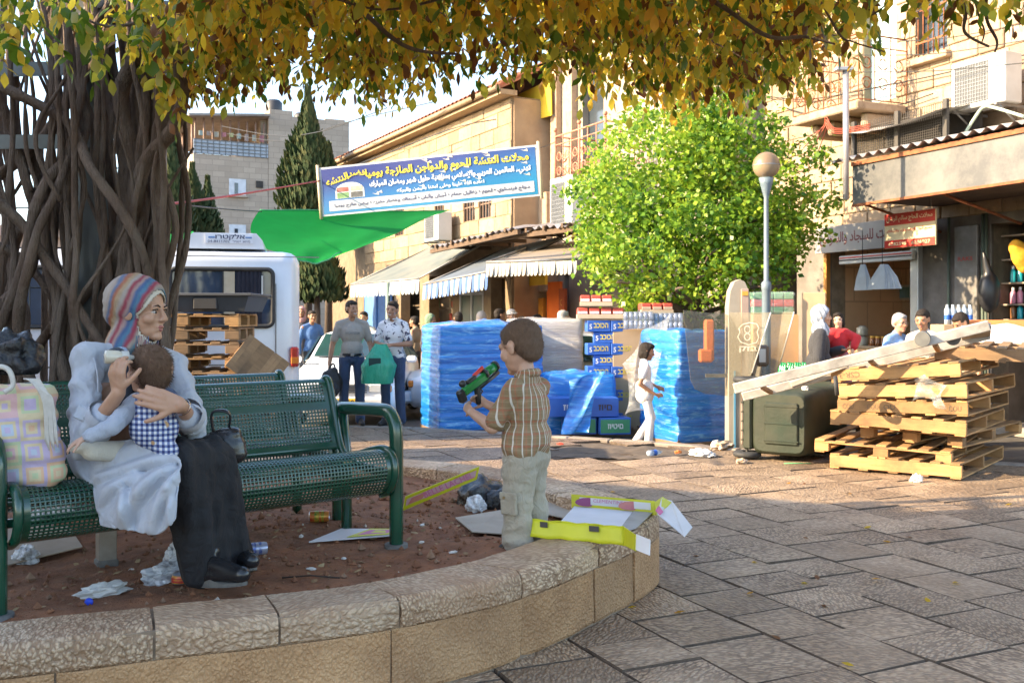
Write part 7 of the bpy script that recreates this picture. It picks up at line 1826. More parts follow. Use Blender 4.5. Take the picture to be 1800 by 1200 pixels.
k.set(Base_Color=k.mix(k.math('MULTIPLY', fine, .12), k.mix(1.0, k.ramp(coord, st_, 'EASE'), (.72, .70, .70), 'MULTIPLY'), (.5, .46, .42)), Roughness=.85); k.bump(k.noise(k.co('Object', scale=(22, 22, 3)), 1.6, 4, .6, 1.0), .5, .015); m_scarf = k.m
c = MB(); c.ell((-.035, 0, .040), (.128, .104, .112), 24, 16); c.ell((-.080, 0, .0), (.085, .086, .085)); c.cap((-.028, 0, -.06), (-.050, 0, -.135), .085, .098); c.cap((.015, .0, -.115), (-.01, -.0, -.16), .055, .065); c.xf(MW)
so = fuse(c, 'headscarf', m_scarf, .0075, 3, woman, disp=lambda p, n: p + n * (.006 * nz(((p.x - p.z * .5) * 26, p.y * 10, p.z * 8)) + .003 * nz(p, 50))); cut_face(so, MW, .026, .076, .106, -.020)
c = MB(); c.ell((-.02, 0, .034), (.112, .092, .098), 24, 16); c.cap((-.0, 0, -.08), (-.02, 0, -.13), .066, .075); c.xf(MW)
uo = fuse(c, 'under_scarf', clothm('cream_underscarf', (.66, .60, .50), None, .1), .0075, 2, woman); cut_face(uo, MW, .030, .066, .094, -.024)
fr_ = MB()
for i in range(8):
    x0 = W(240 + i * 3, 590, 4.39); fr_.tube([x0, x0 + Vector((.004 * math.sin(i), -.01, -.05)), x0 + Vector((.012 * math.sin(i * 2), -.012, -.10))], .002, 4)
fr_.build('scarf_fringe', m_scarf, woman)
# jacket
m_jkt = clothm('pale_blue_grey_cotton', (.47, .49, .54), (.41, .43, .485), .35, 6)
c = MB(); c.ell(W(220, 690, 4.52), (.160, .135, .20)); c.ell(W(212, 770, 4.58), (.160, .15, .17)); c.cap(shR, shL, .058, .058); c.cap(W(208, 632, 4.5), W(245, 635, 4.55), .075, .075)
c.cap(shR, elR, .064, .074); c.cap(elR, elR.lerp(wrR, .50), .072, .060); c.cap(shL, elL, .062, .066); c.cap(W(222, 615, 4.48), shR, .05, .06); c.cap(W(236, 618, 4.5), shL, .05, .058); c.cap(elL, elL.lerp(wrL, .53), .066, .056); c.cap(pel, pel.lerp(kR, .6), .15, .12); c.cap(pel, pel.lerp(kL, .35), .15, .12)
fuse(c, 'jacket', m_jkt, .0095, 4, woman, disp=lambda p, n: p + n * (.010 * math.sin(((p - elR).length) * 95 + 6 * nz(p, 7)) * math.exp(-((p - elR).length / .14) ** 2) + .010 * math.sin(((p - elL).length) * 95 + 6 * nz(p, 7)) * math.exp(-((p - elL).length / .14) ** 2) + .008 * math.sin(((p - shR).length) * 80 + 5 * nz(p, 6)) * math.exp(-((p - shR).length / .16) ** 2) + .016 * nz((p.x * 10 + p.z * 7, p.y * 10, p.z * 12 - p.x * 6)) - .016 * abs(nz((p.x * 8 - p.z * 7, p.y * 8, p.z * 9 + p.x * 6))) + .004 * nz(p, 34)))
for (w0, w1, nm) in ((elR.lerp(wrR, .44), elR.lerp(wrR, .60), 'cuff'), (elL.lerp(wrL, .42), elL.lerp(wrL, .64), 'cuff')):
    MB().tube([w0, w0.lerp(w1, .5), w1], [.066, .070, .067], 18, False).build(nm, m_jkt, woman)
def edge_seam(pts, nm, r=.006, m=None): MB().tube(catmull([W(*q) for q in pts], 8), r, 6).build(nm, m or m_jkt, woman)
edge_seam([(196, 628, 4.335), (206, 660, 4.31), (210, 700, 4.30)], 'lapel_edge', .012); edge_seam([(150, 600, 4.37), (168, 640, 4.30), (172, 690, 4.28), (160, 740, 4.25)], 'sleeve_seam', .004)
pf = MB().box((0, 0, 0), (.075, .012, .06), bev=.006); po_ = pf.build('cuff_tab', m_jkt, woman, W(148, 728, 4.135)); po_.rotation_euler = (R(-10), R(25), R(8)); MB().cyl(W(150, 735, 4.122), .007, .006, 'Y', 12).build('button', mat('grey_button', (.3, .32, .36), None, 4, .4), woman)
m_vest = clothm('navy_vest', (.035, .047, .066), (.027, .035, .05), .3)
c = MB(); c.tube(catmull([W(195, 622, 4.38), W(208, 618, 4.36), W(222, 650, 4.31), W(226, 700, 4.28)], 5), .035, 10, True, True, .5); c.tube(catmull([W(262, 640, 4.45), W(272, 650, 4.40), W(276, 690, 4.36)], 5), .03, 10, True, True, .5); c.ell(W(232, 700, 4.40), (.09, .07, .12))
fuse(c, 'navy_waistcoat', m_vest, .009, 2, woman)
c = MB(); c.tube(catmull([W(212, 612, 4.40), W(226, 635, 4.34), W(244, 648, 4.33)], 5), .028, 10, True, True, .5); fuse(c, 'shirt_collar', clothm('blue_collar', (.36, .43, .56)), .008, 1, woman)
# draped coat tail over the lap and the bench edge
GR = [[(118, 800, 4.42), (150, 790, 4.33), (215, 775, 4.24), (275, 778, 4.17), (308, 800, 4.12)],
      [(132, 832, 4.36), (160, 822, 4.24), (220, 815, 4.15), (280, 812, 4.07), (318, 818, 4.05)],
      [(160, 852, 4.26), (178, 850, 4.13), (225, 848, 4.05), (278, 842, 4.00), (312, 850, 3.99)],
      [(170, 885, 4.15), (188, 888, 4.06), (230, 890, 4.02), (278, 885, 3.98), (310, 888, 3.97)],
      [(178, 922, 4.12), (200, 926, 4.05), (240, 934, 4.02), (282, 936, 3.98), (309, 912, 3.97)]]
def drape(GR, nu=40, nv=34, fold=.012, seed=0, folds=()):
    rows = [catmull([W(*q) for q in r_], 8) for r_ in GR]; m_ = len(rows[0]); cols_ = [catmull([rows[j][i] for j in range(len(rows))], 8) for i in range(m_)]
    def f(u, v):
        a = u * (m_ - 1); i = min(int(a), m_ - 2); t = a - i; c1, c2 = cols_[i], cols_[i + 1]; b_ = v * (len(c1) - 1); j = min(int(b_), len(c1) - 2); s = b_ - j
        p = c1[j].lerp(c1[j + 1], s).lerp(c2[j].lerp(c2[j + 1], s), t)
        fl = 0.0
        for (ua, va, ub, vb, am, sg) in folds:
            dx_, dy_ = ub - ua, vb - va; tt = max(0, min(1, ((u - ua) * dx_ + (v - va) * dy_) / (dx_ * dx_ + dy_ * dy_))); ds = ((u - ua - dx_ * tt) * dy_ - (v - va - dy_ * tt) * dx_) / math.hypot(dx_, dy_); dr = math.hypot(u - ua - dx_ * tt, v - va - dy_ * tt); en = math.sin(PI * min(1, .15 + .85 * tt)) ** .5 if tt < 1 else .3
            fl += am * math.exp(-(dr / sg) ** 2) * en - am * .8 * math.exp(-((dr - sg * 1.8) / sg) ** 2) * (1 if ds > 0 else 0) * en
        p = p + Vector((0, -fl, fl * .35))
        w_ = fold * (math.sin(u * 13 + 2.5 * v + seed) * (.25 + .75 * v) + .9 * nz((u * 5, v * 4, seed)) - .8 * abs(nz((u * 4 + v * 2, v * 2.5 - u * 2, seed + 7))) + .12 * nz((u * 12, v * 9, seed))); return p + Vector((.3 * w_, -w_, .4 * w_))
    return MB().grid(f, nu, nv)
def thick(mb, nm, m, par, th=.006):
    o = mb.build(nm, m, par); md = o.modifiers.new('t', 'SOLIDIFY'); md.thickness = th; o.parent = None; apply_mods(o); o.parent = par; return o
thick(drape(GR, 90, 80, .012, 0, [(.95, .12, .15, .45, .030, .05), (.85, .30, .30, .98, .034, .05), (.98, .35, .62, 1.0, .030, .045), (.55, .38, .05, .80, .028, .045), (.75, .02, .35, .22, .022, .05), (.2, .05, .02, .5, .022, .05), (.45, .6, .40, 1.0, .026, .04), (.9, .6, .88, 1.0, .026, .04)]), 'coat_tail', m_jkt, woman)
GR2 = [[(330, 790, 4.5), (360, 785, 4.46), (392, 790, 4.46), (402, 800, 4.5)], [(345, 800, 4.47), (375, 795, 4.43), (402, 805, 4.43), (410, 818, 4.47)], [(370, 812, 4.47), (390, 815, 4.43), (408, 830, 4.44), (412, 845, 4.47)], [(385, 830, 4.47), (398, 840, 4.44), (409, 855, 4.45), (412, 866, 4.48)]]
thick(drape(GR2, 24, 20, .006), 'coat_tail', m_jkt, woman)
m_skirt = clothm('black_skirt', (.009, .009, .011), (.014, .014, .017), .5, 6); m_skirt.node_tree.nodes['Principled BSDF'].inputs['Sheen Weight'].default_value = 0
c = MB(); c.cap(pel, kR, .13, .10); c.cap(pel, kL, .13, .10); c.cap(kR, kL, .095, .095); hemR, hemL = W(350, 998, 4.34), W(412, 988, 4.54)
c.cap(kR, hemR, .098, .085); c.cap(kL, hemL, .10, .085); c.cap(kR.lerp(kL, .5), hemR.lerp(hemL, .5), .09, .082); c.cap(kR.lerp(hemR, .7), kL.lerp(hemL, .7), .08, .08)
fuse(c, 'skirt', m_skirt, .0105, 3, woman, disp=lambda p, n: p + n * (.024 * nz(((p.x + p.y) * 13, (p.x - p.y) * 8, p.z * 2.0)) + .006 * nz(p, 18)))
m_boot = mat('black_leather', (.016, .016, .018), (.022, .022, .024), 7, .22, bump=.25, bscale=18); m_sole = mat('worn_sole', (.16, .155, .14), (.10, .095, .085), 14, .7, bump=.5, bscale=60)
def boot(par, heel, toe, top):
    h = MB(); d = (Vector(toe) - Vector(heel)); h.cap(top, Vector(heel) + Vector((0, 0, .075)), .05, .047); h.cap(Vector(heel) + Vector((0, 0, .055)), Vector(toe) + Vector((0, 0, .045)), .044, .038); h.cap(Vector(heel) + d * .35 + Vector((0, 0, .09)), Vector(toe) + d * -.1 + Vector((0, 0, .05)), .04, .036)
    o = fuse(h, 'boot', m_boot, .007, 3, par)
    s_ = MB(); dn = d.normalized(); sd = Vector((-dn.y, dn.x, 0)).normalized(); n_ = 14; ring_ = []
    for i in range(24):
        a = 2 * PI * i / 24; cx = math.cos(a); w_ = .040 + .008 * cx; ring_.append(Vector(heel).lerp(Vector(toe), .5) + d * (.5 * cx * 1.22) + sd * (w_ * math.sin(a)))
    vs = [p + Vector((0, 0, .0)) for p in ring_] + [p + Vector((0, 0, .016 + .022 * (1 if (p - Vector(heel)).dot(dn) < d.length * .35 else 0))) for p in ring_]
    s_.add(vs, [tuple(reversed(range(24))), tuple(range(24, 48))] + [(i, (i + 1) % 24, 24 + (i + 1) % 24, 24 + i) for i in range(24)]); s_.build('sole', m_sole, o); return o
boot(woman, W(352, 1030, 4.33), W(425, 1028, 4.22), aR + Vector((0, 0, .02))); boot(woman, W(412, 1012, 4.60), W(442, 1003, 4.42), aL)
MB().lathe([(.034, -.003), (.037, 0), (.034, .003)], (0, 0, 0), 20).xf(frame(wrL.lerp(elL, .06), (wrL - elL).cross(Vector((0, 0, 1))), Vector((0, 0, 1)).cross(wrL - elL).cross(wrL - elL))).build('bracelet', mat('silver', (.6, .6, .6), None, 5, .2, 1.0), woman)
# baby
BR = W(262, 800, 4.34) + WR; baby = add_person('baby in gingham dungarees and grey sleeves held on the seated woman lap', BR, 0, cat='baby'); Bq = lambda px, py, Y: P(px, py, Y) - BR
hb_ = Bq(260, 652, 4.24); MBb = headmat(hb_, R(150), R(-12), R(-8), .93)
b = MB(); head_prims(b, MBb, True); b.ell(hb_ + Vector((.015, 0, .012)), (.092, .085, .09)); b.cap(hb_ + Vector((.01, .01, -.06)), Bq(266, 712, 4.32), .04, .05); b.ell(Bq(268, 755, 4.33), (.075, .065, .10))
b.cap(Bq(240, 708, 4.22), Bq(196, 750, 4.07), .032, .028); b.cap(Bq(196, 750, 4.07), Bq(152, 768, 4.03), .028, .020); hand_prims(b, Bq(152, 768, 4.03), Vector((-.9, -.1, -.45)), Vector((.2, .3, -1)), 1, .62, (.4, .4, .4, .4), .1)
b.cap(Bq(292, 715, 4.36), Bq(305, 750, 4.34), .03, .027); b.cap(Bq(240, 792, 4.27), Bq(170, 792, 4.16), .042, .032); b.cap(Bq(285, 790, 4.3), Bq(300, 812, 4.2), .04, .032)
fuse(b, 'body', m_sk3, .006, 2, baby)
h = MB(); h.ell((-.020, 0, .045), (.100, .086, .086), 20, 14); h.ell((-.045, 0, .0), (.072, .082, .075)); h.xf(MBb); fuzz(fuse(h, 'hair', m_hbaby, .008, 3, baby), 5000, .018, m_hbaby, 5, (.2, -.2, -.6))
k = NT('gingham'); sp_ = k.n('SeparateXYZ'); k.l(k.co('Object'), sp_.inputs[0])
def chk(o): return k.math('GREATER_THAN', k.math('SINE', k.math('MULTIPLY', o, 2 * PI / .022)), 0.0)
a1, a2 = chk(k.math('ADD', sp_.outputs[0], k.math('MULTIPLY', sp_.outputs[1], .4))), chk(sp_.outputs[2]); sm = k.math('MULTIPLY', k.math('ADD', a1, a2), .5)
spots_ = k.ramp(k.noise(k.co('Object'), 17, 1, .4), [(.66, (0, 0, 0)), (.70, (1, 1, 1))]); colg = k.ramp(sm, [(0, (.66, .66, .68)), (.5, (.16, .20, .36)), (1.0, (.02, .03, .12))], 'CONSTANT')
k.set(Base_Color=k.mix(spots_, colg, (.50, .30, .14)), Roughness=.85); k.bump(k.noise(k.co('Object'), 12, 4, .5), .3, .01)
c = MB(); c.ell(Bq(271, 752, 4.17), (.105, .085, .092)); c.ell(Bq(266, 718, 4.20), (.088, .075, .075)); c.cap(Bq(240, 705, 4.20), Bq(256, 720, 4.19), .036, .04); c.cap(Bq(285, 780, 4.16), Bq(296, 792, 4.12), .05, .044); fuse(c, 'dungarees', k.m, .008, 3, baby)
m_gsl = clothm('grey_jersey', (.40, .43, .50), (.35, .38, .45), .3, 14); c = MB(); c.cap(Bq(242, 706, 4.21), Bq(196, 750, 4.06), .044, .038); c.cap(Bq(196, 750, 4.06), Bq(158, 766, 4.03), .038, .031); fuse(c, 'sleeve', m_gsl, .008, 3, baby, disp=lambda p, n: p + n * (.004 * nz(p, 40)))
c = MB(); c.cap(Bq(296, 700, 4.36), Bq(312, 722, 4.38), .04, .05); c.ell(Bq(288, 695, 4.36), (.06, .045, .04)); fuse(c, 'blue_hood', clothm('denim_hood', (.06, .09, .17)), .009, 2, baby)
c = MB(); c.cap(Bq(236, 793, 4.27), Bq(160, 793, 4.14), .050, .040); c.ell(Bq(140, 785, 4.12), (.05, .032, .028)); fuse(c, 'cream_tights', clothm('cream_knit', (.62, .57, .47), None, .3, 30), .008, 2, baby)
MB().tube([Bq(262, 612, 4.24), Bq(268, 606, 4.22), Bq(276, 616, 4.22), Bq(281, 622, 4.22)], .006, 6).build('hair_clip', m_whitep, baby)
# bottle
ba_, bb_ = P(184, 627, 4.10), P(226, 628, 4.15); d = bb_ - ba_; bo_ = thing('baby_bottle', 'milk filled baby bottle in the woman hand at the baby mouth', 'bottle', ba_); Q = d.to_track_quat('Z', 'Y').to_matrix()
L_ = d.length; MB().lathe([(0, 0), (.026, .0), (.029, .008), (.028, .05), (.024, .062), (.024, .066)], (0, 0, 0), 18, rot=Q).build('bottle', mat('milk_bottle', (.62, .57, .46), (.56, .51, .40), 4, .12, spec=.7), bo_); MB().lathe([(.027, .064), (.027, .092), (.012, .096), (.009, .115), (0, .118)], (0, 0, 0), 16, rot=Q).build('collar', m_whitep, bo_)

# ---------------------------------------------------------------- the boy with the toy gun
BY = Vector((.075, 5.22, .285)); brz = R(148); boy = add_person('small boy in striped short sleeved shirt standing in the planter aiming a toy gun', BY, brz)
hcB = Vector((.045, -.01, 1.068)); MBo = headmat(hcB, R(-6), R(14), 0, 1.19)
sh = {'L': Vector((-.005, .135, .86)), 'R': Vector((-.005, -.135, .86))}; el = {'L': Vector((.105, .165, .655)), 'R': Vector((.12, -.14, .66))}; wr = {'L': Vector((.285, .085, .715)), 'R': Vector((.275, -.045, .75))}
b = MB(); head_prims(b, MBo, True); b.cap(Vector((-.012, 0, .885)), hcB + Vector((-.02, 0, -.06)), .045, .047); b.ell((0, 0, .74), (.075, .11, .15)); b.ell((0, 0, .55), (.078, .105, .11)); b.cap(sh['L'], sh['R'], .035, .035)
for kk, y in (('L', 1), ('R', -1)):
    arm_prims(b, sh[kk], el[kk], wr[kk], 1.0, (.040, .036, .024)); hand_prims(b, wr[kk], Vector((.75, -.25 * y, .45)), Vector((.1, -y, .1)), y, .72, (.8, .85, .9, .9), .04, .8)
    b.cap((0, y * .065, .52), (.012, y * .075, .29), .062, .048); b.cap((.012, y * .075, .29), (-.01, y * .08, .07), .047, .036)
fuse(b, 'body', m_sk3, .006, 3, boy); face_parts(boy, MBo)
h = MB(); h.ell((-.018, 0, .039), (.0985, .0795, .083), 22, 14); h.ell((-.048, 0, .0), (.064, .0765, .068), 18, 12); h.ell((-.058, 0, -.035), (.044, .060, .046), 16, 10); h.ell((.033, 0, .068), (.046, .058, .033)); h.xf(MBo)
m_hboy = hairmat('hair_boy', (.085, .052, .034), (.20, .13, .09)); fuzz(fuse(h, 'hair', m_hboy, .0075, 3, boy, disp=lambda c_, n: c_ + n * (.0015 * nz(c_, 90))), 12000, .0055, m_hboy, 3)
k = NT('striped_plaid'); sp_ = k.n('SeparateXYZ'); nzv = k.noise(k.co('Object'), 6, 2, .5); k.l(k.co('Object'), sp_.inputs[0])
ax_ = k.math('MULTIPLY', k.math('ADD', k.math('ARCTAN2', sp_.outputs[1], sp_.outputs[0]), k.math('MULTIPLY', nzv, .14)), .135)
def line(o, per, w_, ph=0.0): return k.math('LESS_THAN', k.math('FRACT', k.math('ADD', k.math('DIVIDE', o, per), ph)), w_)
col = k.mix(k.math('MULTIPLY', line(ax_, .046, .3, .35), .55), (.27, .175, .095), (.22, .17, .085)); col = k.mix(k.math('MULTIPLY', line(sp_.outputs[2], .062, .16), .5), col, (.36, .09, .05)); col = k.mix(k.math('MULTIPLY', line(ax_, .046, .10, .6), .5), col, (.40, .14, .07)); col = k.mix(k.math('MULTIPLY', line(sp_.outputs[2], .031, .12, .5), .3), col, (.42, .34, .22)); col = k.mix(k.math('MULTIPLY', line(ax_, .046, .13), .9), col, (.64, .60, .53))
k.set(Base_Color=col, Roughness=.85); k.bump(k.noise(k.co('Object', scale=(1, 1, 1.6)), 11, 4, .55, .8), .5, .02); m_bsh = k.m
c = MB(); c.ell((0, 0, .745), (.118, .150, .15)); c.ell((.0, 0, .60), (.130, .152, .12)); c.cap((0, .058, .565), (0, -.058, .565), .108, .108); c.cap(sh['L'] * .98, sh['R'] * .98, .052, .052); c.cap((-.012, .05, .895), (-.012, -.05, .895), .045, .045)
for kk in 'LR': e = sh[kk].lerp(el[kk], .84); c.cap(sh[kk], e, .054, .056)
fuse(c, 'shirt', m_bsh, .0075, 3, boy, disp=lambda p, n: p + n * (.009 * nz((p.x * 11, p.y * 11, p.z * 10)) - .014 * abs(nz((p.x * 7 + p.z * 4, p.y * 7, p.z * 9 - p.y * 5))) + .006 * nz((p.x * 20, p.y * 20, p.z * 26)) * (1 if p.z < .62 else .3)))
MB().tube([Vector((.046 * math.cos(a) * 1.15 - .008, .054 * math.sin(a), .926 + .012 * math.cos(a + PI))) for a in [R(35 + 290 * i / 18) for i in range(19)]], .020, 8, True, True, 1.1).build('shirt_collar', m_bsh, boy)
m_khk = clothm('khaki_cotton', (.38, .34, .265), (.33, .295, .225), .5, 8); c = MB(); c.ell((0, 0, .49), (.115, .138, .095))
for y in (1, -1): c.cap((0, y * .060, .49), (.018 - .012 * y, y * .080, .29), .100, .086); c.cap((.018 - .012 * y, y * .080, .29), (-.012, y * .094, .06), .086, .078); c.cap((.0, y * .094, .075), (-.01, y * .094, .05), .086, .086)
fuse(c, 'trousers', m_khk, .0075, 3, boy, disp=lambda p, n: p + n * (.010 * nz((p.x * 13, p.y * 13, p.z * 11)) - .018 * abs(nz((p.x * 8 + p.z * 6, p.y * 8 - p.z * 5, p.z * 10))) + .007 * nz((p.x * 8, p.y * 8, p.z * 30))))
pk = MB().box((.0, .172, .27), (.095, .02, .11), (R(-4), 0, 0), .006); pk.build('cargo_pocket', m_khk, boy); MB().box((.0, .180, .312), (.10, .014, .04), (R(-4), 0, 0), .005).build('pocket_flap', m_khk, boy); MB().cyl((.02, .189, .305), .007, .006, 'Y', 10).build('button', mat('brass', (.4, .3, .15), None, 5, .4, .8), boy)
for y in (1, -1): shoe(boy, (-.012, y * .08, .055), (.085, y * .095, .02), mat('dark_shoe', (.03, .025, .022)), .78, .009)
# toy gun
ga, gb = P(806, 696, 5.30), P(876, 643, 5.52); gun = thing('toy_gun', 'chunky green and black plastic toy gun held by the boy', 'toy', ga.lerp(gb, .3)); gun.rotation_euler = (gb - ga).to_track_quat('X', 'Z').to_euler(); gL = (gb - ga).length; k0 = -gL * .3
m_gg = mat('toy_green', (.015, .24, .05), (.01, .19, .04), 6, .25); m_gk = mat('toy_black', (.02, .022, .022), (.03, .03, .03), 6, .3); m_gr = mat('toy_red', (.65, .03, .02), None, 5, .3)
MB().box((k0 + gL * .40, 0, 0), (gL * .62, .040, .05), bev=.012).build('receiver', m_gg, gun); MB().cyl((k0 + gL * .80, 0, .012), .026, gL * .26, 'X', 14).build('barrel', m_gg, gun); MB().cyl((k0 + gL * .93, 0, .012), .030, gL * .05, 'X', 14).build('muzzle', m_gk, gun); MB().cyl((k0 + gL * .66, 0, .012), .030, gL * .05, 'X', 14).build('barrel_ring', m_gk, gun)
MB().tube([(k0 + gL * .45, 0, -.036), (k0 + gL * .95, 0, -.03)], .013, 8).build('lower_tube', m_gk, gun); MB().box((k0 + gL * .38, 0, -.07), (.036, .030, .10), (0, R(14), 0), .008).build('grip', m_gk, gun); MB().box((k0 + gL * .06, 0, -.012), (gL * .14, .044, .075), bev=.012).build('stock', m_gk, gun); MB().ell((k0 + gL * .16, 0, .045), (.022, .018, .02)).build('rear_knob', m_gk, gun); MB().box((k0 + gL * .55, 0, .046), (gL * .26, .014, .022), (0, R(-6), 0), .004).build('red_sight', m_gr, gun); MB().box((k0 + gL * .35, 0, .034), (gL * .22, .026, .024), bev=.006).build('top_rail', m_gk, gun); MB().tube([(k0 + gL * .45, 0, -.03), (k0 + gL * .50, 0, -.065), (k0 + gL * .42, 0, -.075)], .005, 6).build('trigger_guard', m_gk, gun)

# ---------------------------------------------------------------- the two youths
m_jean = clothm('blue_jeans', (.045, .075, .15), (.03, .05, .105), .5, 10); m_tee = clothm('grey_tee', (.34, .31, .275), (.29, .265, .235), .5, 7)
k = NT('printed_shirt'); n_ = k.noise(k.co('Object', scale=(1, 1, 1)), 15, 2, .6, .6); k.set(Base_Color=k.mix(k.ramp(n_, [(.585, (0, 0, 0)), (.61, (1, 1, 1))]), (.66, .66, .68), (.05, .05, .09)), Roughness=.8); k.bump(k.noise(k.co('Object'), 8, 4), .4, .02); m_prn = k.m
Y1 = adult('smiling youth in grey printed T-shirt and jeans carrying a black backpack', (-2.24, 13.93, .0), R(-78), 1.75, m_tee, m_jean, m_sk2, 'short', m_hblk, {'R': ((-.03, -.27, 1.13), (.02, -.31, .87), (.1, -.05, -1), (.3, .9, 0)), 'L': ((-.02, .26, 1.13), (.18, .26, 1.02), (.8, .4, .1), (0, -.8, -.3))}, R(28), 0, 0, .55, .013, smile=True, wide=1.05, belt=mat('black_leather', (.016, .016, .018)))
text('shirt_print', 'WORFIZSM', mat('print_grey', (.15, .15, .15)), .20, .035, frame((.143, .0, 1.30), (0, 1, 0), (0, 0, 1)), Y1, .01)
MB().box((.133, 0, 1.0), (.012, .05, .04), bev=.004).build('belt_buckle', m_greym, Y1)
Y2 = adult('smiling youth in white printed shirt clasping a green carrier bag', (-1.66, 13.9, .0), R(-108), 1.74, m_prn, m_jean, m_sk2, 'short', m_hblk, {'R': ((.02, -.26, 1.15), (.22, -.05, 1.14), (.3, .8, .1), (-.2, .1, -1)), 'L': ((.02, .26, 1.15), (.22, .07, 1.14), (.3, -.8, .1), (-.2, .1, -1))}, R(8), R(4), R(-10), .6, .013, smile=True)
MB().tube([Vector((.02 + .06 * math.cos(a), .062 * math.sin(a), 1.495)) for a in [R(25 + 310 * i / 16) for i in range(17)]], .018, 8, True, True, .5).build('shirt_collar', m_prn, Y2)
bp = P(578, 690, 13.75); bk = thing('black_backpack', 'limp black backpack hanging from the grey shirted youth hand', 'backpack', (bp.x + .02, 13.78, .42))
h = MB(); h.ell((0, 0, .18), (.16, .10, .20)); h.ell((.02, -.05, .1), (.12, .09, .12)); h.cap((-.05, 0, .3), (.05, 0, .36), .07, .05); fuse(h, 'pack', clothm('black_nylon', (.015, .015, .017), (.022, .022, .025), .5, 9, .6), .016, 3, bk, disp=lambda p, n: p + n * (.012 * nz(p, 12)))
MB().tube(catmull([(-.04, 0, .36), (.03, .02, .46), (.07, 0, .36)], 6), .012, 6).build('carry_loop', m_blk, bk); MB().tube(catmull([(.1, -.02, .34), (.17, -.02, .2), (.13, -.03, .02)], 6), .014, 6, flat=.4).build('strap', m_blk, bk)
k = NT('green_bag_film'); n_ = k.noise(k.co('Object', scale=(2, 2, .8)), 5, 5, .6, .8); colr = k.mix(n_, (.0, .36, .22), (.12, .62, .42)); k.set(Base_Color=colr, Roughness=.18); k.bump(n_, .8, .04); tr = k.n('BsdfTranslucent'); k.l(colr, tr.inputs[0]); mx = k.n('MixShader'); mx.inputs[0].default_value = .35; k.l(k.b.outputs[0], mx.inputs[1]); k.l(tr.outputs[0], mx.inputs[2]); k.l(mx.outputs[0], k.out.inputs[0])
gq = P(664, 640, 13.55); gbag = thing('green_carrier_bag', 'full translucent green plastic carrier bag held between the youths', 'bag', (gq.x, 13.55, .62))
def bagf(u, v):
    a = 2 * PI * u; wv = (.23 + .02 * math.sin(3 * a)) * (1 - .86 * max(0, v - .45) ** 1.1 / .62 ** 1.1 * .9) if v > .45 else .23 + .02 * math.sin(3 * a) - .05 * (.45 - v)
    e = .55; c_, s_ = math.cos(a), math.sin(a); z = .53 * v
    return Vector((wv * abs(c_) ** e * (1 if c_ > 0 else -1) + .05 * (v - .3), .62 * wv * abs(s_) ** e * (1 if s_ > 0 else -1), z)) * (1 + .05 * nz((c_ * 3, s_ * 3, v * 6)))
g = MB(); g.grid(bagf, 40, 20); g.add([bagf(i / 40, 0) for i in range(40)], [tuple(reversed(range(40)))]); g.build('film', k.m, gbag)
MB().box((-.02, -.145, .28), (.16, .006, .14), (R(8), 0, R(5))).build('dark_print', mat('bag_print', (.01, .05, .05)), gbag)
for sx in (-.03, .05): MB().tube(catmull([(sx, 0, .47), (sx + .02, -.02, .53), (sx + .04, 0, .47)], 6), .008, 6, flat=.4).build('handle', k.m, gbag)
# ---------------------------------------------------------------- girl in white
m_wht_c = clothm('white_cotton', (.72, .70, .70), (.66, .64, .65), .4, 8)
gg = P(1134, 560, 12.35); sG = 1.31 / 1.75
girl = adult('girl in white top and trousers walking past the blue wrapped goods', (gg.x, 12.35, -.13), R(4), 1.31, m_wht_c, m_wht_c, m_sk2, 'bob', m_hblk, {'R': ((-.10, -.16, .83), (.10, -.16, .70), (.9, .1, -.05), (.1, .9, -.2)), 'L': ((.02, .17, .86), (.17, .10, .78), (.8, -.1, -.3), (0, -.8, -.2))}, R(-14), R(14), 0, .5, .012, wide=.92, hs=1.2,
    legs={'L': (Vector((0, .06, .70)), Vector((.10, .07, .40)), Vector((-.10, .075, .10)), Vector((.0, .08, .03))), 'R': (Vector((0, -.06, .70)), Vector((.05, -.075, .38)), Vector((.02, -.08, .065)), Vector((.14, -.09, .02)))})
c = MB(); c.cap((-.01, .03, .78), (-.01, -.03, .78), .11, .11); c.cap((-.005, .035, .68), (-.005, -.035, .68), .112, .112); fuse(c, 'tunic_hem', m_wht_c, .012, 3, girl)
# ---------------------------------------------------------------- shoppers at the right
k = NT('grey_striped_scarf'); sp_ = k.n('SeparateXYZ'); k.l(k.co('Object'), sp_.inputs[0]); nn_ = k.noise(k.co('Object'), 6, 3); k.set(Base_Color=k.ramp(k.math('FRACT', k.math('ADD', k.math('MULTIPLY', k.math('ADD', sp_.outputs[0], k.math('MULTIPLY', sp_.outputs[2], .5)), 16), k.math('MULTIPLY', nn_, 1.2))), [(0, (.42, .46, .52)), (.35, (.50, .53, .58)), (.55, (.12, .15, .2)), (.8, (.34, .38, .44))]), Roughness=.85)
q = P(1440, 560, 11.5); adult('woman in grey striped headscarf and dark robe carrying a child in red', (q.x, 11.5, -.06), R(-12), 1.70, None, None, m_sk1, None, None, {'L': ((.08, .27, 1.14), (.26, .12, 1.2), (.6, -.7, 0), (0, -.2, 1))}, R(-6), 0, 0, 1, .016, robe=clothm('charcoal_robe', (.03, .03, .034), (.045, .045, .05)), scarf=k.m)
q = P(1474, 560, 11.75); CH = thing('person', 'small dark haired child in red jacket carried by the woman in the grey headscarf', 'child', (q.x, 11.75, .95)); MC = headmat(Vector((0, 0, .53)), R(-120), 0, R(6), .76)
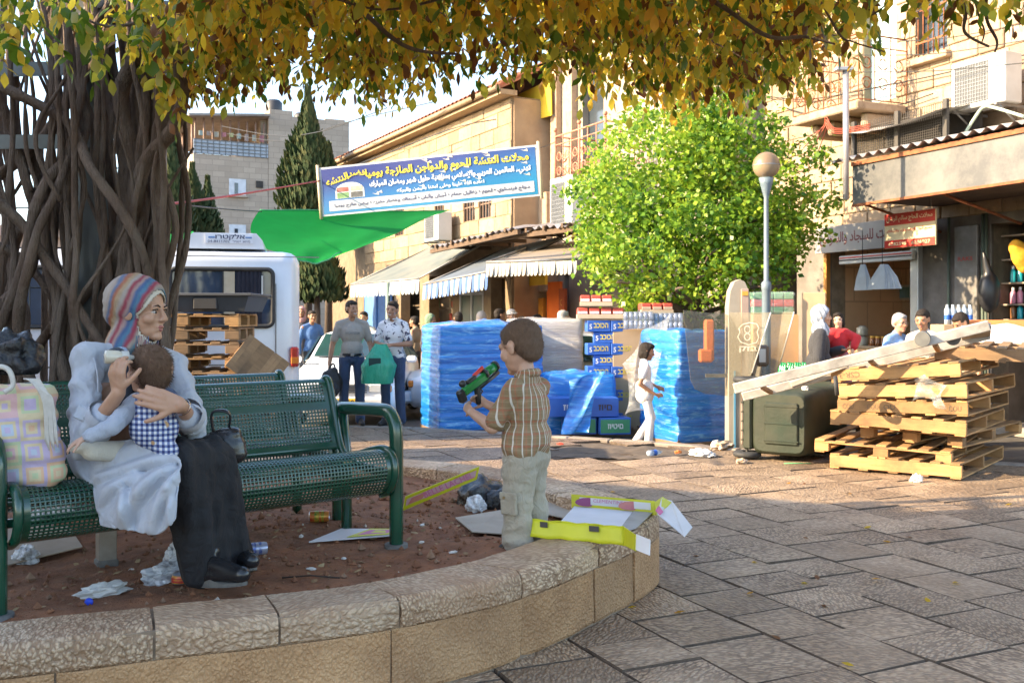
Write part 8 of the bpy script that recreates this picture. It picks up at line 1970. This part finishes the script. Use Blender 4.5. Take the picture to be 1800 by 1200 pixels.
m_redc = clothm('red_fleece', (.55, .02, .025), (.45, .015, .02), .5, 18); b = MB(); head_prims(b, MC, True); b.cap((0, 0, .42), (0, 0, .5), .04, .04); b.ell((0, 0, .25), (.08, .09, .16)); b.cap((.06, -.04, .38), (.17, -.10, .32), .03, .028); b.cap((.17, -.10, .32), (.12, -.16, .20), .028, .022); b.cap((-.06, 0, .1), (-.1, -.05, -.2), .05, .04); b.cap((.06, 0, .1), (.1, -.02, -.2), .05, .04); hand_prims(b, (.12, -.16, .20), Vector((-.3, -.4, -.8)), Vector((-.5, .5, 0)), -1, .6); fuse(b, 'body', m_sk3, .010, 2, CH); face_parts(CH, MC); hair_cap(CH, MC, m_hblk, 'bob')
c = MB(); c.ell((0, 0, .27), (.125, .12, .17)); c.cap((-.07, 0, .38), (.07, -.02, .38), .065, .065); c.cap((.06, -.04, .38), (.18, -.10, .32), .06, .055); c.cap((.18, -.10, .32), (.13, -.15, .22), .055, .045); c.cap((-.07, -.02, .37), (-.22, -.08, .28), .06, .05); c.cap((-.22, -.08, .28), (-.25, -.12, .15), .05, .04); fuse(c, 'jacket', m_redc, .013, 3, CH)
c = MB(); c.cap((-.06, 0, .12), (-.1, -.05, -.2), .065, .055); c.cap((.06, 0, .12), (.1, -.02, -.2), .065, .055); fuse(c, 'leggings', clothm('pink_legging', (.5, .25, .3)), .013, 2, CH)
m_bls = clothm('light_blue_shirt', (.22, .38, .66), (.18, .33, .58)); m_dkt = clothm('dark_trousers', (.03, .03, .035))
q = P(1578, 560, 11.9); adult('grey haired man in glasses and light blue shirt behind the pallets', (q.x, 11.9, -.1), R(-55), 1.66, m_bls, m_dkt, m_sk1, 'short', m_hgr, None, R(-18), R(4), 0, .6, .016, glasses=True, wide=1.12)
q = P(1624, 560, 11.6); adult('dark haired man looking down beside the grey haired man', (q.x, 11.6, -.1), R(-140), 1.70, clothm('white_shirt2', (.6, .56, .5)), m_dkt, m_sk2, 'short', m_hblk, None, R(10), R(12), 0, .6, .016)
q = P(1692, 560, 11.5); adult('black haired man bending behind the white stall cover', (q.x, 11.5, -.1), R(-160), 1.66, clothm('sand_shirt', (.42, .33, .24)), m_dkt, m_sk2, 'short', m_hblk, None, R(0), R(30), 0, .6, .016)
w_ = lw(FR, (bayA[0] + bayA[1]) / 2 + .15, 1.15, 0); adult('shopkeeper in pale shirt standing inside the tan tiled shop', (w_.x, w_.y, -.0), R(-170), 1.68, clothm('pale_shirt', (.5, .46, .4)), m_dkt, m_sk2, 'short', m_hbr, None, R(10), R(10), 0, 1, .018)
# ---------------------------------------------------------------- passers-by down the street
k = NT('check_shirt'); sp_ = k.n('SeparateXYZ'); k.l(k.co('Object'), sp_.inputs[0]); c1 = k.math('GREATER_THAN', k.math('SINE', k.math('MULTIPLY', sp_.outputs[1], 90)), .2); c2 = k.math('GREATER_THAN', k.math('SINE', k.math('MULTIPLY', sp_.outputs[2], 90)), .2); k.set(Base_Color=k.mix(k.math('MULTIPLY', k.math('ADD', c1, c2), .4), (.035, .03, .03), (.42, .36, .28)), Roughness=.85); m_chk = k.m
def far(label, px, ytop, Y, rz, **kw):
    H = P(0, ytop, Y).z + .13; q = P(px, 560, Y); return adult(label, (q.x, Y, -.13), R(rz), H, vox=.024, group='shoppers along the street', **kw)
m_drk = clothm('dark_jacket', (.05, .05, .06)); m_tan2 = clothm('tan_jacket', (.35, .27, .18)); m_wh2 = clothm('white_shirt2', (.6, .56, .5))
far('man in dark check shirt walking away toward the glass door', 806, 549, 18.5, 100, shirt=m_chk, trousers=m_dkt, hair='short', hairm=m_hblk)
far('woman in beige headscarf and grey robe before the shop row', 846, 549, 18.2, 70, robe=clothm('grey_robe', (.22, .20, .19)), scarf=clothm('beige_scarf', (.42, .34, .28)))
far('man in dark blue jacket under the cream awning', 876, 543, 18.8, 20, shirt=clothm('navy_jacket', (.06, .07, .11)), trousers=m_dkt, hairm=m_hblk)
far('man in white skullcap beside the man in dark blue', 898, 545, 18.0, -60, shirt=m_drk, trousers=m_dkt, hairm=m_hbr, cap=clothm('white_cap', (.62, .55, .48)))
far('balding grey man in front of the orange door', 988, 546, 16.4, 30, shirt=m_wh2, trousers=m_dkt, hairm=m_hgr)
far('woman in green headscarf near the shop shelves', 755, 553, 20.0, -20, robe=m_drk, scarf=clothm('green_scarf', (.16, .24, .16)))
far('man in tan jacket behind the white printed shirt youth', 730, 556, 21.0, 160, shirt=m_tan2, trousers=m_dkt, hairm=m_hblk)
far('man in white shirt between the two youths', 640, 548, 19.0, -100, shirt=m_wh2, trousers=m_dkt, hairm=m_hblk)
far('man in blue shirt by the van rear corner', 548, 546, 20.0, -60, shirt=clothm('mid_blue', (.07, .16, .38)), trousers=m_dkt, hairm=m_hblk)
far('woman in pink headscarf far along the street', 531, 540, 25.0, -90, robe=m_drk, scarf=clothm('pink_scarf', (.45, .24, .22)))
far('boy in red cap far along the street beside the shops', 918, 556, 19.5, -120, shirt=clothm('red_top', (.45, .07, .05)), trousers=m_dkt, hairm=m_hblk)
far('man in brown jumper walking before the shop shelves', 946, 553, 18.6, -140, shirt=clothm('brown_jumper', (.2, .12, .07)), trousers=m_dkt, hairm=m_hblk)

# ================================================================== BAGS, LITTER
def crumple(name, label, cat, loc, r, m, seed=0, amp=.45, flat=.6, vox=None, freq=2.2, par=None):
    bm = bmesh.new(); bmesh.ops.create_icosphere(bm, subdivisions=4, radius=1.0)
    for v in bm.verts:
        d = v.co.normalized(); n_ = nz(d, freq, seed) + .5 * abs(nz(d, freq * 2.3, seed + 4)) - .35 * abs(nz(d, freq * 4.5, seed + 9))
        p = d * (1 + amp * n_); v.co = Vector((p.x * r[0], p.y * r[1], max(p.z, -.55) * r[2] + .5 * r[2]))
    me = bpy.data.meshes.new(name); bm.to_mesh(me); bm.free(); me.materials.append(m)
    for p in me.polygons: p.use_smooth = False if amp > .4 else True
    return tag(link(name, me, par, loc, (0, 0, seed)), label, cat)
m_wbag = film_mat('white_bag_film', (.74, .74, .75), 1.1, .25, .5); m_wpap = mat('white_paper', (.70, .66, .60), (.62, .58, .52), 9, .8)
m_gbag = mat('black_bin_bag', (.012, .012, .013), (.02, .02, .022), 6, .18, bump=.7, bscale=16, bdist=.03)
def soil_at(px, py): g = G(px, py, .29); return Vector((g.x, g.y, soilz(g.x, g.y)))
# quilted tote
TB = P(36, 852, 4.14); TB.z = .80; tote = thing('quilted_tote_bag', 'pastel patchwork tote bag with cord tassels standing on the bench', 'bag', TB, R(6))
k = NT('patchwork'); sp_ = k.n('SeparateXYZ'); k.l(k.co('Object', rot=(0, R(4), 0)), sp_.inputs[0])
def cell(o): d = k.math('DIVIDE', o, .098); return k.math('FLOOR', d), k.math('FRACT', d)
cx_, fx_ = cell(k.math('ADD', sp_.outputs[0], k.math('MULTIPLY', sp_.outputs[1], .6))); cz_, fz_ = cell(sp_.outputs[2])
mxx = k.math('MAXIMUM', k.math('ABSOLUTE', k.math('SUBTRACT', fx_, .5)), k.math('ABSOLUTE', k.math('SUBTRACT', fz_, .5)))
pal = [(0, (.62, .33, .35)), (.18, (.66, .37, .19)), (.36, (.42, .33, .55)), (.54, (.42, .52, .26)), (.72, (.62, .50, .26)), (.88, (.36, .46, .60))]
def rc_(off): cb = k.n('CombineXYZ'); k.l(cx_, cb.inputs[0]); k.l(cz_, cb.inputs[1]); cb.inputs[2].default_value = off; w_ = k.n('TexWhiteNoise'); k.l(cb.outputs[0], w_.inputs[0]); return k.ramp(w_.outputs[0], pal, 'CONSTANT')
col = k.mix(k.math('LESS_THAN', mxx, .36), rc_(1.5), rc_(4.5)); col = k.mix(k.math('LESS_THAN', mxx, .24), col, rc_(7.5)); col = k.mix(k.math('LESS_THAN', mxx, .12), col, rc_(11.5))
k.set(Base_Color=k.mix(.25, col, (.7, .62, .55)), Roughness=.9); k.bump(k.noise(k.co('Object'), 30, 4), .4, .01); m_tote = k.m
h = MB()
for i in range(5):
    z = .06 + .078 * i; h.cap((-.12 + .01 * math.sin(i) + .006 * i, 0, z), (.125 + .012 * math.sin(i * 2) - .012 * i, 0, z), .064 + .008 * math.sin(i * 1.3), .064)
fuse(h, 'bag', m_tote, .011, 3, tote, disp=lambda p, n: p + n * (.014 * nz(p, 9) + .005 * nz(p, 28)))
m_cord = mat('cotton_cord', (.60, .56, .50), (.52, .48, .42), 40, .9)
MB().tube(catmull([(-.10, -.03, .44), (-.07, -.06, .50), (-.02, -.07, .49), (.0, -.08, .43), (-.03, -.09, .40)], 6), .011, 8).build('handle_cord', m_cord, tote)
for i in range(11): MB().tube(catmull([(.04 + .006 * i, -.075, .455), (.08 + .006 * i, -.095, .44 - .004 * i), (.125 + .004 * i, -.10, .36), (.135 + .005 * i, -.105, .20 - .012 * (i % 4))], 5), .003, 5).build('tassel_strand', m_cord, tote)
o = crumple('black_carrier_bag', 'crumpled dark carrier bag hanging on the fence above the patchwork tote', 'bag', P(22, 655, 4.5), (.14, .10, .12), m_gbag, 3, .35)
hb_ = P(398, 792, 4.50); hbag = thing('leather_handbag', 'glossy black leather handbag beside the seated woman on the bench', 'bag', hb_)
h = MB(); h.ell((0, 0, .02), (.095, .07, .075)); h.ell((.03, 0, -.01), (.07, .06, .05)); h.cap((-.05, 0, .05), (.03, -.01, .07), .045, .04); fuse(h, 'bag', m_boot, .009, 3, hbag, disp=lambda p, n: p + n * (.008 * nz(p, 16)))
MB().tube(catmull([(-.06, .0, .09), (-.06, -.02, .17), (-.01, -.03, .185), (.02, -.01, .16), (-.0, .02, .08)], 6), .013, 8, flat=.45).build('strap', m_boot, hbag)
# plastic and paper on the earth
crumple('plastic_bag', 'large white plastic bag crumpled under the tote end of the bench', 'bag', soil_at(80, 925) + Vector((0, .1, 0)), (.11, .08, .10), m_wbag, 1)
crumple('plastic_bag', 'knotted greyish plastic bag on the flattened card by the bench leg', 'bag', soil_at(44, 978), (.065, .06, .055), m_wbag, 2)
crumple('plastic_bag', 'white plastic bag lying behind the woman boot', 'bag', soil_at(285, 1022), (.09, .07, .05), m_wbag, 4)
crumple('plastic_bag', 'upright wisp of white plastic bag against the black skirt', 'bag', soil_at(305, 1008), (.04, .04, .09), m_wbag, 6)
crumple('crumpled_paper', 'crumpled white paper wrapper near the blue bottle cap', 'paper', soil_at(182, 1046), (.10, .055, .03), m_wpap, 7, .55)
crumple('plastic_bag', 'pink stained white bag in front of the black rubbish sack', 'bag', soil_at(836, 896), (.085, .06, .06), m_wbag, 8)
bcp = thing('discarded_cap', 'bright blue plastic bottle cap on the red earth', 'bottle cap', soil_at(156, 1064) + Vector((0, 0, .012)), 1.0); bcp.rotation_euler = (R(80), 0, R(30))
MB().lathe([(0, .012), (.013, .012), (.016, .009), (.016, -.012), (.013, -.012), (.013, .006), (0, .006)], seg=20).build('shell', mat('cap_blue', (.01, .06, .60), None, 5, .35), bcp)
for i in range(20): a = 2 * PI * i / 20; MB().box((.0165 * math.cos(a), .0165 * math.sin(a), 0), (.002, .002, .018), (0, 0, a)).build('ridge', mat('cap_blue', (.01, .06, .60)), bcp)
def can(label, px, py, rz, m1, m2, r=.033, L=.115, stand=False):
    p = soil_at(px, py); t = thing('drink_can' if not stand else 'food_tin', label, 'can', p + Vector((0, 0, r if not stand else 0)), 0)
    Q = Matrix.Identity(3) if stand else rotm(0, PI / 2, 0); t.rotation_euler = (0, 0, rz)
    MB().lathe([(r * .96, .006), (r, .010), (r, L - .012), (r * .86, L)], (0, 0, 0) if stand else (-L / 2, 0, 0), 20, rot=Q).build('wall', m1, t)
    MB().lathe([(0, .004), (r * .80, .004), (r * .84, 0), (r * .96, .006)], (0, 0, 0) if stand else (-L / 2, 0, 0), 20, rot=Q).build('base', m_can, t); MB().lathe([(r * .86, L), (r * .80, L - .003), (0, L - .003)], (0, 0, 0) if stand else (-L / 2, 0, 0), 20, rot=Q).build('lid', m_can, t)
    for (a, b_) in ((.28, .5), (.62, .75)): MB().lathe([(r * 1.004, L * a), (r * 1.004, L * b_)], (0, 0, 0) if stand else (-L / 2, 0, 0), 20, rot=Q).build('printed_band', m2, t)
can('red and yellow juice can lying on the earth near the bench foot', 561, 925, R(8), mat('can_red', (.50, .06, .03), (.6, .3, .05), 40, .3, .3), mat('can_yel', (.62, .38, .04), (.1, .25, .05), 60, .3, .3))
can('blue and silver drink can lying behind the woman boots', 449, 975, R(25), m_can, mat('can_blue', (.03, .08, .35), (.5, .5, .55), 50, .3, .3))
can('flat yellow and red tin beside the woman heel', 318, 1030, 0, mat('tin_yel', (.62, .40, .05), (.6, .1, .05), 50, .35, .2), mat('tin_red', (.55, .05, .04), None, 40, .35), .042, .04, True)
# cardboard
m_card = mat('grey_brown_card', (.40, .32, .24), (.32, .25, .18), 4, .9, bump=.2); m_cwh = mat('card_white', (.70, .69, .70), (.62, .61, .62), 5, .7); m_cye = mat('card_lime_yellow', (.62, .62, .02), (.55, .54, .02), 5, .5); m_cpk = mat('card_pink', (.62, .20, .36), (.55, .15, .3), 6, .6); m_cor = mat('card_coral', (.60, .25, .16), (.5, .15, .2), 10, .6); m_cpu = mat('card_plum', (.30, .07, .18), (.24, .05, .14), 6, .6)
def flat_card(label, pts, m, extra=(), z=.29, th=.006, nm='cardboard_sheet'):
    ps = [Vector((*G(a, b, z)[:2], 0)) for a, b in pts]; ps = [Vector((p.x, p.y, soilz(p.x, p.y) + .016 + .01 * (i % 2))) for i, p in enumerate(ps)]
    o = ps[0].copy(); t = thing(nm, label, 'cardboard', o); MB().sheet([p - o for p in ps], th).build('sheet', m, t)
    for (pp_, mm, nm2) in extra:
        a, b, c, d = ps[0], ps[1], ps[2], ps[-1]; q = [a.lerp(b, u).lerp(d.lerp(c, u), v) - o + Vector((0, 0, th * .5 + .003)) for u, v in pp_]; MB().sheet(q, .002).build(nm2, mm, t)
    return t
flat_card('flattened brown cardboard on the earth under the bench', [(12, 990), (145, 962), (120, 930), (0, 940)], m_card)
flat_card('torn grey corrugated card behind the boy legs', [(800, 910), (830, 944), (905, 938), (880, 900)], mat('corrugated_card', (.46, .39, .31), (.36, .3, .23), 3, .9, bump=.4, bscale=40))
flat_card('pale corrugated card on the earth beyond the boy', [(945, 905), (995, 912), (1010, 888), (955, 880)], mat('corrugated_card', (.46, .39, .31)))
flat_card('white yellow and pink carton lid lying by the bench foot', [(543, 957), (690, 950), (705, 935), (600, 936)], m_cwh, [([(.42, .1), (.98, .1), (.98, .95), (.5, .95)], m_cye, 'yellow_print'), ([(.50, .3), (.9, .3), (.9, .8), (.55, .8)], m_cpk, 'pink_print')])
ls = thing('carton_strip', 'long yellow and pink printed carton side leaning on the black sack', 'cardboard', soil_at(708, 895)); LO = ls.location.copy()
a, b_ = soil_at(708, 893) - LO, P(838, 842, 6.35) - LO; up = Vector((.02, -.03, .095)); 
MB().sheet([a, b_, b_ + up * .9, a + up], .006).build('side_panel', m_cye, ls); n_ = Vector((.0, -.006, 0))
MB().sheet([a.lerp(b_, .03) + up * .28 + n_, a.lerp(b_, .97) + up * .25 + n_, a.lerp(b_, .97) + up * .72 + n_, a.lerp(b_, .03) + up * .75 + n_], .002).build('pink_print', mat('card_pale_pink', (.66, .42, .46)), ls)
text('lettering', 'BELLE LACHEL', m_cpk, .34, .045, frame(a.lerp(b_, .6) + up * .5 + Vector((0, -.012, 0)), b_ - a, up), ls, .02); MB().sheet([a.lerp(b_, .06) + up * .3 + n_ * 1.6, a.lerp(b_, .25) + up * .3 + n_ * 1.6, a.lerp(b_, .3) + up * .7 + n_ * 1.6, a.lerp(b_, .1) + up * .7 + n_ * 1.6], .002).build('coral_print', m_cor, ls)
crumple('rubbish_sack', 'shiny black rubbish sack on the earth behind the boy', 'sack', soil_at(846, 893) + Vector((0, .18, -.02)), (.17, .15, .13), m_gbag, 11, .3, freq=1.8)
crumple('rubbish_sack', 'smaller black sack bulging beside the boy trousers', 'sack', soil_at(872, 893) + Vector((.02, .05, -.01)), (.10, .09, .085), m_gbag, 13, .25, freq=1.8)
# broken fruit carton on the coping
cb0 = G(1020, 930, TOPZ); carton_ = thing('broken_fruit_carton', 'broken white and lime yellow fruit carton spread over the planter coping', 'cardboard', (cb0.x, cb0.y, TOPZ)); CO = Vector((cb0.x, cb0.y, TOPZ))
def C(px, py, z): g = G(px, py, z); return g - CO
z0 = TOPZ + .008
MB().sheet([C(975, 928, z0), C(1085, 937, z0), C(1108, 905, z0), C(1115, 893, z0), C(1015, 884, z0)], .006).build('base_panel', m_cwh, carton_)
MB().sheet([C(1085, 937, z0 + .003), C(1118, 928, z0 + .003), C(1150, 898, z0 + .003), C(1118, 892, z0 + .003), C(1100, 915, z0 + .003)], .005).build('torn_grey_panel', mat('torn_card', (.40, .37, .34), (.32, .3, .27), 8, .9), carton_)
fa, fb = C(930, 943, TOPZ), C(1098, 958, TOPZ); u_ = Vector((.0, .035, .085)); ff = MB()
ff.grid(lambda u, v: fa.lerp(fb, u) + u_ * v + Vector((0, -.004 * math.sin(u * 16), .003 * math.sin(u * 23))), 30, 4); thick(ff, 'front_flap', m_cye, carton_, .006)
tp_ = MB(); tp_.grid(lambda u, v: fa.lerp(fb, u) + u_ + Vector((0, .05 * v, .004 * math.sin(u * 20) - .012 * v)), 30, 3); thick(tp_, 'folded_rim', m_cye, carton_, .005)
for u0, u1 in ((.12, .2), (.64, .74)): MB().sheet([fa.lerp(fb, u0) + u_ * .62 + Vector((0, -.012, 0)), fa.lerp(fb, u1) + u_ * .62 + Vector((0, -.012, 0)), fa.lerp(fb, u1) + u_ * .92 + Vector((0, -.012, 0)), fa.lerp(fb, u0) + u_ * .92 + Vector((0, -.012, 0))], .004).build('hand_hole', mat('hole_dark', (.05, .04, .03)), carton_)
MB().sheet([fb, P(1118, 968, 4.62) - CO, P(1118, 940, 4.66) - CO, fb + u_], .005).build('yellow_tab', m_cye, carton_); MB().sheet([P(1118, 966, 4.62) - CO, P(1142, 976, 4.55) - CO, P(1143, 948, 4.58) - CO, P(1119, 938, 4.66) - CO], .005).build('white_tab', m_cwh, carton_)
ra_, rb_ = C(1005, 892, TOPZ), C(1152, 905, TOPZ); u2 = Vector((0, .03, .075))
MB().sheet([ra_, rb_, rb_ + u2, ra_ + u2], .006).build('rear_flap', m_cye, carton_); MB().sheet([ra_.lerp(rb_, .1) + u2 * .35 + n_, ra_.lerp(rb_, .95) + u2 * .35 + n_, ra_.lerp(rb_, .95) + u2 * .85 + n_, ra_.lerp(rb_, .1) + u2 * .85 + n_], .003).build('white_print', m_cwh, carton_)
for u0, mm in ((.2, m_cpu), (.72, m_cor)): MB().sheet([ra_.lerp(rb_, u0) + Vector((.075 * math.cos(t_ * PI / 8), -.014, .0)) + u2 * (.55 + .32 * math.sin(t_ * PI / 8)) for t_ in range(16)], .002).build('fruit_print', mm, carton_)
text('lettering', 'CLEMENTINES', m_cpk, .2, .02, frame(ra_.lerp(rb_, .46) + u2 * .7 + Vector((0, -.014, 0)), rb_ - ra_, u2), carton_)
MB().sheet([rb_ + u2 * .9, P(1165, 873, 5.45) - CO, P(1180, 882, 5.35) - CO, P(1158, 905, 5.3) - CO, rb_], .005).build('yellow_corner', m_cye, carton_); MB().sheet([P(1163, 876, 5.44) - CO, P(1181, 880, 5.36) - CO, P(1217, 926, 5.15) - CO, P(1203, 943, 5.1) - CO, P(1155, 903, 5.30) - CO], .005).build('side_tab', m_cwh, carton_); MB().sheet([P(1152, 897, 5.29) - CO, P(1160, 905, 5.27) - CO, P(1166, 899, 5.28) - CO, P(1158, 888, 5.31) - CO], .004).build('pink_patch', m_cpk, carton_)
# kerb-side litter
def gp(px, py): return G(px, py, 0)
bt = thing('plastic_bottle', 'clear crushed water bottle in the dirt by the kerb', 'bottle', gp(1150, 800) + Vector((0, 0, .03)), .6); MB().lathe([(0, -.09), (.03, -.09), (.034, -.05), (.028, -.01), (.034, .03), (.02, .08), (.012, .09), (.012, .11)], seg=14, rot=rotm(0, PI / 2, 0)).build('bottle', film_mat('pet', (.7, .8, .9), .5, .1, .3), bt); MB().lathe([(.0352, -.03), (.030, -.01), (.0352, .02)], seg=14, rot=rotm(0, PI / 2, 0)).build('label', m_bluec, bt)
crumple('plastic_bag', 'flat white plastic bag blown against the kerb', 'bag', gp(1232, 800), (.17, .08, .05), m_wbag, 21)
crumple('food_scrap', 'heap of torn cardboard and scraps at the telephone foot', 'litter', gp(1290, 790) + Vector((-.1, .15, 0)), (.22, .1, .05), mat('scraps', (.5, .34, .2), (.6, .5, .4), 14, .8), 23)
crumple('plastic_cup', 'white crushed cup beside the telephone pillar', 'litter', gp(1262, 789) + Vector((0, .1, .0)), (.06, .06, .06), m_wpap, 24, .2)
crumple('crumpled_paper', 'crumpled white paper on the paving below the sunny pallets', 'paper', gp(1611, 846), (.05, .05, .045), m_wpap, 25)
crumple('crumpled_paper', 'small paper scrap on the paving before the overturned bin', 'paper', gp(1304, 813), (.07, .05, .03), mat('scraps', (.5, .34, .2)), 26)
crumple('crumpled_paper', 'white paper ball lying on top of the overturned bin', 'paper', P(1415, 684, 10.6) + Vector((0, 0, -.02)), (.035, .035, .04), m_wpap, 27)
crumple('red_wrapper', 'red sweet wrapper in the bare earth by the kerb', 'litter', gp(985, 781), (.035, .02, .015), mat('wrap_red', (.6, .06, .03)), 28)
crumple('red_wrapper', 'orange wrapper beside the crushed water bottle', 'litter', gp(1192, 796), (.05, .03, .02), mat('wrap_orange', (.6, .2, .05)), 29)
gs = MB().tube([(-.14, 0, .006), (.14, .01, .006)], .005, 6).build('drinking_straw', mat('straw_green', (.1, .5, .2)), None, gp(1402, 815)); tag(gs, 'pale green drinking straw on the paving by the bin', 'straw')
# fallen leaves
rl_ = random.Random(31)
for i in range(34):
    for _ in range(50):
        px, py = rl_.uniform(560, 1790), rl_.uniform(815, 1180); g_ = G(px, py, 0)
        if not in_poly(g_.x, g_.y, PLP): break
    o = link('fallen_leaf', lm[(1, 2, 3)[i % 3] * 2], None, (g_.x, g_.y, .012), (rl_.uniform(-.2, .2), rl_.uniform(-.2, .2), rl_.uniform(0, 6.28))); o.scale = (.06, .06, .06)
    tag(o, ('yellow', 'golden', 'russet')[i % 3] + ' fallen leaf lying on the stone paving', 'leaf', 'fallen leaves on the paving')
tw = MB().tube([(-.13, 0, 0), (0, .01, .008), (.14, -.01, .002)], .004, 5).build('dry_stick', m_twig, None, soil_at(545, 1017) + Vector((0, 0, .006))); tag(tw, 'thin dry stick lying on the earth behind the coping', 'stick')
rp = random.Random(41)
for i in range(9):
    px, py = rp.uniform(120, 860), rp.uniform(890, 1035); s_ = soil_at(px, py)
    if in_poly(s_.x, s_.y, PLP): crumple('litter_scrap', 'tiny pale paper scrap trodden into the red earth', 'litter', s_, (rp.uniform(.012, .03), .012, .007), m_wpap, i + 50, .4)['group'] = 'paper scraps on the earth'
dl = MB(); rd_ = random.Random(77)
for i in range(420):
    p_, nr_ = pl_at(rd_.uniform(0, PLEN)); q_ = CEN.lerp(p_ - nr_ * .36, math.sqrt(rd_.random()))
    put_leaf(dl, Vector((q_.x, q_.y, soilz(q_.x, q_.y) + .008)) - PO, Vector((rd_.gauss(0, 1), rd_.gauss(0, 1), rd_.gauss(0, .2))), Vector((rd_.gauss(0, .3), rd_.gauss(0, .3), 1)), rd_.uniform(.02, .055), rd_.randrange(2))
stuff(dl.build('dry_leaf_litter', [mat('dry_leaf', (.28, .17, .08), (.2, .11, .05), 30, .9), mat('pale_dry_leaf', (.42, .30, .15), (.32, .2, .1), 30, .9)], planter))
for st_ in (TMP,): bpy.data.scenes.remove(st_)
